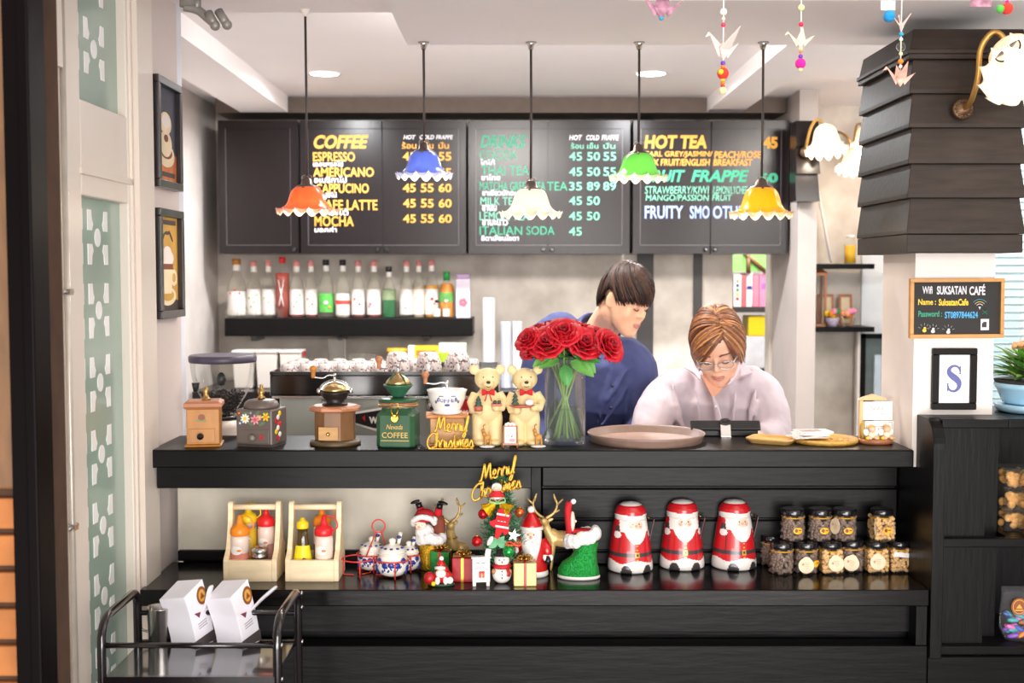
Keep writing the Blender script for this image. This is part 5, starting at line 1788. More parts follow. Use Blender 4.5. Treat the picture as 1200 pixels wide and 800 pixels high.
MB(mat('dried_grass', '#b5974a', .7)).tube([(-.036, -.004, .0132), (-.038, -.008, .04), (-.034, -.006, .06)], [.006, .007, .002], 6).build('dried_sprig', t)
# ================================================================== THINGS ON THE DISPLAY SHELF
def sh(px, py):
    p = onz(px, py, ZS)
    return (p.x, p.y, ZS)
US = u(2.97)
# ---- wooden caddies
def caddy(px, py, label):
    p = sh(px, py)
    w_, d, hb, hp = .134, .118, .054, .192
    t = thing('condiment_caddy', label, 'caddy', p, group='wooden condiment caddies')
    th = .0125
    for s_ in (-1, 1):
        out = [(0, 0), (d, 0), (d, .075)]
        out += [(d - .018 - .016 * math.sin(k / 6 * PI / 2), .075 + .08 * k / 6) for k in range(1, 7)]
        cy = .070
        out += [(cy + .013 * math.cos(a), hp - .013 + .013 * math.sin(a)) for a in [PI * k / 8 for k in range(9)]]
        out += [(.054 - .012 * (1 - math.cos(k / 6 * PI / 2)) * 1.5 - .008 * k / 6, .15 - .075 * k / 6) for k in range(7)]
        out += [(.004, .058), (0, .052)]
        x = s_ * (w_ / 2 - th / 2)
        MB(PINE).prism(out, x - th / 2, x + th / 2, 'yz').build('side_panel', t, bevel=.0015)
    MB(PINE).b2(-w_ / 2 + th, w_ / 2 - th, .0, th, 0, hb).build('front_panel', t, bevel=.001)
    MB(PINE).b2(-w_ / 2 + th, w_ / 2 - th, d - th, d, 0, hb).build('back_panel', t)
    MB(PINE).b2(-w_ / 2 + th, w_ / 2 - th, th, d - th, 0, .006).build('bottom', t)
    MB(PINE).tube([(-w_ / 2 + th, .070, hp - .016), (w_ / 2 - th, .070, hp - .016)], .0078, 14).build('handle_rod', t)
    return p
pa = caddy(293, 681.5, 'pale wooden condiment caddy with the steel shaker, nearest the glazed door')
pb = caddy(365.5, 681.5, 'pale wooden condiment caddy with the yellow seasoning bottle, beside the red wire rack')
def squeeze(p, dx, dy, r, h, cap, sauce, label, fill=.45, nozzle=0, capless=False):
    t = thing('sauce_bottle', label, 'bottle', (p[0] + dx, p[1] + dy, ZS + .0062), group='squeeze bottles in the caddies')
    MB(mat('cloudy_plastic_' + sauce.name, '#f0d9cc', .35, var=.03)).lathe([(r * .95, h * fill), (r, h * fill + .001), (r, h * .9), (r * .93, h)], seg=24).build('body', t)
    MB(sauce).lathe([(r * .94, 0), (r, .004), (r, h * fill)], seg=24).build('sauce', t)
    m = MB(cap).lathe([(r * .98, h), (r * 1.04, h + .003), (r * 1.04, h + .014), (r * .85, h + .022), (r * .45, h + .026), (r * .34, h + .034), (r * .22, h + .050), (0, h + .051)], seg=24, capt=False)
    m.build('cap', t)
    MB(cap).tube(smooth_pts([(r * .95, 0, h + .010), (r * 1.5, 0, h + .022), (r * 1.15, 0, h + .044), (r * .2, 0, h + .05)], 5), .0018, 6).build('cap_strap', t)
    m = MB(PAPER)
    def fn(uu, vv):
        a = -PI / 2 - .25 + (uu - .5) * 1.3
        k = math.sqrt(max(0, 1 - (2 * uu - 1) ** 2)) * .5
        return ((r + .0006) * math.cos(a), (r + .0006) * math.sin(a), h * .66 + (vv - .5) * .022 * (.3 + 1.4 * k))
    m.quadgrid(fn, 8, 3)
    m.use(ORG)
    m.ell((r * .12, -r - .0004, h * .66), (.006, .0012, .003), seg=8, rings=6)
    m.build('sticker', t)
    return t
SALM = mat('salmon_sauce', '#d9826c', .4, var=.05)
PNK = mat('pink_sauce', '#b8706c', .4, var=.15, scale=50)
BRN_ = mat('brown_sauce', '#7a4a34', .3, var=.1)
squeeze(pa, -.032, .035, .023, .105, ORG, SALM, 'squeeze bottle of salmon sauce with an orange nozzle cap in the first caddy', .58)
squeeze(pa, .024, .088, .022, .118, REDP, mat('rose_sauce', '#c99088', .4, var=.15), 'cloudy squeeze bottle with a red cap behind the steel shaker', .62)
squeeze(pa, -.022, .091, .021, .126, YEL, mat('mustard_sauce', '#d9b22e', .4), 'yellow capped squeeze bottle behind the salmon sauce bottle', .9)
squeeze(pb, .026, .034, .023, .105, REDP, PNK, 'cloudy squeeze bottle with a red nozzle cap in the caddy beside the wire rack', .32)
squeeze(pb, .012, .091, .022, .118, ORG, BRN_, 'orange capped squeeze bottle at the back of the second caddy', .6)
t = thing('shaker', 'small steel shaker with a glass base in the first wooden caddy', 'shaker', (pa[0] + .018, pa[1] + .034, ZS + .0062))
MB(GLSJ).lathe([(.018, 0), (.020, .004), (.020, .048)], seg=24).build('glass_base', t)
MB(STEEL).lathe([(.021, .0482), (.022, .054), (.019, .058), (.022, .063), (.0215, .071), (.012, .077), (0, .078)], seg=24, capt=False).build('lid', t)
t = thing('seasoning_bottle', 'dark seasoning bottle with a yellow cap and big yellow label in a wooden caddy', 'bottle', (pb[0] - .028, pb[1] + .034, ZS + .0062))
BRG = mat('brown_bottle_glass', '#4a3a14', .12, var=.1, coat=.4)
MB(BRG).lathe([(.027, 0), (.028, .004), (.024, .04), (.0165, .082), (.0145, .098), (.013, .122)], seg=28, sy=.75).build('glass_body', t)
m = MB(mat('lemon_label', '#f1de1a', .45, var=.04)).lathe([(.0283, .006), (.0250, .035), (.0175, .080)], seg=28, sy=.76, capb=False, capt=False)
m.use(RED)
m.ell((.008, -.0172, .046), (.007, .002, .004), (0, .5, 0), 10, 6)
m.use(mat('sky_label', '#9fc3dc', .5))
m.ell((.008, -.0195, .026), (.009, .0025, .009), seg=10, rings=6)
m.ell((-.010, -.0195, .014), (.010, .0025, .006), seg=10, rings=6)
m.build('label', t)
MB(YEL).lathe([(.0145, .1222), (.0155, .126), (.0150, .138), (.008, .142), (.005, .149), (0, .150)], seg=20, capt=False).build('cap', t)

# ---- red wire cruet rack with three pots
p0 = sh(444, 674)
t = thing('cruet_rack', 'red wire cruet rack with a ring handle between the caddy and the ornaments', 'rack', p0)
WIRE = mat('red_coated_wire', '#dd3a30', .35, var=.05)
pots = [(-.046, .035), (.012, -.006), (.052, .048)]
rp_ = [(-.054, -.012), (.012, -.014), (.052, .042)]
m = MB(WIRE)
zr = .045
RINGS = [(-.053, -.004, .040), (.036, -.010, .0435), (.072, .050, .034), (-.024, .052, .039)]
for x, y, r in RINGS:
    m.ring((x, y, zr), r, .0019, 36, 6)
    for k in range(3):
        a = -PI / 2 + 2 * PI * k / 3 + .25
        m.tube([(x + r * math.cos(a), y + r * math.sin(a), zr), (x + r * math.cos(a), y + r * math.sin(a), .002), (x + .3 * r * math.cos(a), y + .3 * r * math.sin(a), .002)], .0017, 6)
m.build('wire_frame', t)
m = MB(WIRE)
m.tube([(-.034, .014, .045), (-.010, .018, .105), (-.010, .018, .108)], .0018, 6)
m.tube([(.022, .032, .045), (.006, .020, .105), (.006, .018, .108)], .0018, 6)
m.ring((-.002, .018, .124), .0165, .0019, 30, 6, (R(90), 0, 0))
m.build('ring_handle', t)
POTM = mat('cream_pot_glaze', '#f2ece0', .18, var=.02, coat=.5)
def pot(x, y, s_, label):
    t = thing('sugar_pot', label, 'pot', (p0[0] + x, p0[1] + y, ZS + .004), 0, 'blue flowered pots in the wire rack')
    prof = [(.024, 0), (.034, .006), (.043, .022), (.044, .036), (.040, .050), (.035, .056), (.038, .060), (.0385, .064)]
    prof = [(a * s_, b * s_) for a, b in prof]
    MB(POTM).lathe(prof, seg=36).build('body', t)
    MB(POTM).lathe([(.037 * s_, .0642 * s_), (.036 * s_, .068 * s_), (.028 * s_, .078 * s_), (.012 * s_, .085 * s_), (.007 * s_, .088 * s_), (.010 * s_, .094 * s_), (.009 * s_, .1 * s_), (0, .103 * s_)], seg=32, capt=False).build('lid', t)
    m = MB(BLUEP)
    rn = random.Random(int(x * 1000) + 50)
    for k in range(7):
        a = -PI / 2 + (k - 3) * .42
        z = (.034 + .012 * (k % 2) - .010 * (k % 3 == 0)) * s_
        m.ell((.0435 * s_ * math.cos(a), .0435 * s_ * math.sin(a), z), (.009 * s_, .003, .008 * s_), (0, 0, a + PI / 2), 10, 6)
        for j in range(3):
            aa = a + .16 * (j - 1)
            m.ell((.0415 * s_ * math.cos(aa), .0415 * s_ * math.sin(aa), z - .015 * s_ + .005 * j * s_), (.003, .0025, .006 * s_), (0, rn.uniform(-.8, .8), a + PI / 2), 8, 5)
    for k in range(5):
        a = -PI / 2 + (k - 2) * .6
        m.ell((.029 * s_ * math.cos(a), .029 * s_ * math.sin(a), .0775 * s_), (.006 * s_, .005 * s_, .0022), (0, 0, a), 8, 5)
    m.build('blue_flowers', t)
    sp = MB(POTM).tube([(.012 * s_, .02 * s_, .070 * s_), (.020 * s_, .03 * s_, .112 * s_)], [.004, .006], 8)
    sp.use(BLUEP)
    sp.ell((.016 * s_, .022 * s_, .1 * s_), (.006, .004, .0045), seg=8, rings=6)
    sp.build('spoon_handle', t)
pot(-.024, .052, .84, 'blue flowered cream sugar pot at the caddy side of the wire rack')
pot(.036, -.010, .93, 'blue flowered cream sugar pot at the front of the wire rack')
pot(.072, .050, .72, 'small blue flowered pot at the ornament side of the wire rack')

# ---- santa climbing into a gold chimney
GLIT = mat('gold_glitter', '#cfa026', .35, .7, var=.55, scale=230, bump=.5)
p1_ = sh(504, 666)
t = thing('santa_ornament', 'upside down Santa in a gold glitter chimney with black boots in the air', 'ornament', p1_, R(-12))
MB(GLIT).lathe([(.026, 0), (.028, .004), (.028, .066), (.024, .068)], seg=32).build('chimney', t)
m = MB(FLUFF)
for k in range(12):
    a = 2 * PI * k / 12
    m.ell((.003 + .028 * math.cos(a), .024 * math.sin(a), .082 + .004 * math.sin(3 * a)), (.015, .015, .0165), seg=10, rings=8)
m.ell((-.012, -.008, .098), (.026, .022, .024))
m.build('beard_and_fleece', t, remesh=.003, smooth_it=3)
m = MB(mat('pale_face_paint', '#f3d9c6', .5))
m.ell((-.018, -.024, .118), (.016, .008, .013))
m.use(mat('pink_nose', '#eaa892', .5))
m.ell((-.020, -.032, .115), .0035, seg=8, rings=6)
m.use(BLK)
for q in (-1, 1):
    m.ell((-.020 + q * .008, -.031, .121), (.0016, .001, .001), seg=6, rings=5)
m.build('face', t)
m = MB(REDF)
m.lathe([(.030, .128), (.029, .140), (.022, .152), (.008, .158), (0, .159)], (-.012, -.004, 0), 24, sy=.85, capt=False)
m.build('hat', t)
m = MB(FLUFF).tube(smooth_pts([(-.042, -.010, .118), (-.036, -.026, .132), (-.014, -.031, .142), (.010, -.022, .136), (.016, -.010, .122)], 5), .0075, 10)
m.ell((.016, -.014, .134), .0085)
m.build('hat_trim', t)
MB(mat('brown_sack', '#7a3a26', .8, var=.15)).loft([[Vector((.024 + r * math.cos(a), .004 + r * .7 * math.sin(a), z)) for a in [2 * PI * k / 14 for k in range(14)]] for r, z in ((.012, .085), (.017, .10), (.016, .125), (.012, .140))]).build('sack', t)
for x, tl in ((-.022, -.3), (.020, .2)):
    m = MB(REDF).tube([(x, .006, .140), (x + tl * .02, .004, .160)], [.011, .0095], 10)
    m.use(BLK)
    m.tube([(x + tl * .02, .004, .1585), (x + tl * .035, .003, .172)], .0085, 10)
    m.ell((x + tl * .035 + (.008 if tl > 0 else -.008), .002, .1745), (.014, .007, .0045), (0, R(14 if tl > 0 else -20), 0))
    m.build('boot', t)

# ---- gold deer
def antlers(m, c, s_, spread=1.0, r=.0034):
    for q in (-1, 1):
        c = Vector(c)
        A = [c + Vector((q * .003 * s_, 0, 0)), c + Vector((q * .020 * s_ * spread, .002, .014 * s_)), c + Vector((q * .028 * s_ * spread, .003, .036 * s_)), c + Vector((q * .021 * s_ * spread, .003, .058 * s_))]
        m.tube(smooth_pts(A, 5), [r * s_ * 1.2 - (r * .5 * s_) * k / 15 for k in range(16)], 7)
        for b, d, L in ((A[1], (q * .9, 0, .5), .018), (A[2], (q * .75, 0, .75), .022), (A[2] * .55 + A[3] * .45, (-q * .3, 0, 1), .020)):
            m.tube([b, Vector(b) + Vector(d).normalized() * L * s_], [r * s_, r * s_ * .6], 6)
p2_ = sh(533, 657)
t = thing('deer_figurine', 'gold deer figurine lying behind the red gift, antlers against the concrete', 'figurine', p2_, R(14))
m = MB(GOLDP)
m.ell((.020, .012, .030), (.036, .020, .026))
m.loft([[c + Vector((r * math.cos(a), r * .9 * math.sin(a), 0)) for a in [2 * PI * k / 12 for k in range(12)]] for c, r in ((Vector((-.002, .006, .030)), .020), (Vector((-.008, .002, .060)), .0145), (Vector((-.012, -.002, .082)), .011), (Vector((-.012, -.006, .096)), .010))])
m.ell((-.013, -.012, .098), (.0105, .017, .010), (R(-25), 0, 0))
for q in (-1, 1):
    m.ell((-.013 + q * .014, -.002, .103), (.009, .003, .005), (0, q * -.4, 0))
    m.tube([(-.004 + q * .008, -.012, .022), (-.010 + q * .010, -.030, .008), (-.012 + q * .010, -.010, .005)], [.009, .007, .005], 8)
m.ell((.05, .016, .040), (.008, .006, .008))
m.build('body', t, remesh=.0025, smooth_it=2)
m = MB(GOLDP)
antlers(m, (-.013, -.004, .105), 1.0, .95)
m.build('antlers', t)
m = MB(GOLD)
m.ring((-.009, .001, .064), .0152, .0018, 24, 6)
m.build('collar', t)
p3_ = sh(648, 672)
t = thing('deer_figurine', 'gold deer figurine standing behind the green boot', 'figurine', (p3_[0] + .004, p3_[1] + .03, ZS), R(-8))
m = MB(GOLDP)
m.ell((.022, .012, .082), (.044, .020, .022), (0, R(4), 0))
m.ell((-.006, .010, .086), (.020, .019, .024))
m.loft([[c + Vector((r * math.cos(a), r * .9 * math.sin(a), 0)) for a in [2 * PI * k / 12 for k in range(12)]] for c, r in ((Vector((-.006, .008, .085)), .019), (Vector((-.016, .002, .104)), .013), (Vector((-.022, -.002, .120)), .0105), (Vector((-.024, -.004, .130)), .010))])
m.ell((-.025, -.012, .130), (.0105, .018, .0105), (R(-30), 0, 0))
for q in (-1, 1):
    m.ell((-.025 + q * .015, .0, .134), (.010, .003, .005), (0, q * -.4, 0))
    for x, b in ((-.004, -.003), (.054, .006)):
        m.tube(smooth_pts([(x, .010 + q * .010, .080), (x + b * .5, .010 + q * .011, .045), (x + b, .010 + q * .011, .022), (x + b - .002, .009 + q * .011, .0)], 4), [.010 - .0065 * min(1, k / 7) for k in range(13)], 8)
m.ell((.066, .014, .096), (.006, .005, .010), (0, R(40), 0))
m.build('body', t, remesh=.0025, smooth_it=2)
m = MB(GOLDP)
antlers(m, (-.024, -.002, .138), .98, 1.15)
m.build('antlers', t)

# ---- gifts
def gift(px, py, w_, h, d, paper, ribbon, bowm, label, rz=0):
    p = sh(px, py)
    t = thing('gift_box', label, 'gift box', (p[0], p[1] + d / 2, ZS), rz, 'little gift boxes on the display shelf')
    MB(paper).b2(-w_ / 2, w_ / 2, -d / 2, d / 2, 0, h).build('box', t, bevel=.0015)
    e = .0008
    m = MB(ribbon)
    m.b2(-.0035, .0035, -d / 2 - e, d / 2 + e, .0002, h + e)
    m.b2(-w_ / 2 - e, w_ / 2 + e, -.0035, .0035, .0002, h + e)
    m.build('ribbon', t)
    b = MB(bowm)
    for k in range(9):
        a = 2 * PI * k / 9
        r = w_ * .30
        b.tube(smooth_pts([(0, 0, h + .001), (r * .6 * math.cos(a), r * .6 * math.sin(a), h + .012 + .003 * (k % 2)), (r * 1.25 * math.cos(a), r * 1.25 * math.sin(a), h + .009), (r * .5 * math.cos(a), r * .5 * math.sin(a), h + .003)], 4), .0035, 6, flat=.25)
    b.ell((0, 0, h + .010), .005, seg=8, rings=6)
    b.build('bow', t)
GRF = mat('green_foil', '#2e8a3c', .25, .5, var=.35, scale=90)
gift(517, 672, .050, .056, .05, GRF, RED, GOLD, 'shiny green gift box with a gold bow beside the gold chimney', R(-10))
gift(543, 682, .052, .060, .05, mat('crimson_paper', '#a8141f', .4, var=.15, scale=80), GOLD, GOLD, 'crimson gift box with a gold ribbon beside the little white mailbox', R(-6))
gift(615, 687, .056, .058, .05, mat('pale_gold_paper', '#d9c47a', .4, .3, var=.15, scale=160), RED, GOLD, 'pale gold gift box with a red ribbon before the ceramic Santa', R(2))

# ---- small Santa with a sledge
p4_ = sh(516, 686)
t = thing('santa_figurine', 'tiny kneeling Santa with a red sack before the green gift box', 'figurine', p4_)
m = MB(mat('dark_base_resin', '#2a4a34', .5)).lathe([(.032, 0), (.034, .003), (.03, .007)], (.002, .006, 0), 28, sy=.55)
m.build('base', t)
m = MB(RED)
m.ell((.006, .0, .024), (.024, .016, .018))
m.ell((.004, .002, .038), (.017, .013, .015))
m.build('coat', t)
m = MB(WHG)
m.ell((.002, -.011, .033), (.013, .009, .011))
for q in (-1, 1):
    m.ell((.004 + q * .010, -.015, .016), (.0065, .0065, .010))
m.ell((.024, -.010, .016), (.009, .008, .009))
m.tube([(-.011, -.008, .046), (.0, -.014, .048), (.012, -.009, .046)], .0045, 8)
m.ell((.003, .001, .068), .006)
m.build('white_trim', t)
m = MB(SKINC).ell((.001, -.013, .042), (.008, .005, .005))
m.build('face', t)
MB(RED).lathe([(.013, .047), (.010, .056), (.004, .066), (0, .068)], (.002, .001, 0), 18, capt=False).build('hat', t)
m = MB(mat('cherry_sack', '#b51b22', .4, var=.1))
m.ell((-.026, -.004, .020), (.015, .014, .016))
m.use(YEL)
m.ell((-.016, -.016, .009), .006, seg=8, rings=6)
m.build('sack', t)

# ---- white mailbox-like board
p5_ = sh(564, 687)
t = thing('mailbox_ornament', 'white wooden ornament board with a painted red gift between crimson box and snowman', 'ornament', p5_, R(6))
m = MB(mat('white_painted_wood', '#f0ecea', .45, var=.03))
m.b2(-.022, .022, 0, .014, .010, .070)
m.build('board', t, bevel=.002)
for q in (-1, 1):
    MB(WHITE).b2(q * .017 - .004, q * .017 + .004, .002, .012, 0, .0098).build('leg', t)
m = MB(WHITE)
m.prism([(.008, .070), (.022, .070), (.026, .092), (.012, .094)], .003, .012)
m.build('post_flag', t, bevel=.002)
MB(WHITE).b2(-.024, .024, -.002, .016, .0702, .074).build('roof', t)
m = MB(RED)
m.prism([(-.006, .022), (.008, .022), (.008, .034), (-.006, .034)], -.0012, .0002)
m.ell((-.002, -.001, .036), (.004, .001, .003), seg=8, rings=5)
m.ell((.005, -.001, .036), (.004, .001, .003), seg=8, rings=5)
m.use(YEL)
m.b2(.0002, .0022, -.0018, -.0011, .022, .034)
m.use(PG)
m.b2(-.012, -.004, -.001, .0002, .058, .060)
m.b2(.0, .010, -.001, .0002, .058, .060)
m.tube([(-.016, -.0006, .044), (.002, -.0006, .050), (.016, -.0006, .040)], .0007, 5)
m.build('painting', t)

# ---- snowman
p6_ = sh(588, 685)
t = thing('snowman', 'small glazed snowman with a dark hat and red scarf', 'figurine', (p6_[0], p6_[1] + .018, ZS))
m = MB(WHG)
m.ell((0, 0, .024), (.025, .022, .025))
m.ell((0, -.001, .058), (.020, .018, .018))
m.build('body', t, remesh=.0022, smooth_it=2)
m = MB(mat('scarf_red', '#c9262c', .6, var=.25, scale=130))
m.ring((0, 0, .044), .0185, .0055, 24, 8)
m.tube([(.012, -.017, .044), (.018, -.022, .030), (.017, -.023, .022)], [.005, .005, .0055], 8, flat=.4)
m.build('scarf', t)
m = MB(mat('dark_hat_resin', '#3a2c30', .5, var=.2))
m.lathe([(.021, .070), (.021, .073), (.014, .0735), (.013, .088), (0, .0885)], (0, .001, 0), 24, capt=False)
m.build('hat', t)
m = MB(BLK)
for z in (.018, .026, .034):
    m.ell((.001, -.0225 + abs(z - .024) * .12, z), .0018, seg=8, rings=6)
for q in (-1, 1):
    m.ell((q * .006, -.0180, .062), .0016, seg=8, rings=6)
m.use(ORG)
m.lathe([(.0025, 0), (0, .010)], (.001, -.018, .057), 8, (R(100), 0, 0))
m.use(mat('tan_mitten', '#b98a5a', .5))
for q in (-1, 1):
    m.ell((q * .020, -.012, .032), (.006, .006, .007))
m.build('face_and_buttons', t)

# ---- christmas tree
p7_ = W(586, 668, 3.10)
TX, TY = W(587, 640, 2.96).x, 2.96
t = thing('christmas_tree', 'small decorated Christmas tree behind the snowman', 'christmas tree', (TX, TY, ZS))
NEED = mat('pine_needle', '#3d7d56', .6, var=.35, scale=60)
NEED2 = mat('pale_pine_needle', '#86b48a', .6, var=.3, scale=60)
rn = random.Random(3)
m = MB(NEED)
HT = .262
for i in range(300):
    h = .03 + (HT - .03) * (i / 300) ** .85
    Rr = .080 * (1 - (h / HT)) ** .7 * min(1, (h / .085)) ** .8 + .006
    a = i * 2.39996
    rad = Rr * rn.uniform(.5, 1.0)
    b0 = Vector((0, 0, h - .012))
    if h < .11 and math.sin(a) < 0:
        rad *= .45
    e = Vector((rad * math.cos(a), rad * math.sin(a), h + rn.uniform(-.008, .010)))
    d = (e - b0)
    for j in range(16):
        f_ = .3 + .7 * j / 15
        q = b0 + d * f_
        n = Vector((rn.uniform(-1, 1), rn.uniform(-1, 1), rn.uniform(-.7, 1))).normalized() * rn.uniform(.010, .018) + d.normalized() * .006
        m.use(NEED2 if rn.random() < .3 else NEED)
        sd = n.cross(Vector((rn.uniform(-1, 1), rn.uniform(-1, 1), 1))).normalized() * .0018
        m.add([q - sd, q + sd, q + n], [(0, 1, 2)], False)
o = m.build('needles', t)
MB(WALNUT).lathe([(.008, .012), (.005, .15), (.002, HT)], seg=10).build('trunk', t)
MB(mat('burlap_base', '#8a5a34', .9, var=.2)).lathe([(.014, 0), (.015, .010), (.010, .016)], seg=20).build('base', t)
def tp(px, py, Y):
    return tuple(W(px, py, Y))
def bauble(px, py, Y, r, m_, label):
    t = thing('bauble', label, 'bauble', tp(px, py, Y), group='baubles on the Christmas tree')
    MB(m_).ell((0, 0, 0), r, seg=20, rings=14).build('ball', t)
    MB(GOLD).lathe([(r * .3, r * .95), (r * .3, r * 1.15)], seg=12).build('cap', t)
FOILR = mat('red_foil_glitter', '#c01a20', .25, .6, var=.4, scale=200)
FOILG = mat('green_foil_glitter', '#27a04a', .2, .5, var=.3, scale=120)
bauble(566, 602, 2.895, .0125, FOILR, 'red bauble high on the window side of the little tree, beside the yellow bells')
bauble(559, 634, 2.885, .0135, FOILR, 'red glitter bauble low on the tree above the crimson gift')
bauble(596, 646, 2.885, .0145, FOILG, 'green glitter bauble over the snowman')
bauble(609, 600, 2.905, .0120, mat('copper_glitter', '#c2622c', .3, .6, var=.4, scale=120), 'copper bauble on the Santa side of the tree')
t = thing('script_sign', 'gold script sign reading Merry Christmas hung on the top of the little tree', 'sign', tuple(W(582, 588, 2.925)), 0)
script_sign(t, .122, .26, .0024)
t = thing('santa_topper', 'little round faced Santa with white stripes near the tree top', 'ornament', tp(582, 580, 2.915))
m = MB(REDF)
m.loft([[Vector((w_ * math.cos(a), .009 * math.sin(a), z)) for a in [2 * PI * k / 14 for k in range(14)]] for w_, z in ((.014, -.016), (.017, -.006), (.012, .006), (.009, .012))])
for q in (-1, 1):
    m.tube([(q * .010, 0, .004), (q * .017, -.002, -.006)], .005, 8)
m.build('coat', t)
MB(FLUFF).lathe([(.0172, -.009), (.0165, -.004)], seg=18, sy=.58).build('stripe', t)
m = MB(FLUFF).ell((0, -.002, .020), (.013, .010, .011))
m.use(SKINC)
m.ell((0, -.008, .019), (.009, .005, .007))
m.build('head', t)
t = thing('bell_pair', 'pair of yellow gold bells with a green bow on the tree', 'bells', tp(583, 593, 2.900))
for q in (-1, 1):
    m = MB(mat('bright_brass_bell', '#e6b81e', .25, .8, var=.1))
    m.lathe([(.004, .0), (.010, -.006), (.013, -.016), (.019, -.026), (.021, -.028)], (0, 0, 0), 20, capb=False, capt=False)
    m.ell((0, 0, -.028), .004, seg=8, rings=6)
    m.build('bell', t, loc=(q * .006, 0, .006), rot=(0, R(-q * 52), 0))
m = MB(mat('pale_green_ribbon', '#9cc88a', .5, var=.2))
for q in (-1, 1):
    m.tube(smooth_pts([(0, 0, .010), (q * .014, -.004, .022), (q * .018, -.003, .012), (0, 0, .008)], 4), .0045, 6, flat=.3)
m.build('bow', t)
t = thing('felt_stocking', 'red felt stocking with white bands hanging on the front of the tree', 'ornament', tp(587, 612, 2.890), 0)
t.rotation_euler = (0, R(10), 0)
m = MB(REDF)
m.prism([(-.013, .030), (-.004, .036), (.006, .028), (.016, .030), (.022, .022), (.019, .0), (.024, -.020), (.015, -.030), (.008, -.022), (.0, -.042), (-.009, -.038), (-.010, -.016), (-.026, -.010), (-.028, -.002), (-.014, .006)], -.003, .003)
m.build('felt', t, bevel=.001)
m = MB(FLUFF)
m.b2(-.014, .017, -.0045, -.0028, .018, .0225)
m.b2(-.012, .021, -.0045, -.0028, -.012, -.0075)
for k in range(3):
    m.b2(-.009 + .008 * k, -.004 + .008 * k, -.004, -.0028, .003, .0045)
m.build('white_band', t)
def star(r0, r1, n=5, a0=PI / 2):
    return [((r0 if k % 2 == 0 else r1) * math.cos(a0 + PI * k / n), (r0 if k % 2 == 0 else r1) * math.sin(a0 + PI * k / n)) for k in range(2 * n)]
t = thing('star_ornament', 'silver star hanging low on the tree beside the ceramic Santa', 'ornament', tp(602, 627, 2.895), 0, rot=(0, R(12), 0))
MB(mat('silver_glitter', '#c9c6c4', .3, .8, var=.4, scale=200)).prism(star(.019, .008), -.003, .003).build('star', t, bevel=.001)
t = thing('leaf_spray', 'light green felt leaf spray at the foot of the tree above the snowman', 'ornament', tp(583, 636, 2.895))
m = MB(mat('felt_leaf_green', '#6fb083', .7, var=.15))
for k in range(7):
    a = -.5 + k * .7
    leaf(m, (0, 0, 0), (math.cos(a), -.3, math.sin(a) * .8), .024, .008, (0, -1, 0))
m.use(WHITE)
m.ell((-.018, -.004, .006), (.006, .004, .013), (0, .5, 0))
m.build('felt_leaves', t)
t = thing('ribbon_bow', 'orange red ribbon bow under the silver star', 'ribbon', tp(602, 637, 2.885))
m = MB(mat('orange_red_ribbon', '#d9532a', .5, var=.15))
for q in (-1, 1):
    m.tube(smooth_pts([(0, 0, 0), (q * .010, -.003, .006), (q * .018, -.002, .0), (q * .009, 0, -.004), (0, 0, 0)], 4), .004, 6, flat=.4)
m.ell((0, -.003, 0), .004, seg=8, rings=6)
m.build('bow', t)

# ---- painted surface of revolution
def painted(prof, seg, fn, z0, z1, sub=4):
    pts = []
    for (a, b), (c, d) in zip(prof, prof[1:]):
        n = max(1, int(abs(d - b) / (z1 - z0) * 90) if abs(d - b) > 1e-6 else 2)
        for k in range(n):
            pts.append((a + (c - a) * k / n, b + (d - b) * k / n))
    pts.append(prof[-1])
    m = MB(fn(0, .5))
    for k in range(len(pts) - 1):
        (r0, h0), (r1, h1) = pts[k], pts[k + 1]
        base = len(m.v)
    vv = [(r * math.cos(2 * PI * i / seg - PI / 2), r * math.sin(2 * PI * i / seg - PI / 2), h) for r, h in pts for i in range(seg)]
    m.v = [Vector(p) for p in vv]
    for k in range(len(pts) - 1):
        h = ((pts[k][1] + pts[k + 1][1]) / 2 - z0) / (z1 - z0)
        for i in range(seg):
            j = (i + 1) % seg
            a = 2 * PI * (i + .5) / seg
            if a > PI:
                a -= 2 * PI
            m.use(fn(a, h))
            m.f.append([k * seg + i, k * seg + j, (k + 1) * seg + j, (k + 1) * seg + i])
            m.mi.append(m.cur)
            m.sm.append(True)
    m.f.append(list(range(seg))[::-1])
    m.mi.append(0)
    m.sm.append(False)
    return m
TRED = mat('tin_red', '#c81f26', .25, var=.05, coat=.5)
TWH = mat('tin_white', '#efe9e4', .3, var=.02, coat=.4)
TBK = mat('tin_grey_black', '#3f3a3c', .3, var=.05, coat=.4)
TFC = mat('tin_face', '#ecc9ae', .3, var=.03, coat=.4)
TGD = mat('tin_gold', '#d9a441', .3, .4, coat=.4)
TPK = mat('tin_cheek', '#e59a86', .3, coat=.4)
TSH = mat('tin_beard_shade', '#dcd2c8', .3, coat=.4)
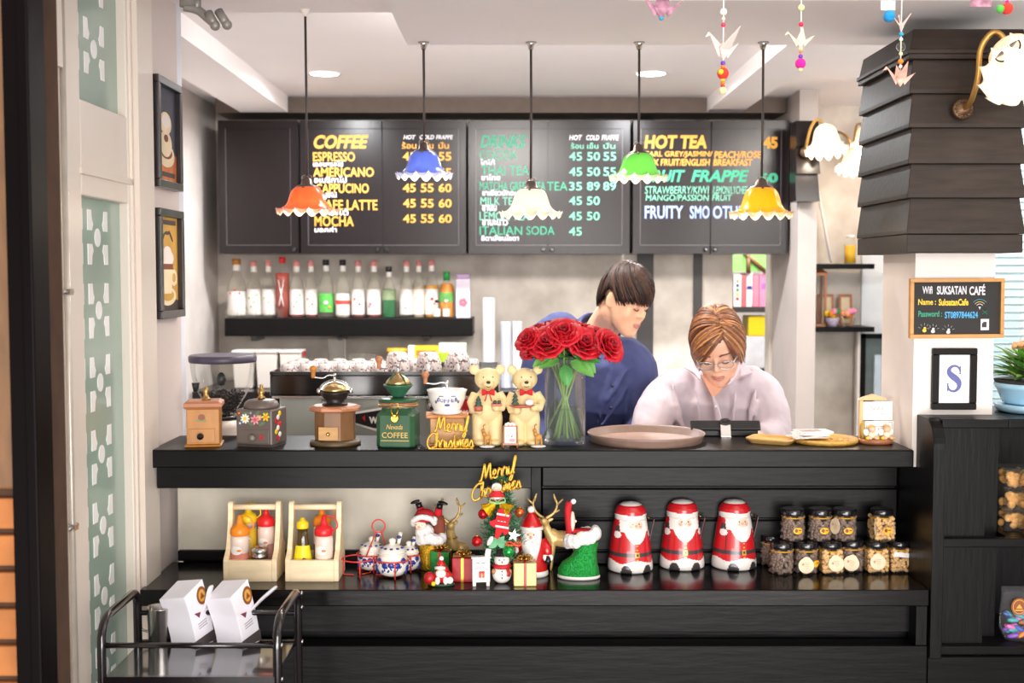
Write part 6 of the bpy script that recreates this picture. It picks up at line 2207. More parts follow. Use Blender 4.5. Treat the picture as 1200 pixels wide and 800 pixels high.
def santa_tin_paint(a, h):
    if h < .17 + .022 * math.cos(a * 4.2):
        for b in (-.52, .52):
            if ((a - b) / .26) ** 2 + (h / .125) ** 2 < 1:
                return TBK
        return TWH
    if abs(a) < .13 and .235 < h < .315:
        return TBK if (abs(a) < .06 and .258 < h < .292) else TGD
    if .25 < h < .305:
        return TBK
    if abs(a) < .03 and (abs(h - .40) < .012 or abs(h - .345) < .012 or abs(h - .205) < .012):
        return TGD
    if h > .955:
        return TWH
    if h > .835 - .01 * math.cos(a * 3):
        return TRED
    if h > .755 - .012 * math.cos(a * 2):
        return TWH if h > .77 else TSH
    # face
    fx, fz = a / .44, (h - .700) / .062
    if fx * fx + fz * fz < 1:
        for b in (-.2, .2):
            if ((a - b) / .045) ** 2 + ((h - .712) / .009) ** 2 < 1:
                return TBK
            if ((a - b * 1.25) / .1) ** 2 + ((h - .678) / .018) ** 2 < 1:
                return TPK
        if (a / .09) ** 2 + ((h - .688) / .018) ** 2 < 1:
            return TPK
        return TFC
    lim = .66 * math.sqrt(max(0, min(1, (h - .425) / .17)))
    if abs(a) < lim + .0 and h > .425:
        if abs(h - .655) < .008 and abs(a) < .35:
            return TSH
        return TWH
    if h > .60 and abs(a) < 1.1 - (.76 - h) * 1.0:
        return TWH
    for b in (-1.12, 1.12):
        if ((a - b) / .26) ** 2 + ((h - .555) / .050) ** 2 < 1:
            return TWH
        if ((a - b * 1.05) / .18) ** 2 + ((h - .635) / .055) ** 2 < 1:
            return TBK
        if abs(a - b * .80) < .022 and .30 < h < .53:
            return TBK
    return TRED
TP = [(.052, 0), (.0585, .004), (.059, .012), (.054, .06), (.046, .115), (.0405, .140), (.0415, .148), (.0395, .158), (.033, .169), (.021, .1765), (.0, .1795)]
TMESH = painted(TP, 120, santa_tin_paint, 0, .1785)
tin_o = TMESH.build('tin_body')
def tin(px, py, rz, tilt, label):
    p = sh(px, py)
    t = thing('santa_tin', label, 'tin', (p[0], p[1] + .055, ZS), rz, 'Santa tins on the display shelf')
    t.rotation_euler = (R(0), R(tilt), rz)
    o = bpy.data.objects.new('tin_body', tin_o.data)
    SC.collection.objects.link(o)
    o.parent = t
    m = MB(mat('tag_maroon', '#5a3038', .5, var=.2)).box((.052, -.018, .105), (.002, .022, .062), (0, R(12), R(-20)))
    m.build('hang_tag', t)
    MB(GOLD).tube([(.041, -.012, .140), (.047, -.016, .134)], .0008, 5).build('tag_string', t)
tin(741, 673, R(14), 0, 'red Santa tin with its face turned aside, next to the green boot')
tin(802.5, 669.5, R(2), 0, 'red Santa tin facing forward, middle of the three Santa tins')
tin(864.5, 669.5, R(18), 0, 'red Santa tin with its face turned aside, next to the nut jars')
bpy.data.objects.remove(tin_o)

# ---- ceramic santa
p8_ = sh(623, 677)
t = thing('santa_figurine', 'glossy ceramic Santa with a long white beard behind the pale gold gift', 'figurine', (p8_[0], p8_[1] + .028, ZS), R(-4))
m = MB(RED)
m.lathe([(.040, .010), (.041, .02), (.038, .05), (.032, .080), (.024, .10)], seg=32, sy=.8)
m.tube([(-.026, -.002, .092), (-.040, -.012, .078), (-.044, -.024, .070)], [.014, .013, .010], 12)
m.tube([(.026, -.002, .092), (.040, -.006, .072), (.042, -.018, .056)], [.014, .013, .011], 12)
m.build('coat', t)
m = MB(WHG)
m.lathe([(.041, 0), (.044, .004), (.043, .012), (.040, .015)], seg=32, sy=.82)
m.b2(-.005, .005, -.036, -.028, .012, .07)
m.ring((-.044, -.025, .069), .009, .005, 16, 8, (R(60), R(-30), 0))
m.ring((.043, -.020, .052), .009, .005, 16, 8, (R(50), R(20), 0))
m.build('coat_trim', t)
m = MB(WHG)
m.loft([[Vector((w_ * math.cos(a), y + d * math.sin(a), z)) for a in [2 * PI * k / 18 for k in range(18)]] for w_, d, y, z in ((.004, .003, -.034, .034), (.014, .008, -.033, .046), (.022, .014, -.026, .070), (.027, .020, -.014, .094), (.027, .024, -.004, .116), (.022, .02, .0, .130))])
for q in (-1, 1):
    m.tube([(q * .002, -.032, .095), (q * .012, -.033, .092), (q * .018, -.028, .086)], [.005, .005, .002], 8)
m.build('beard', t)
m = MB(SKINC).ell((0, -.019, .108), (.016, .012, .013))
m.use(TPK)
m.ell((0, -.031, .104), .0042, seg=10, rings=8)
m.use(BLK)
for q in (-1, 1):
    m.ell((q * .007, -.030, .111), .0014, seg=6, rings=5)
m.build('face', t)
m = MB(RED).lathe([(.0275, .122), (.027, .132), (.019, .146), (.010, .158), (.006, .164)], (0, 0, 0), 28, sy=.95)
m.build('hat', t)
m = MB(WHG).ring((0, 0, .123), .0255, .006, 28, 8, None, 1, .95)
m.ell((-.001, 0, .170), .0095)
m.build('hat_trim', t)
m = MB(BLK)
for z in (.024, .040, .054):
    m.ell((0, -.037, z), .0024, seg=8, rings=6)
m.build('buttons', t)
MB(BLK).ell((.043, -.024, .044), (.009, .009, .010)).build('glove', t)
MB(BLK).ell((-.046, -.030, .064), (.008, .008, .008)).build('glove', t)

# ---- green boot with a santa lid
p9_ = sh(680, 681)
t = thing('boot_ornament', 'green glitter boot with a fleece cuff and an open Santa head lid', 'ornament', (p9_[0], p9_[1] + .036, ZS), R(-5))
GGL = mat('green_glitter', '#12963a', .3, .35, var=.55, scale=240, bump=.6)
m = MB(GGL)
def el(cx, cy, rx, ry, z, n=24):
    return [Vector((cx + rx * math.cos(2 * PI * k / n), cy + ry * math.sin(2 * PI * k / n), z)) for k in range(n)]
m.loft([el(-.002, 0, .050, .030, .004), el(-.002, 0, .053, .033, .010), el(-.003, 0, .052, .033, .024), el(0, 0, .045, .031, .040), el(.010, .002, .034, .030, .054), el(.015, .003, .029, .029, .068), el(.017, .003, .031, .030, .092)])
m.build('boot', t)
MB(WHG).loft([el(-.002, 0, .050, .031, 0), el(-.002, 0, .0545, .0345, .003), el(-.002, 0, .0545, .0345, .008), el(-.002, 0, .051, .032, .010)]).build('sole', t)
m = MB(FLUFF)
for k in range(16):
    a = 2 * PI * k / 16
    m.ell((.006 + .036 * math.cos(a), .003 + .028 * math.sin(a), .104 + .003 * math.sin(k * 2.2) + .010 * math.cos(a)), (.014, .014, .019), seg=10, rings=8)
m.build('cuff', t, remesh=.003, smooth_it=3)
MB(REDF).loft([el(.010, .003, .034, .024, .118), el(.010, .003, .030, .02, .124)]).build('lining', t)
m = MB(REDF)
m.loft([[Vector((-.026 + .005 * sx, -.004 + w_ * math.cos(a), .126 + zc + 0 * a)) + Vector((.009 * math.sin(a), 0, 0)) for a in [2 * PI * k / 18 for k in range(18)]] for sx, w_, zc in ((0, .006, -.012), (0, .018, 0), (-.5, .022, .024), (-.8, .018, .050), (-.2, .008, .066), (.4, .003, .070))])
m.build('santa_lid', t)
m = MB(mat('pale_lid_face', '#f1dccb', .6)).ell((-.018, -.006, .146), (.007, .016, .026))
m.ell((-.011, -.006, .146), (.004, .004, .004), seg=8, rings=6)
m.build('lid_face', t)
MB(FLUFF).ell((-.016, -.004, .196), .007).build('pompom', t)
m = MB(mat('pale_gold_fur', '#e9cf9a', .7))
m.ell((.0, -.026, .114), (.008, .006, .009))
m.ell((.0, -.029, .104), (.006, .005, .005))
m.build('bear_charm', t)

# ---- nut jars
def nuts_mesh(kind, r, h, seed):
    rn = random.Random(seed)
    n = 150 if kind == 'round' else 240
    if kind == 'round':
        m = MB(mat('dark_almond', '#7d655a', .5, var=.3, scale=40))
    else:
        m = MB(mat('roasted_peanut', '#d9ae74', .5, var=.25, scale=40))
    for i in range(n):
        z = .006 + (h - .010) * rn.random()
        if kind == 'round':
            a = rn.uniform(0, 2 * PI)
            q = r * (.72 + .16 * rn.random())
            x, y = q * math.cos(a), q * math.sin(a)
            e = (.0085, .0058, .0042)
        else:
            q = r * rn.choice((.80, .80, .62))
            s_ = rn.randrange(4)
            v = rn.uniform(-q, q)
            x, y = [(v, -q), (v, q), (-q, v), (q, v)][s_]
            e = (.0060, .0050, .0050)
        m.ell((x, y, z), e, (rn.random() * 3, rn.random() * 3, rn.random() * 3), 8, 6)
    return m
LIDB = mat('black_jar_lid', '#19171a', .2, var=.1, coat=.5)
YLB = mat('yellow_oval_label', '#f0b51c', .5, var=.04)
TAGC = mat('cream_kraft_tag', '#e8d4b4', .7, var=.06, scale=30)
RIB = mat('gold_cord', '#d9a01c', .5, .3)
INKB = mat('tag_ink', '#a5876a', .7)
jr, jh = .0312, .068
NUTM = {k: nuts_mesh(k, jr * .93, jh * .96, s_) for k, s_ in (('round', 5), ('square', 9))}
NUT = {}
def nut_jar(px, py, kind, label, z=None, dy=0, oval=None, tagpos=None, white=False, sc=1.0, backY=None, rz=0):
    if z is None:
        p = sh(px, py)
        loc = (p[0], p[1] + jr + dy, ZS)
    else:
        q = W(px, py, backY)
        loc = (q.x, backY, z)
    t = thing('nut_jar', label, 'jar', loc, rz, 'jars of nuts on the display shelf')
    if kind == 'round':
        MB(GLSJ).lathe([(jr * .9, 0), (jr, .005), (jr, jh * .72), (jr * .9, jh * .86), (jr * .80, jh * .92), (jr * .80, jh)], seg=32, capt=False).build('glass_body', t)
        MB(LIDB).lathe([(jr * .94, jh * .96), (jr * .96, jh * 1.0), (jr * .96, jh * 1.16), (jr * .90, jh * 1.2)], seg=32).build('lid', t)
        yfr = -jr
    else:
        a = jr * .90
        MB(GLSJ).loft([[Vector((x, y, z_)) for x, y in rrect(a * k, a * k, .007, 3)] for k, z_ in ((.92, 0), (1, .004), (1, jh * .72), (.85, jh * .90), (.80, jh))], smooth=False).build('glass_body', t)
        MB(LIDB).lathe([(jr * .86, jh * .96), (jr * .90, jh * 1.0), (jr * .90, jh * 1.16), (jr * .82, jh * 1.2)], seg=32).build('lid', t)
        yfr = -a
    if kind not in NUT:
        NUT[kind] = NUTM[kind].build('nuts', t)
        NUT[kind]['kind'] = 'stuff'
    else:
        o = bpy.data.objects.new('nuts', NUT[kind].data)
        SC.collection.objects.link(o)
        o.parent = t
        o['kind'] = 'stuff'
    MB(RIB).ring((0, 0, jh * .88), jr * (.90 if kind == 'round' else .92), .0018, 28, 6).build('cord', t)
    if oval is not None:
        x = oval
        m = MB(YLB)
        def fn(uu, vv):
            b = (uu - .5) * 2
            c = math.sqrt(max(0, 1 - b * b)) * (vv - .5) * 2
            xx = x + b * .0125
            yy = yfr - .0006 if kind == 'square' else -math.sqrt(max(1e-9, (jr + .0008) ** 2 - min(xx * xx, jr * jr * .98)))
            return (xx, yy, jh * .42 + c * .0085)
        m.quadgrid(fn, 10, 6)
        yb_ = yfr if kind == 'square' else -math.sqrt(max(1e-9, jr * jr - x * x))
        m.use(mat('brown_stamp', '#8a3f1c', .5))
        m.prism(ellip(x - .004, jh * .43, .0042, .0048, 12), yb_ - .0016, yb_ - .0002)
        m.use(mat('brown_stamp', '#8a3f1c', .5))
        m.b2(x + .002, x + .009, yb_ - .0014, yb_ - .0004, jh * .42, jh * .46)
        m.build('oval_label', t)
    if white:
        m = MB(PAPER)
        m.prism([(-.024, jh * .66), (.022, jh * .60), (.026, jh * .76), (-.020, jh * .84)], yfr - .0012, yfr - .0004)
        m.build('white_label', t)
    if tagpos is not None:
        x, z_, ry, rzz = tagpos
        q = MB(TAGC).prism([(rr_ * math.cos(b), rr_ * math.sin(b)) for b in [2 * PI * k / 24 for k in range(24)] for rr_ in [0.0200 * (1.0 if not (1.2 < b < 1.94) else 1.12)]], -.0005, .0005)
        q.use(INKB)
        for k in range(4):
            q.b2(-.006 + .001 * k, .009 - .002 * (k % 2), -.0009, -.0004, .006 - .004 * k, .0068 - .004 * k)
        q.use(mat('coral_stamp', '#d9876a', .6))
        q.prism(ellip(-.0085, .002, .003, .0035, 10), -.0010, -.0004)
        q.build('paper_tag', t, loc=(x, yfr - .003 - abs(math.sin(rzz)) * .012, z_), rot=(R(-5), ry, rzz))
# back and upper rows first, then the front row
nut_jar(909, 667, 'round', 'round almond jar at the back beside the last Santa tin', dy=.022, tagpos=(.006, .03, .2, -.5))
nut_jar(1012, 662, 'square', 'square peanut jar at the back under the topmost square jar', dy=.05)
nut_jar(1066, 662, 'square', 'square peanut jar at the back, farthest behind the white label jar', dy=.05)
nut_jar(919, 674.5, 'round', 'round almond jar at the front of the lower row beside the Santa tin', dy=0)
nut_jar(948, 674.0, 'round', 'round almond jar in the lower row with a cream tag and a yellow label edge', dy=0, oval=.020, tagpos=(-.008, .026, .1, 0))
nut_jar(977, 674, 'square', 'square peanut jar in the lower row with a cream tag, between two almond jars', dy=0, tagpos=(.006, .030, -.1, 0))
nut_jar(1003.5, 673, 'round', 'round almond jar in the lower row with a tilted cream tag, fourth in the row', dy=.012, tagpos=(-.012, .028, .3, -.35))
nut_jar(1031, 673.5, 'square', 'square peanut jar in the lower row with a cream tag, under the topmost square jar', dy=.004, tagpos=(-.004, .032, -.1, 0))
nut_jar(1058, 672.5, 'square', 'square peanut jar in the lower row with only a white label', dy=.002, white=True)
nut_jar(1085, 672.5, 'square', 'square peanut jar at the bookcase end of the lower row with white and yellow labels', dy=.004, oval=.004, white=True)
YJ = sh(919, 674.5)[1] + jr + .022
ZJ = ZS + jh * 1.2 + .0008
nut_jar(929, 620, 'round', 'round almond jar of the upper row nearest the Santa tins', ZJ, oval=.006, backY=YJ, tagpos=None)
nut_jar(961, 620, 'round', 'round almond jar in the middle of the upper row', ZJ, oval=.004, backY=YJ, tagpos=(.026, .044, .2, R(-70)))
nut_jar(989.5, 620, 'round', 'round almond jar of the upper row with a small white label', ZJ, oval=.002, backY=YJ, white=False)
nut_jar(1033, 620, 'square', 'square peanut jar standing alone on top of the lower row', ZJ, oval=.004, backY=YJ, tagpos=(-.034, .040, .4, R(60)), rz=R(6))
# ================================================================== TROLLEY
YT0, YT1 = 2.45, 2.69
tx0, tx1 = W(119, 760, YT0).x, W(325, 760, YT0).x
ztr = W(200, 793, YT0).z
zto = W(163, 691, YT1).z
t = thing('serving_trolley', 'small black tubular metal trolley with a glossy black tray', 'trolley', (0, 0, 0))
TUB = mat('black_tube_enamel', '#151014', .18, .0, var=.15, coat=.7)
for x in (tx0, tx1):
    pts = [(x, YT0, .06), (x, YT0, zto - .06)] + [(x, YT0 + .05 * (1 - math.cos(a)), zto - .05 + .05 * math.sin(a) - .0) for a in [PI / 2 * k / 6 for k in range(1, 7)]] + \
        [(x, YT1 - .035 + .035 * math.sin(a), zto - .035 + .035 * math.cos(a)) for a in [PI / 2 * k / 6 for k in range(0, 7)]] + [(x, YT1, .06)]
    MB(TUB).tube(pts, .0098, 12).build('side_frame', t)
    for y in (YT0, YT1):
        m = MB(BLKPL).cyl((x, y - .011, .024), .024, .022, 18, (R(-90), 0, 0))
        m.b2(x - .01, x + .01, y - .012, y + .012, .03, .07)
        m.build('castor', t)
zr_ = W(220, 756, YT0).z
MB(TUB).tube([(tx0, YT0, zr_), (tx1, YT0, zr_)], .0062, 10).build('front_rail', t)
MB(TUB).tube([(tx0, YT1, zr_), (tx1, YT1, zr_)], .0062, 10).build('back_rail', t)
m = MB(mat('gloss_black_tray', '#0c0d0e', .06, var=.1, coat=1.0))
m.b2(tx0 + .006, tx1 - .006, YT0 + .004, YT1 - .004, ztr - .010, ztr)
m.build('tray', t, bevel=.002)
for y0_, y1_ in ((YT0 - .008, YT0 + .003), (YT1 - .003, YT1 + .008)):
    MB(TUB).b2(tx0, tx1, y0_, y1_, ztr - .016, ztr + .003).build('tray_edge', t)
MB(TUB).b2(tx0 + .004, tx1 - .004, YT0, YT1, .20, .212).build('lower_tray', t)
for y, zs in ((YT0, (zr_, ztr - .005)), (YT1, (zto - .04, zr_ + .045, ztr))):
    for z in zs:
        MB(CHROME).lathe([(.0055, 0), (.0055, .001), (.002, .004)], (tx1 + .0085, y, z), 12, (0, R(90), 0)).build('bolt', t)
# steel cup
c = onz(189, 751, ztr)
t = thing('steel_cup', 'brushed steel cup standing on the trolley beside the white cartons', 'cup', (c.x, c.y, ztr + .0005))
MB(STEEL).lathe([(.026, 0), (.028, .003), (.031, .078), (.032, .080), (.030, .079), (.027, .006), (0, .005)], seg=36, capt=False).build('body', t)
MB(STEEL).tube(smooth_pts([(-.031, 0, .065), (-.047, 0, .062), (-.046, 0, .030), (-.029, 0, .022)], 5), .003, 8).build('handle', t)
# white cartons with a round brown emblem
CART = mat('white_carton', '#eceaf2', .5, var=.02)
BRE = mat('brown_emblem', '#8a4a1c', .45)
DBK = mat('charcoal_print', '#4a4242', .5)
def carton_box(px, py, label, spoon, slabel):
    c = onz(px, py, ztr)
    t = thing('paper_carton', label, 'carton', (c.x, c.y + .02, ztr + .0008), R(-26), 'white cartons on the trolley')
    a, b = .037, .031
    ring = lambda dx, zs, k=1: [Vector((-a * k + dx, -b * k, zs[0])), Vector((a * k + dx, -b * k, zs[1])), Vector((a * k + dx, b * k, zs[2])), Vector((-a * k + dx, b * k, zs[3]))]
    rings = []
    for k in range(7):
        q = k / 6
        dx = .004 - .034 * q ** 1.4
        rings.append(ring(dx, (.098 * q, .112 * q, .140 * q, .128 * q)))
    m = MB(CART).loft(rings, smooth=False)
    o = m.build('carton_body', t, bevel=.0012)
    def onside(y, q):                       # a point of the right side face, y along it, q up
        dx = .004 - .034 * q ** 1.4
        return Vector((a + dx + .0006, y, (.112 + (.140 - .112) * (y + b) / (2 * b)) * q))
    def patch(m, out):
        n = len(m.v)
        m.v += [onside(y, q) for y, q in out]
        m.f.append(list(range(n, n + len(out))))
        m.mi.append(m.cur)
        m.sm.append(False)
    m = MB(BRE)
    patch(m, ellip(.016, .80, .015, .14, 24))
    m.build('emblem', t)
    m = MB(mat('emblem_gold', '#d9a54a', .5))
    n = len(m.v)
    for out in (ellip(.016, .80, .010, .095, 20), ):
        m.v += [onside(y, q) + Vector((.0006, 0, 0)) for y, q in out]
        m.f.append(list(range(n, n + len(out)))); m.mi.append(m.cur); m.sm.append(False)
    m.use(BRE)
    n = len(m.v)
    m.v += [onside(y, q) + Vector((.0012, 0, 0)) for y, q in ((.009, .76), (.016, .86), (.023, .76))]
    m.f.append([n, n + 1, n + 2]); m.mi.append(m.cur); m.sm.append(False)
    m.build('emblem_centre', t)
    m = MB(DBK)
    patch(m, [(-.034, .02), (.034, .02), (.034, .20), (-.034, .14)])
    m.use(mat('plum_print', '#7a2a44', .5))
    patch(m, [(-.018, .62), (.002, .58), (-.006, .50)])
    m.use(PG)
    for k in range(3):
        patch(m, [(-.014, .40 - .04 * k), (.014, .42 - .04 * k), (.014, .435 - .04 * k), (-.014, .415 - .04 * k)])
    m.build('printing', t)
    if spoon:
        s_ = thing('plastic_scoop', slabel, 'scoop', (c.x + .028, c.y + .028, ztr + .07), R(-12), 'white scoops in the cartons')
        k = MB(mat('white_scoop_plastic', '#f1ecf4', .35, var=.02))
        e = spoon
        k.tube(smooth_pts([(0, 0, 0), (e[0] * .4, 0, e[1] * .45), (e[0] * .8, -.004, e[1] * .82), (e[0], -.005, e[1])], 5), [.008, .008, .009, .010, .010, .011, .0115, .012, .012, .0125, .0125, .0125, .012, .011, .010, .006], 12, flat=.35)
        k.build('scoop', s_)
carton_box(222, 756, 'white paper carton with a brown emblem beside the steel cup', (.020, .062), 'short white plastic scoop tip between the two white cartons')
carton_box(276, 756, 'white paper carton with a brown emblem and a long scoop sticking out', (.066, .062), 'long white plastic scoop leaning out of the second white carton')

# ================================================================== BOOKCASE THINGS
COOK = mat('oat_cookie', '#cf9a58', .8, var=.3, scale=60, bump=.5)
def cookie_tub(x, y, z, label):
    t = thing('cookie_tub', label, 'tub', (x, y, z), group='clear tubs of cookies in the bookcase')
    MB(GLSJ).loft([[Vector((a, b, zz)) for a, b in rrect(.040, .036, .010, 3)] for zz in (0, .046)], smooth=False).build('tub_body', t)
    rn = random.Random(int(x * 977 + z * 331))
    m = MB(COOK)
    for k in range(34):
        m.ell((rn.uniform(-.029, .029), rn.choice((-.024, -.022, .02)) , .010 + rn.random() * .029), (.012, .008, .0105), (rn.random(), rn.random(), rn.random()), 10, 7)
    o = m.build('cookies', t)
    o['kind'] = 'stuff'
    MB(GLSJ).loft([[Vector((a, b, zz)) for a, b in rrect(.041, .037, .010, 3)] for zz in (.0462, .0525)], smooth=False).build('lid', t)
zc = ZM + .0006
for col, (px, Yq) in enumerate(((1190, 3.02), (1216, 2.965))):
    x = W(px, 600, Yq).x
    for k in range(3):
        nm = ('bottom', 'middle', 'top')[k]
        cookie_tub(x, Yq, zc + k * .0532, f'{nm} clear cookie tub of the ' + ('stack against the bookcase fascia' if col == 0 else 'stack at the picture edge in the bookcase'))
c = W(1196, 738, 2.955)
t = thing('candy_bag', 'clear bag of purple and pink candies with a round brown emblem', 'bag', (c.x + .012, 2.955, ZL + .0006))
cb = MB(glass('crinkled_bag_film', '#fbfbfd', .9, .12))
cb.loft([[Vector((w_ * math.cos(a), d * math.sin(a), z)) for a in [2 * PI * k / 20 for k in range(20)]] for w_, d, z in ((.052, .020, 0), (.066, .034, .03), (.066, .032, .07), (.063, .016, .105), (.064, .004, .135))])
cb.build('bag_film', t)
m = MB(PINK)
rn = random.Random(8)
cc_ = [mat('violet_candy', '#8a5ac0', .4), mat('blue_candy', '#3f62b8', .4), mat('pink_candy', '#ea78b8', .4), mat('teal_candy', '#3fa0a8', .4), mat('lilac_candy', '#c9a0e0', .4), ORG]
for k in range(48):
    m.use(cc_[rn.choice((0, 0, 1, 2, 2, 2, 3, 4, 4, 5))])
    m.ell((rn.uniform(-.048, .048), rn.choice((-.018, -.012, .006)), .010 + rn.random() * .058), (.016, .007, .006), (rn.uniform(-.3, .3), rn.uniform(-.8, .8), rn.uniform(-.5, .5)), 10, 6)
m.build('candies', t)['kind'] = 'stuff'
m = MB(BRE).prism(ellip(-.028, .090, .020, .022, 28), -.0262, -.0250)
m.use(mat('emblem_gold', '#d9a54a', .5))
m.prism(ellip(-.028, .090, .016, .018, 28), -.0266, -.0260)
m.use(BRE)
m.prism(ellip(-.028, .090, .0145, .0165, 28), -.0270, -.0264)
m.use(mat('emblem_gold', '#d9a54a', .5))
m.prism([(-.036, .086), (-.028, .097), (-.020, .086)], -.0274, -.0268)
m.b2(-.038, -.018, -.0274, -.0268, .080, .083)
m.build('round_emblem', t)

# ================================================================== PILLAR THINGS
Yf = 2.9995
P2 = lambda px, py, Y=2.985: W(px, py, Y)
# chalkboard
a_, b_ = P2(1066, 396), P2(1178, 326)
t = thing('chalkboard', 'small wood framed chalkboard with the cafe wifi name and password', 'sign', ((a_.x + b_.x) / 2, Yf, (a_.z + b_.z) / 2), rot=(0, R(-.4), 0))
hw, hh = (b_.x - a_.x) / 2, (b_.z - a_.z) / 2
m = MB(mat('honey_oak_frame', '#c08a4a', .45, var=.12, scale=10, stretch=(3, 6, 6)))
fw_ = .0095
m.b2(-hw, hw, -.016, -.0005, hh - fw_, hh)
m.b2(-hw, hw, -.016, -.0005, -hh, -hh + fw_)
m.b2(-hw, -hw + fw_, -.016, -.0005, -hh + fw_, hh - fw_)
m.b2(hw - fw_, hw, -.016, -.0005, -hh + fw_, hh - fw_)
m.build('frame', t, bevel=.0012)
MB(mat('slate_board', '#221f1f', .7, var=.12, scale=10)).b2(-hw + fw_, hw - fw_, -.008, -.001, -hh + fw_, hh - fw_).build('slate', t)
cx_, cz_ = (a_.x + b_.x) / 2, (a_.z + b_.z) / 2
def L(px, py):
    p = P2(px, py)
    return p.x - cx_, p.z - cz_
def wr(s, x0, x1, y0, y1, m_, bold=0.0, sh_=0.0):
    m = MB(m_)
    p, q = L(x0, y1), L(x1, y0)
    put_text(m, s, p[0], q[0], p[1], q[1], -.0086, bold, sh_)
    m.build('lettering', t)
wr('Wifi', 1082, 1094, 335, 344, WHT, .02)
wr('SUKSATAN', 1099, 1134, 335, 345, WHT, .03)
wr('CAFÉ', 1137, 1156, 333, 346, WHT, .03)
YELC = mat('bright_yellow_chalk', '#f4c832', .6, var=.04)
wr('Name :', 1077, 1098, 350, 357, YELC, .02)
wr('SuksatanCafe', 1101, 1136, 350, 358, YELC, .03)
wr('Password :', 1077, 1105, 364, 371, GRT, .02)
SKYT = mat('sky_chalk_paint', '#4aa8dc', .6)
wr('ST0897844624', 1108, 1147, 365, 373, SKYT, .02)
for k, (rr_, m_) in enumerate(((.0215, SKYT), (.0155, YELC), (.0098, WHT))):
    p = L(1149, 361)
    m = MB(m_)
    m.tube([(p[0] + rr_ * math.cos(a), -.0088, p[1] + rr_ * math.sin(a)) for a in [PI * (.22 + .56 * i / 12) for i in range(13)]], .0018 if k < 2 else .0022, 6, flat=.4)
    m.build('wifi_arc', t)
p = L(1149, 361)
MB(WHT).prism([(p[0] - .003, p[1] + .003), (p[0] + .003, p[1] + .003), (p[0], p[1] - .004)], -.0095, -.0082).build('wifi_dot', t)
p = L(1155, 366)
m = MB(GRT)
m.tube([(p[0] - .006, -.0088, p[1] + .0045), (p[0] + .006, -.0088, p[1] - .0045), (p[0], -.0088, p[1] - .009), (p[0], -.0088, p[1] + .009), (p[0] + .006, -.0088, p[1] + .0045), (p[0] - .006, -.0088, p[1] - .0045)], .0015, 5, flat=.4)
m.build('rune_mark', t)
p, q = L(1150, 387), L(1160, 374)
m = MB(WHT).prism([(p[0], p[1]), (q[0], p[1]), (q[0], q[1]), (p[0], q[1])], -.0090, -.0082)
m.use(BLK)
m.prism([(p[0] + .003, p[1] + .007), (q[0] - .006, p[1] + .007), (q[0] - .006, q[1] - .007), (p[0] + .006, q[1] - .007), (p[0] + .006, q[1] - .010), (p[0] + .003, q[1] - .010)], -.0094, -.0088)
m.build('phone_mark', t)
m = MB(WHT)
for px, py, col in ((1084, 387, YELC), (1094, 388, WHT), (1112, 389, WHT)):
    p = L(px, py)
    m.use(col)
    m.prism(ellip(p[0], p[1], .005, .0045, 12), -.0094, -.0082)
    m.prism(ellip(p[0] + .001, p[1] + .006, .0032, .003, 10), -.0094, -.0082)
    m.use(WHT)
    for k in range(5):
        a = PI * (.12 + .19 * k)
        d0, d1 = .011, .0165
        m.tube([(p[0] + d0 * math.cos(a), -.0088, p[1] + .002 + d0 * math.sin(a)), (p[0] + d1 * math.cos(a), -.0088, p[1] + .002 + d1 * math.sin(a))], .0009, 5, flat=.4)
m.build('doodles', t)
# framed letter
a_, b_ = P2(1092.5, 480), P2(1146, 408)
t = thing('framed_letter', 'black framed print of one violet letter S on the white pillar', 'picture', ((a_.x + b_.x) / 2, Yf, (a_.z + b_.z) / 2))
hw, hh, fw_ = (b_.x - a_.x) / 2, (b_.z - a_.z) / 2, .0165
m = MB(mat('satin_black_frame', '#0c0909', .4, var=.1, spec=.15))
m.b2(-hw, hw, -.015, -.0005, hh - fw_, hh)
m.b2(-hw, hw, -.015, -.0005, -hh, -hh + fw_)
m.b2(-hw, -hw + fw_, -.015, -.0005, -hh + fw_, hh - fw_)
m.b2(hw - fw_, hw, -.015, -.0005, -hh + fw_, hh - fw_)
m.build('frame', t, bevel=.002)
MB(PAPER).b2(-hw + fw_, hw - fw_, -.007, -.001, -hh + fw_, hh - fw_).build('paper', t)
m = MB(mat('violet_blue_ink', '#5a5f9c', .6, var=.05))
sp_ = [(.0150, .0195), (.0125, .0265), (.004, .0325), (-.006, .031), (-.0125, .0235), (-.0115, .0145), (-.003, .006), (.006, -.001), (.0125, -.010), (.012, -.0215), (.004, -.030), (-.006, -.0305), (-.0135, -.0245), (-.0155, -.0165)]
pts = smooth_pts([(x, 0, z) for x, z in sp_], 5)
n = len(pts)
wd = [.0024 + .0058 * math.exp(-((i / (n - 1) - .5) / .20) ** 2) for i in range(n)]
vv = []
for i, p in enumerate(pts):
    tg = (pts[min(i + 1, n - 1)] - pts[max(i - 1, 0)]).normalized()
    nn = Vector((-tg.z, 0, tg.x))
    vv += [p + nn * wd[i] + Vector((0, -.0078, 0)), p - nn * wd[i] + Vector((0, -.0078, 0))]
m.add(vv, [(2 * i, 2 * i + 1, 2 * i + 3, 2 * i + 2) for i in range(n - 1)], False)
m.b2(.0135, .0165, -.0080, -.0076, .0130, .0325)
m.b2(-.0170, -.0140, -.0080, -.0076, -.0315, -.0110)
m.b2(.0118, .0182, -.0081, -.0077, .0118, .0135)
m.b2(-.0187, -.0125, -.0081, -.0077, -.0125, -.0108)
m.build('letter', t)
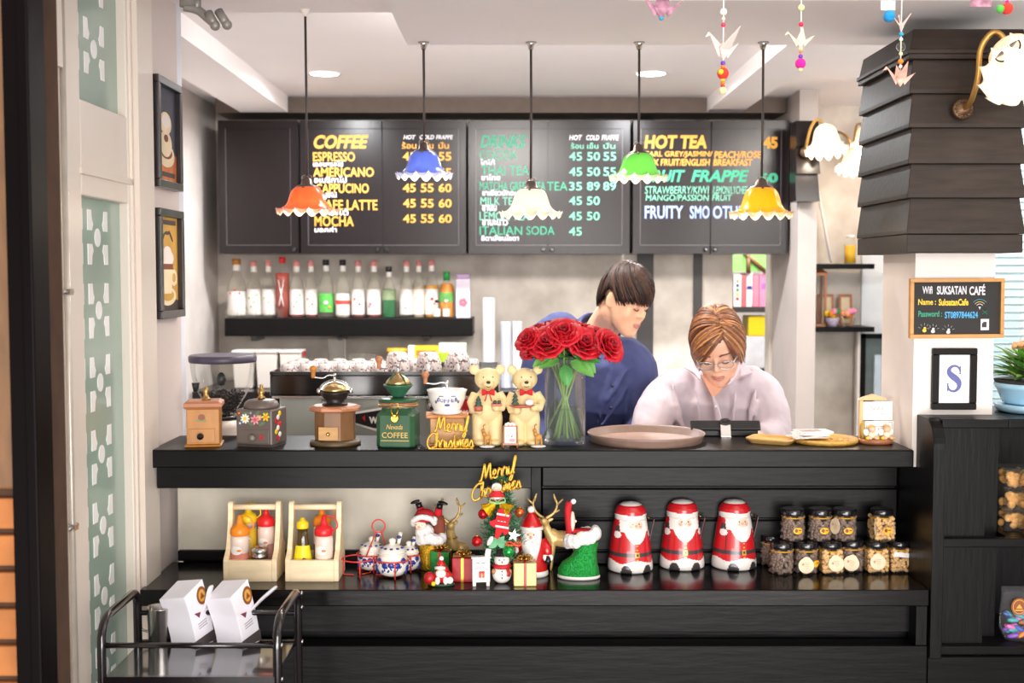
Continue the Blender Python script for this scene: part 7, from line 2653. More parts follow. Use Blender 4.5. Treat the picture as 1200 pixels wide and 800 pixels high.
# potted plant
Ypl = 3.06
ZPT = ZT
px_ = W(1216, 470, Ypl).x
t = thing('potted_plant', 'leafy plant with peach and yellow flowers in a pale blue rose painted pot', 'plant', (px_, Ypl, ZPT + .0006))
t.scale = (1, 1, .84)
SKY = mat('pale_blue_enamel', '#a9d3ea', .3, var=.03, coat=.4)
MB(SKY).lathe([(.092, 0), (.100, .004), (.106, .022), (.100, .024)], seg=48).build('saucer', t)
MB(SKY).lathe([(.078, .0245), (.086, .028), (.100, .070), (.103, .072), (.106, .088), (.102, .089), (.098, .074)], seg=48, capt=False).build('pot', t)
MB(mat('dark_inner_pot', '#2e2a28', .7, var=.3)).lathe([(.097, .08), (.104, .0885), (.107, .097), (.100, .098), (0, .094)], seg=40, capt=False, capb=False).build('inner_pot', t)
m = MB(mat('rose_decal_pink', '#dd8a96', .5, var=.15, scale=80))
for (aa, z, r, k) in ((-1.75, .062, .013, 0), (-1.60, .046, .016, 0), (-1.92, .054, .009, 0), (-1.62, .074, .008, 1), (-1.88, .040, .009, 2), (-1.75, .030, .008, 2), (-1.48, .036, .009, 2), (-1.5, .062, .010, 1)):
    m.use((mat('rose_decal_pink', ''), mat('rose_decal_deep', '#b8465c', .5), LEAFP)[k])
    R_ = .086 + (.100 - .086) * (z - .028) / .042
    m.ell((R_ * math.cos(aa), R_ * math.sin(aa), z), (r, .0022, r * .9), (0, 0, aa + PI / 2), 12, 6)
m.build('rose_decal', t)
LF = mat('fresh_leaf', '#5f9a3a', .4, var=.3, scale=14)
LF2 = mat('pale_leaf', '#a5c76a', .4, var=.2, scale=14)
rn = random.Random(21)
m = MB(LF)
for k in range(150):
    a = rn.uniform(0, 2 * PI)
    el_ = rn.uniform(.25, 1.25)
    m.use(LF2 if rn.random() < .3 else LF)
    r0 = rn.uniform(.0, .06)
    leaf(m, (r0 * math.cos(a), r0 * math.sin(a), .095 + rn.uniform(0, .055)), (math.cos(a) * math.cos(el_), math.sin(a) * math.cos(el_), math.sin(el_)), rn.uniform(.06, .10), rn.uniform(.012, .019))
m.build('foliage', t)
for k in range(9):
    a = 2.4 * k
    rr_ = .02 + .010 * k
    h = .185 + .03 * ((k * 7) % 5) / 5
    m = MB(STEM).tube([(rr_ * .5 * math.cos(a), rr_ * .5 * math.sin(a), .10), (rr_ * math.cos(a), rr_ * math.sin(a), h)], .002, 6)
    m.use(YEL if k % 4 == 1 else mat('peach_petal', '#f4a87c', .6))
    for j in range(8):
        m.ell((rr_ * math.cos(a) + rn.uniform(-.016, .016), rr_ * math.sin(a) + rn.uniform(-.016, .016), h + rn.uniform(-.008, .012)), .007, seg=8, rings=6)
    m.build('flower_head', t)

# ================================================================== HANGING PAPER CRANES
ZH = 2.118
YHG = 2.55
def beads(t, items, x=0):
    for (z, r, m_) in items:
        MB(m_).ell((x, 0, z), r, seg=14, rings=10).build('bead', t)
def crane(t, z, s_, m_, yaw=0, wing=.9):
    q = MB(m_)
    e = Matrix.Rotation(yaw, 4, 'Z')
    q.M = Matrix.Translation((0, 0, z)) @ e
    b, tt = Vector((0, 0, -.016 * s_)), .0006
    def tri(pts):
        pts = [Vector(p) * s_ for p in pts]
        n = (pts[1] - pts[0]).cross(pts[2] - pts[0]).normalized() * tt
        q.add([p + n for p in pts] + [p - n for p in pts], [(0, 1, 2), (5, 4, 3), (0, 3, 4, 1), (1, 4, 5, 2), (2, 5, 3, 0)], False)
    w_ = wing
    for sg in (-1, 1):
        tri([(-.012, sg * .004, 0), (.012, sg * .004, 0), (.004, sg * .030 * w_, .034)])
        tri([(-.012, sg * .004, 0), (.012, sg * .004, 0), (0, 0, -.018)])
    tri([(.010, 0, -.014), (.006, 0, -.002), (.036, 0, .014)])
    tri([(-.010, 0, -.014), (-.006, 0, -.002), (-.034, 0, .026)])
    tri([(-.034, 0, .026), (-.029, 0, .021), (-.042, 0, .016)])
    tri([(-.012, .004, 0), (.012, .004, 0), (0, 0, .012)])
    tri([(-.012, -.004, 0), (.012, -.004, 0), (0, 0, .012)])
    q.build('paper_crane', t)
def string(px, label, ybot):
    c = W(px, ybot, YHG)
    t = thing('crane_garland', label, 'garland', (c.x, YHG, 0), group='paper crane strings hung from the white panel')
    MB(PAPER).tube([(0, 0, ZH), (0, 0, c.z)], .0011, 6).build('thread', t)
    return t
def zz_(py):
    return W(850, py, YHG).z
BL_ = mat('turquoise_bead', '#2fa0c8', .3)
MG_ = mat('magenta_pompom', '#ea1f9a', .9, bump=.5, scale=150)
VI_ = mat('violet_bead', '#6a2fb0', .3)
OR_ = mat('orange_bead', '#ef7a1c', .3)
CR_ = mat('cream_bead', '#eadfa0', .4)
PKP = mat('pale_pink_paper', '#f1cdc6', .7)
t = string(775, 'purple patterned paper crane with a blue bead, at the start of the bright panel', 14)
crane(t, zz_(10), 1.35, mat('purple_pattern_paper', '#a8788c', .7, var=.5, scale=70), R(10))
beads(t, [(zz_(21.5), .0046, BL_)])
t = string(847, 'pale pink paper crane string with red and yellow beads beside the green pendant', 106)
crane(t, zz_(58), 1.25, PKP, R(35), 1.2)
beads(t, [(zz_(14), .0075, WHITE), (zz_(22), .004, PKP), (zz_(29), .0052, mat('raspberry_bead', '#d8325c', .3)), (zz_(74), .0052, VI_), (zz_(78.5), .005, OR_), (zz_(86), .0125, mat('red_felt_ball', '#e23a2c', .9)),
          (zz_(93), .0045, YEL), (zz_(97), .005, OR_), (zz_(101), .0045, RED), (zz_(106), .008, CR_)])
MB(YEL).ell((-.006, -.009, zz_(85)), .006, seg=10, rings=8).build('bead', t)
t = string(938, 'cream paper crane string with a magenta ball above the amber pendant', 82)
crane(t, zz_(48), .8, mat('cream_paper', '#f1e4b8', .7), R(-10), .5)
beads(t, [(zz_(9), .0068, mat('pale_lime_bead', '#e6eea0', .4)), (zz_(28.5), .0052, mat('crimson_bead', '#d81f4a', .3)), (zz_(57), .004, CR_), (zz_(61), .0035, OR_), (zz_(66), .0048, VI_), (zz_(74.5), .0112, MG_), (zz_(81), .005, CR_), (zz_(80.5), .004, GOLD)])
for px, ys, lb, k in ((1042, 24, 'short string with a clear tag and a turquoise pompom before the big hood', 0), (1055, 95, 'beaded string with pink paper cranes before the big slatted hood', 1), (1149, 8, 'purple patterned paper square dangling from the bright panel', 2), (1180, 16, 'red and green pompoms on a pink thread at the picture edge', 3)):
    t = string(px, lb, ys)
    if k == 0:
        MB(mat('pale_aqua_paper', '#cfe6e6', .5)).b2(-.018, .012, -.001, .001, zz_(12), zz_(1)).build('tag', t)
        beads(t, [(zz_(19), .0125, mat('turquoise_pompom', '#1f8fd0', .9, bump=.5, scale=150))])
    elif k == 1:
        crane(t, zz_(30), .7, PKP, R(60))
        crane(t, zz_(92), .95, mat('coral_paper', '#e9a898', .7, var=.3, scale=60), R(10))
        beads(t, [(zz_(40), .005, mat('teal_bead', '#1f8fb0', .3)), (zz_(46), .004, WHITE), (zz_(55), .010, GLSJ), (zz_(63), .004, CR_), (zz_(72), .0058, OR_), (zz_(78), .004, WHITE)])
    elif k == 2:
        MB(mat('purple_pattern_paper', '')).b2(-.022, .022, -.0012, .0012, zz_(8), zz_(-4)).build('paper_square', t)
    else:
        beads(t, [(zz_(2), .004, MG_), (zz_(10), .0125, mat('red_felt_ball', '')), ])
        MB(mat('green_pompom', '#55b84a', .9)).ell((-.016, -.004, zz_(11)), .0085, seg=12, rings=8).build('bead', t)
# ================================================================== PEOPLE
SKIN = mat('skin_warm', '#e6b394', .5, var=.05, scale=30, sss=.15)
SKINW = mat('skin_fair', '#e8b49a', .5, var=.05, scale=30, sss=.15)
LIP = mat('lip_rose', '#c8857a', .4, var=.05)
LASH = mat('lash_dark', '#2a1a16', .6)
HEADP = [(-.118, .020, -.080, -.048), (-.108, .034, -.087, -.022), (-.09, .047, -.0875, .005), (-.064, .058, -.085, .032), (-.034, .064, -.083, .056), (-.004, .067, -.080, .080),
         (.026, .070, -.085, .092), (.056, .069, -.081, .092), (.086, .057, -.062, .076), (.106, .036, -.036, .048), (.117, .008, -.008, .014)]
def head_shape(m, M, plump=1.0):
    old = m.M
    m.M = M
    rings = []
    for z, w_, yf_, yb_ in HEADP:
        cy, ry = (yf_ + yb_) / 2, (yb_ - yf_) / 2
        w2 = w_ * (plump if z < .0 else 1)
        ring = []
        for k in range(28):
            a = 2 * PI * k / 28
            c, s_ = math.cos(a), math.sin(a)
            e = .88
            ring.append(Vector((w2 * math.copysign(abs(c) ** e, c), cy + ry * math.copysign(abs(s_) ** e, s_), z)))
        rings.append(ring)
    m.loft(rings)
    m.tube([(0, -.082, .010), (0, -.089, -.008), (0, -.098, -.026), (0, -.096, -.032)], [.006, .0075, .0095, .009], 10)
    for q in (-1, 1):
        m.ell((q * .0115, -.087, -.031), (.007, .009, .007))
        m.ell((q * .036 * plump, -.060, -.036), (.023, .018, .030))
        m.ell((q * .030, -.077, .022), (.020, .008, .006))
        m.ell((q * .030, -.0755, .002), (.0145, .008, .0085))
        m.ell((q * .070, .012, -.010), (.007, .018, .030), (0, 0, q * -.35))
        m.ell((q * .073, .010, -.034), (.006, .009, .010))
    m.ell((0, -.086, -.062), (.020, .008, .012))
    m.ell((0, -.083, -.100), (.018, .010, .013))
    m.M = old
def face_parts(t, M, lash_z=-.005, brow=LASH, open_mouth=False):
    m = MB(LIP)
    m.M = M
    m.tube(smooth_pts([(-.0195, -.0845, -.064), (-.009, -.0925, -.0585), (0, -.0935, -.0600), (.009, -.0925, -.0585), (.0195, -.0845, -.064)], 4), [.0012] + [.0038] * 15 + [.0012], 8)
    m.tube(smooth_pts([(-.017, -.0850, -.0655), (0, -.0925, -.070), (.017, -.0850, -.0655)], 4), [.0012] + [.0045] * 7 + [.0012], 8)
    m.build('lips', t)
    m = MB(LASH)
    m.M = M
    for q in (-1, 1):
        m.tube(smooth_pts([(q * .0165, -.0800, lash_z), (q * .024, -.0842, lash_z - .0045), (q * .033, -.0838, lash_z - .005), (q * .0435, -.0765, lash_z - .001)], 4), [.0006] + [.0016] * 11 + [.0006], 6)
    m.build('eyelashes', t)
    m = MB(brow)
    m.M = M
    for q in (-1, 1):
        m.tube(smooth_pts([(q * .014, -.0875, .022), (q * .026, -.0878, .0275), (q * .040, -.0795, .025), (q * .047, -.072, .021)], 4), [.0016] + [.0030] * 11 + [.0008], 6, flat=.8)
    m.build('eyebrows', t)
def limb(m, pts, rad, seg=14):
    P = smooth_pts(pts, 6)
    n = len(P)
    k = len(rad) - 1
    rr_ = []
    for i in range(n):
        f_ = i / (n - 1) * k
        j = min(int(f_), k - 1)
        rr_.append(rad[j] + (rad[j + 1] - rad[j]) * (f_ - j))
    m.tube(P, rr_, seg)
    m.ell(P[0], rr_[0], seg=14, rings=10)
    m.ell(P[-1], rr_[-1], seg=14, rings=10)
def torso(m, secs, wx, grow=0.0):
    rings = []
    for i, (c, hw, hd) in enumerate(secs):
        a = (secs[min(i + 1, len(secs) - 1)][0] - secs[max(i - 1, 0)][0]).normalized()
        x = (wx - a * wx.dot(a)).normalized()
        y = a.cross(x).normalized()
        ring = []
        for k in range(28):
            t_ = 2 * PI * k / 28
            co, si = math.cos(t_), math.sin(t_)
            ring.append(c + x * (math.copysign(abs(co) ** .8, co) * (hw + grow)) + y * (math.copysign(abs(si) ** .9, si) * (hd + grow)))
        rings.append(ring)
    m.loft(rings)
def hand(m, wrist, d, up, side):
    """palm and five curled fingers; d along the hand, up the back of the hand, side = thumb side (+1/-1)"""
    d = Vector(d).normalized()
    up = (Vector(up) - d * Vector(up).dot(d)).normalized()
    x = d.cross(up) * side
    w = Vector(wrist)
    m.loft([[w + d * l + x * (wd * math.cos(a)) + up * (th * math.sin(a)) for a in [2 * PI * k / 14 for k in range(14)]] for l, wd, th in ((-.01, .025, .019), (.02, .032, .017), (.05, .039, .0155), (.078, .041, .013), (.088, .038, .010))])
    for k, (o, L_) in enumerate(((.030, .070), (.0105, .078), (-.0095, .073), (-.029, .058))):
        b = w + d * .078 + x * o
        m.tube(smooth_pts([b, b + d * L_ * .42 - up * .003, b + d * L_ * .78 - up * .016, b + d * L_ * .92 - up * .030], 4), [.0092, .0092, .009, .009, .0088, .0086, .0084, .0082, .008, .0078, .0075, .007, .006], 10)
    b = w + d * .022 + x * .026
    m.tube(smooth_pts([b, b + d * .022 + x * .024 - up * .004, b + d * .046 + x * .032 - up * .010, b + d * .066 + x * .030 - up * .018], 4), [.0125, .0122, .012, .0115, .011, .0108, .0105, .010, .0098, .0095, .009, .0085, .007], 10)
def cloth(o, strength, scale, tname):
    tx = bpy.data.textures.new(tname, 'CLOUDS')
    tx.noise_scale = scale
    tx.noise_depth = 2
    md = o.modifiers.new('folds', 'DISPLACE')
    md.texture = tx
    md.texture_coords = 'LOCAL'
    md.strength = strength
    md.mid_level = .5
    return o
def sph(rx, ry, rz, th, ph, c=(0, .008, .004)):
    return Vector((c[0] + rx * math.sin(th) * math.sin(ph), c[1] - ry * math.sin(th) * math.cos(ph), c[2] + rz * math.cos(th)))
def strand_tube(m, pts, r, flat=.35, seg=6):
    n = len(pts)
    m.tube(pts, [r * (.35 + .65 * math.sin(PI * min(1, .18 + .72 * i / (n - 1)))) * (1 if i < n - 1 else .3) for i in range(n)], seg, flat=flat)

# ------------------------------------------------------------------ the young man
MC = W(733, 350, 3.76)
MH = Matrix.Translation(MC) @ Matrix.Rotation(R(47), 4, 'Z') @ Matrix.Rotation(R(24), 4, 'X') @ Matrix.Rotation(R(4), 4, 'Y') @ Matrix.Scale(.875, 4)
man = thing('person', 'young man in a navy shirt bending his head to look at the tablet', 'person', (MC.x - .08, 4.0, 0))
man_inv = Matrix.Translation((-(MC.x - .08), -4.0, 0))
def PB(m):
    b = MB(m)
    b.M = man_inv.copy()
    return b
nb = W(697, 396, 3.88)
shL, shR = W(646, 392, 3.80), W(742, 421, 3.84)
pel = Vector((MC.x - .13, 4.02, .95))
chest = W(695, 450, 3.86)
wx = (shR - shL).normalized()
secs = [(pel + Vector((0, .01, -.08)), .145, .105), (pel + Vector((0, 0, .02)), .150, .110), (pel.lerp(chest, .45), .140, .100), (chest + Vector((0, .01, -.03)), .150, .108), (chest.lerp(nb, .42), .150, .100), (chest.lerp(nb, .78), .100, .070), (nb, .056, .050)]
elL, elR = W(621, 500, 3.72), W(752, 498, 3.80)
wrL, wrR = Vector((.17, 3.49, .875)), Vector((.30, 3.52, .875))
b = PB(SKIN)
head_shape(b, man_inv @ MH, 1.06)
limb(b, [nb + Vector((0, .012, -.02)), nb.lerp(MC, .4) + Vector((0, .02, 0)), MH @ Vector((0, .022, -.055))], [.058, .053, .054])
torso(b, secs, wx, -.006)
for s_, e_, w_ in ((shL, elL, wrL), (shR, elR, wrR)):
    limb(b, [s_, s_.lerp(e_, .5), e_], [.040, .041, .035])
    limb(b, [e_, e_.lerp(w_, .4), w_], [.037, .036, .024])
hand(b, wrL, (.35, -.9, -.12), (0, 0, 1), 1)
hand(b, wrR, (-.2, -.95, -.12), (0, 0, 1), -1)
legs = []
for q in (-1, 1):
    hp_ = pel + Vector((q * .085, 0, -.06))
    kn = Vector((pel.x + q * .10, 4.0, .50))
    an = Vector((pel.x + q * .11, 4.05, .09))
    legs.append((hp_, kn, an))
    limb(b, [hp_, hp_.lerp(kn, .5), kn], [.082, .070, .053])
    limb(b, [kn, kn.lerp(an, .35), an], [.052, .053, .036])
    b.ell(an + Vector((0, -.07, -.052)), (.042, .12, .034))
o = b.build('body', man, remesh=.0048, smooth_it=5)
face_parts(man, man_inv @ MH)
NAVY = mat('navy_shirt_cotton', '#3c4473', .8, var=.10, scale=14, bump=.25, bscale=9)
b = PB(NAVY)
sec2 = [(c, hw + .020, hd + .020) for c, hw, hd in secs[:-2]] + [(secs[-2][0], .112, .085), (nb + Vector((-.004, .012, -.012)), .066, .064)]
sec2[0] = (sec2[0][0] + Vector((0, 0, -.06)), .17, .13)
torso(b, sec2, wx)
limb(b, [shL + Vector((.03, 0, .01)), shL + Vector((-.012, -.005, -.035)), shL.lerp(elL, .55) + Vector((-.006, 0, 0)), elL], [.066, .070, .060, .053])
limb(b, [shR + Vector((-.03, 0, .01)), shR + Vector((.010, -.005, -.03)), shR.lerp(elR, .55) + Vector((.004, 0, 0)), elR], [.066, .068, .060, .053])
limb(b, [elL, elL.lerp(wrL, .45), elL.lerp(wrL, .85)], [.053, .050, .036])
limb(b, [elR, elR.lerp(wrR, .45), elR.lerp(wrR, .85)], [.053, .050, .036])
for s_ in (shL, shR):
    limb(b, [nb + Vector((0, .015, -.035)), nb.lerp(s_, .55) + Vector((0, .012, -.016)), s_ + Vector((0, .01, -.012))], [.058, .064, .064])
    b.ell(chest.lerp(s_, .55) + Vector((0, -.01, 0)), (.075, .07, .085))
# folds running from the shoulder and the arm pit
for p0, p1, r_ in (((742, 440, 3.78), (706, 498, 3.74), .012), ((735, 432, 3.77), (712, 470, 3.74), .010), ((640, 430, 3.74), (668, 500, 3.74), .011), ((720, 420, 3.76), (700, 500, 3.745), .008)):
    limb(b, [W(*p0), W(*p1)], [r_ * .4, r_, r_ * .4], 8)
o = b.build('shirt', man, remesh=.006, smooth_it=6)
cloth(o, .014, .075, 'navy_shirt_folds')
# collar standing round the neck
cdir = (MH @ Vector((0, .02, -.06)) - nb).normalized()
cx = (wx - cdir * wx.dot(cdir)).normalized()
cy = cdir.cross(cx)
def collar(m, base, x, y, z, rx, ry, h, gap, flare):
    def fn(uu, vv):
        a = -PI / 2 + gap + uu * (2 * PI - 2 * gap)
        f_ = math.sin(vv * PI) * .004
        out = 1 + flare * (vv - .3) ** 2 * 2 + (.10 if vv > .55 else 0) * (vv - .55)
        if vv <= .5:
            hh, k = vv * 2 * h, 1.0
        else:
            hh, k = h * (1 - (vv - .5) * 2 * .95) + .004, 1.0 + .16 * (vv - .5) * 2 + .05
        dip = -.030 * max(0, -math.sin(a)) ** 2
        return base + x * (rx * k * math.cos(a)) + y * (ry * k * math.sin(a)) + z * (hh + dip + f_)
    m.quadgrid(fn, 40, 10)
b = PB(NAVY)
collar(b, nb + cdir * -.012 + Vector((0, .004, 0)), cx, cy, cdir, .070, .068, .052, .42, .2)
b.build('collar', man, solid=.003)
b = PB(mat('navy_button', '#23284a', .4))
for p in ((722, 425, 3.775), (718, 452, 3.74), (716, 478, 3.735)):
    b.ell(W(*p), (.0055, .004, .0055), seg=12, rings=8)
b.build('buttons', man)
TRO = mat('charcoal_trousers', '#2c2b30', .8, var=.1)
b = PB(TRO)
for hp_, kn, an in legs:
    limb(b, [hp_ + Vector((0, 0, .05)), hp_.lerp(kn, .5), kn], [.100, .085, .068])
    limb(b, [kn, kn.lerp(an, .5), an + Vector((0, 0, .02))], [.068, .066, .056])
b.ell(pel + Vector((0, 0, -.03)), (.165, .125, .13))
b.build('trousers', man, remesh=.010, smooth_it=3)
for hp_, kn, an in legs:
    b = PB(BLKPL)
    b.ell(an + Vector((0, -.075, -.045)), (.050, .130, .042))
    b.b2(an.x - .048, an.x + .048, an.y - .195, an.y + .05, .001, .022)
    b.build('shoe', man, remesh=.008, smooth_it=2)
# hair
HB = [mat('dark_brown_hair', '#2a1b17', .5, spec=.3, var=.2, scale=90), mat('brown_hair', '#402a20', .5, spec=.3, var=.2, scale=90), mat('black_brown_hair', '#1e1312', .5, spec=.3, var=.2, scale=90)]
b = PB(HB[0])
MM = man_inv @ MH
b.M = MM
rn = random.Random(31)
b.use(HB[2])
def man_lim(ph):
    a = abs(math.degrees(ph if ph <= PI else ph - 2 * PI))
    tab = ((0, 84), (40, 86), (58, 96), (70, 98), (80, 82), (100, 82), (112, 100), (130, 122), (180, 128))
    for (a0, v0), (a1, v1) in zip(tab, tab[1:]):
        if a0 <= a <= a1:
            return R(v0 + (v1 - v0) * (a - a0) / (a1 - a0))
cap = []
for j in range(15):
    ring = []
    for k in range(36):
        ph = 2 * PI * k / 36
        lim = man_lim(ph) - R(6)
        th = .02 + (lim - .02) * j / 14
        ring.append(sph(.0765, .0985, .1215, th, ph))
    cap.append(ring)
b.loft(cap, caps=False)
for i in range(430):
    ph = rn.uniform(-PI, PI)
    front = max(0, math.cos(ph)) ** .7
    lim = man_lim(ph) + R(rn.uniform(-7, 3))
    lay = rn.random()
    k = 1.0 + .075 * lay
    start = rn.uniform(.05, .5) if lay > .5 else rn.uniform(.1, .9)
    drift = rn.uniform(1.3, 2.0) * (1 if math.cos(ph) > -.2 else .3)
    pts = []
    for j in range(9):
        q = j / 8
        th = start * .6 + (lim - start * .6) * q
        vol = k + .050 * math.sin(min(1, th / 1.7) * PI) - .02 * q * (1 - front)
        pts.append(sph(.079 * vol, .100 * vol, .121 * vol, th, ph - drift * (1 - q)))
    b.use(HB[rn.choice((0, 0, 1, 1, 2))])
    strand_tube(b, pts, rn.uniform(.0045, .0085), .38)
b.build('hair', man)

# ------------------------------------------------------------------ the woman
WC = W(841, 404, 3.60)
WH = Matrix.Translation(WC) @ Matrix.Rotation(R(-14), 4, 'Z') @ Matrix.Rotation(R(36), 4, 'X') @ Matrix.Rotation(R(-5), 4, 'Y') @ Matrix.Scale(.93, 4)
wom = thing('person', 'woman in a lilac grey shirt and glasses looking down at the tablet', 'person', (WC.x, 3.95, 0))
wom_inv = Matrix.Translation((-WC.x, -3.95, 0))
def WB(m):
    b = MB(m)
    b.M = wom_inv.copy()
    return b
nb = W(845, 438, 3.72)
shL, shR = W(781, 452, 3.68), W(893, 450, 3.68)
pel = Vector((WC.x, 3.97, .86))
chest = W(838, 492, 3.72)
wx = (shR - shL).normalized()
secs = [(pel + Vector((0, .01, -.08)), .160, .115), (pel + Vector((0, 0, .03)), .160, .118), (pel.lerp(chest, .5), .146, .112), (chest + Vector((0, .012, -.02)), .152, .112), (chest.lerp(nb, .45), .146, .095), (chest.lerp(nb, .80), .096, .066), (nb, .052, .048)]
elL, elR = W(759, 512, 3.58), W(906, 512, 3.60)
wrL, wrR = W(806, 517, 3.41), W(880, 517, 3.41)
b = WB(SKINW)
head_shape(b, wom_inv @ WH, 1.05)
limb(b, [nb + Vector((0, .012, -.02)), nb.lerp(WC, .4) + Vector((0, .02, 0)), WH @ Vector((0, .025, -.05))], [.055, .050, .050])
torso(b, secs, wx, -.006)
for s_, e_, w_ in ((shL, elL, wrL), (shR, elR, wrR)):
    limb(b, [s_, s_.lerp(e_, .5), e_], [.038, .040, .035])
    limb(b, [e_, e_.lerp(w_, .4), w_], [.038, .036, .024])
hand(b, wrL, (.62, -.75, .05), (0, 0, 1), 1)
hand(b, wrR, (-.62, -.75, .05), (0, 0, 1), -1)
legs = []
for q in (-1, 1):
    hp_ = pel + Vector((q * .085, 0, -.06))
    kn = Vector((pel.x + q * .10, 3.92, .46))
    an = Vector((pel.x + q * .11, 3.98, .09))
    legs.append((hp_, kn, an))
    limb(b, [hp_, hp_.lerp(kn, .5), kn], [.085, .072, .053])
    limb(b, [kn, kn.lerp(an, .35), an], [.052, .052, .035])
    b.ell(an + Vector((0, -.06, -.055)), (.038, .11, .032))
b.build('body', wom, remesh=.0048, smooth_it=5)
face_parts(wom, wom_inv @ WH, brow=mat('soft_brown_brow', '#6a4a3a', .6))
LIL = mat('lilac_grey_cotton', '#cbbfc9', .8, var=.06, scale=14, bump=.22, bscale=10)
b = WB(LIL)
sec2 = [(c, hw + .022, hd + .022) for c, hw, hd in secs[:-2]] + [(secs[-2][0], .112, .082), (nb + Vector((0, .014, -.022)), .066, .058)]
torso(b, sec2, wx)
limb(b, [shL + Vector((.035, 0, .0)), shL + Vector((-.004, -.005, -.035)), shL.lerp(elL, .5) + Vector((-.004, 0, 0)), elL.lerp(shL, .16)], [.058, .064, .063, .062])
limb(b, [shR + Vector((-.035, 0, .0)), shR + Vector((.004, -.005, -.035)), shR.lerp(elR, .55) + Vector((.004, 0, 0)), elR], [.058, .064, .062, .056])
limb(b, [elR, elR.lerp(wrR, .3), elR.lerp(wrR, .6)], [.056, .052, .046])
for p0, p1, r_ in (((788, 450, 3.60), (800, 505, 3.585), .011), ((782, 470, 3.60), (806, 508, 3.585), .010), ((886, 455, 3.60), (876, 505, 3.585), .010), ((815, 455, 3.585), (822, 505, 3.575), .007), ((862, 455, 3.585), (858, 505, 3.575), .007)):
    limb(b, [W(*p0), W(*p1)], [r_ * .4, r_, r_ * .4], 8)
o = b.build('shirt', wom, remesh=.006, smooth_it=6)
cloth(o, .014, .07, 'lilac_shirt_folds')
# open collar: a back band and two pointed flaps, and the skin of the open neck
b = WB(LIL)
cdir = (WH @ Vector((0, .02, -.07)) - nb).normalized()
cx = (wx - cdir * wx.dot(cdir)).normalized()
cy = cdir.cross(cx)
def band(uu, vv):
    a = -PI / 2 + .62 + uu * (2 * PI - 1.24)
    hh = .040 * (vv * 2 if vv < .5 else 1 - (vv - .5) * 1.9)
    k = 1.0 if vv < .5 else 1.02 + .20 * (vv - .5) * 2
    return nb + Vector((0, .006, -.016)) + cx * (.068 * k * math.cos(a)) + cy * (.062 * k * math.sin(a)) + cdir * (hh - .034 * max(0, -math.sin(a)) ** 2)
b.quadgrid(band, 36, 8)
b.build('collar_band', wom, solid=.003)
for pts in (((814, 419, 3.665), (802, 431, 3.62), (812, 436, 3.575), (822, 447, 3.555), (818, 432, 3.60)), ((868, 421, 3.665), (882, 437, 3.63), (869, 441, 3.575), (852, 452, 3.555), (860, 436, 3.60))):
    b = WB(LIL)
    P_ = [W(*p) for p in pts]
    n = len(P_)
    b.add(P_, [tuple(range(n)) if pts[0][0] < 840 else tuple(range(n))[::-1]], False)
    b.build('collar_flap', wom, solid=.006, bevel=.002)
b = WB(SKINW)
V_ = [W(822, 440, 3.60), W(836, 468, 3.566), W(854, 446, 3.60), W(846, 436, 3.63), W(832, 434, 3.63)]
b.add(V_ + [p + Vector((0, .03, 0)) for p in V_], [(0, 1, 2, 3, 4), (9, 8, 7, 6, 5)] + [(i, i + 5, (i + 1) % 5 + 5, (i + 1) % 5) for i in range(5)], False)
b.build('open_neck', wom, bevel=.003)
b = WB(LIL)
limb(b, [W(836, 466, 3.566), W(841, 485, 3.562), W(844, 512, 3.560)], [.006, .009, .009], 8)
b.build('placket', wom)
b = WB(mat('pearl_button', '#d9d2dc', .3))
for p in ((839, 477, 3.552), (842, 495, 3.549)):
    b.ell(W(*p), (.005, .0035, .005), seg=12, rings=8)
b.build('buttons', wom)
b = WB(TRO)
for hp_, kn, an in legs:
    limb(b, [hp_ + Vector((0, 0, .04)), hp_.lerp(kn, .5), kn], [.102, .088, .068])
    limb(b, [kn, kn.lerp(an, .5), an + Vector((0, 0, .02))], [.068, .062, .052])
b.ell(pel + Vector((0, 0, -.04)), (.175, .13, .12))
b.build('trousers', wom, remesh=.010, smooth_it=3)
for hp_, kn, an in legs:
    b = WB(BLKPL)
    b.ell(an + Vector((0, -.065, -.048)), (.046, .12, .038))
    b.b2(an.x - .044, an.x + .044, an.y - .175, an.y + .05, .001, .020)
    b.build('shoe', wom, remesh=.008, smooth_it=2)
# glasses
b = WB(mat('silver_glasses_frame', '#cfd0d4', .2, .7))
WM = wom_inv @ WH
b.M = WM
for q in (-1, 1):
    b.tube([(q * .032 + .024 * math.cos(a), -.0985 + .006 * abs(math.cos(a)) * (1 if math.cos(a) * q > 0 else .2), -.006 + .0165 * math.sin(a)) for a in [2 * PI * k / 26 for k in range(26)]], .0016, 6, True)
    b.tube([(q * .056, -.092, .0), (q * .070, -.055, .004), (q * .074, .005, .002)], .0016, 6)
b.tube(smooth_pts([(-.008, -.0985, -.003), (0, -.102, .001), (.008, -.0985, -.003)], 4), .0015, 6)
b.build('glasses', wom)
b = WB(GLS)
b.M = WM
for q in (-1, 1):
    b.prism(ellip(q * .032, -.006, .0235, .016, 20), -.0972, -.0966)
b.build('lenses', wom)
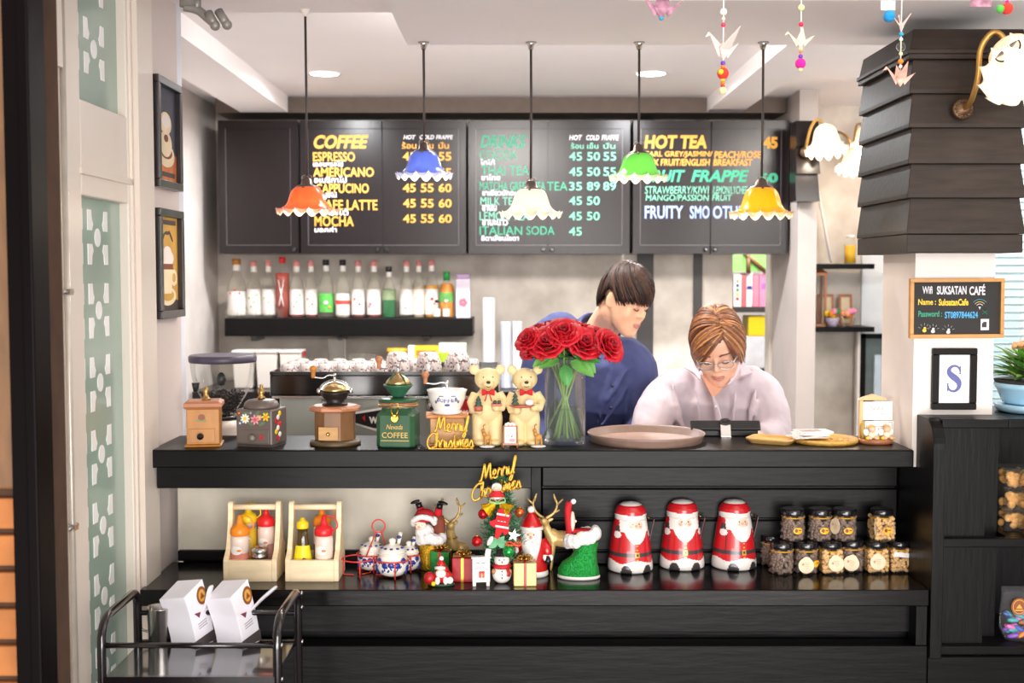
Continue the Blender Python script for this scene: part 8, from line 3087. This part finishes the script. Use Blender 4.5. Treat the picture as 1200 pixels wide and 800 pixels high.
# hair with a side parting
HW = [mat('chestnut_hair', '#7a4d34', .42, var=.2, scale=90), mat('copper_hair', '#9a6540', .42, var=.2, scale=90), mat('deep_chestnut_hair', '#5a3728', .42, var=.2, scale=90), mat('honey_highlight_hair', '#b98450', .42, var=.2, scale=90)]
b = WB(HW[2])
b.M = WM
cap = []
for j in range(15):
    ring = []
    for k in range(36):
        ph = 2 * PI * k / 36
        front = max(0, math.cos(ph)) ** .6
        lim = R(122) - R(64) * front
        th = .02 + (lim - .02) * j / 14
        ring.append(sph(.076, .098, .121, th, ph))
    cap.append(ring)
b.loft(cap, caps=False)
rn = random.Random(17)
def dirv(th, ph):
    return Vector((math.sin(th) * math.sin(ph), -math.sin(th) * math.cos(ph), math.cos(th)))
for i in range(520):
    s_ = rn.random()
    left = rn.random() < .60
    # root on the parting line that runs from the front hairline to the crown
    th0 = R(52) - R(74) * s_
    d0 = (dirv(abs(th0), R(24) if th0 > 0 else R(180)) + Vector((.10, 0, 0))).normalized()
    if left:
        ph1 = R(-42) - (R(138)) * s_ ** .9 + R(rn.uniform(-12, 12))
    else:
        ph1 = R(46) + R(134) * s_ ** .9 + R(rn.uniform(-12, 12))
    th1 = R(rn.uniform(100, 122)) if abs(ph1) > R(65) else R(rn.uniform(84, 104))
    d1 = dirv(th1, ph1)
    om = math.acos(max(-1, min(1, d0.dot(d1))))
    k = 1.0 + .07 * rn.random()
    pts = []
    for j in range(10):
        q = j / 9
        d = (d0 * math.sin((1 - q) * om) + d1 * math.sin(q * om)) / max(math.sin(om), 1e-4)
        vol = k + .075 * math.sin(q * PI * .75) + .03 * q
        p = Vector((d.x * .0775 * vol, .008 + d.y * .099 * vol, .004 + d.z * .121 * vol))
        pts.append(p)
    b.use(HW[rn.choice((0, 0, 0, 1, 1, 2, 2, 3))])
    strand_tube(b, pts, rn.uniform(.0038, .0075), .38)
b.build('hair', wom)
# low till desk both lean on, behind the bar
t = thing('till_desk', 'low dark desk behind the bar in front of the two people', 'desk', (0, 0, 0))
MB(CABW).b2(.02, .98, 3.30, 3.56, .83, .855).build('desk_top', t)
for x in (.04, .92):
    MB(CABW).b2(x, x + .04, 3.32, 3.54, 0, .8295).build('leg', t)
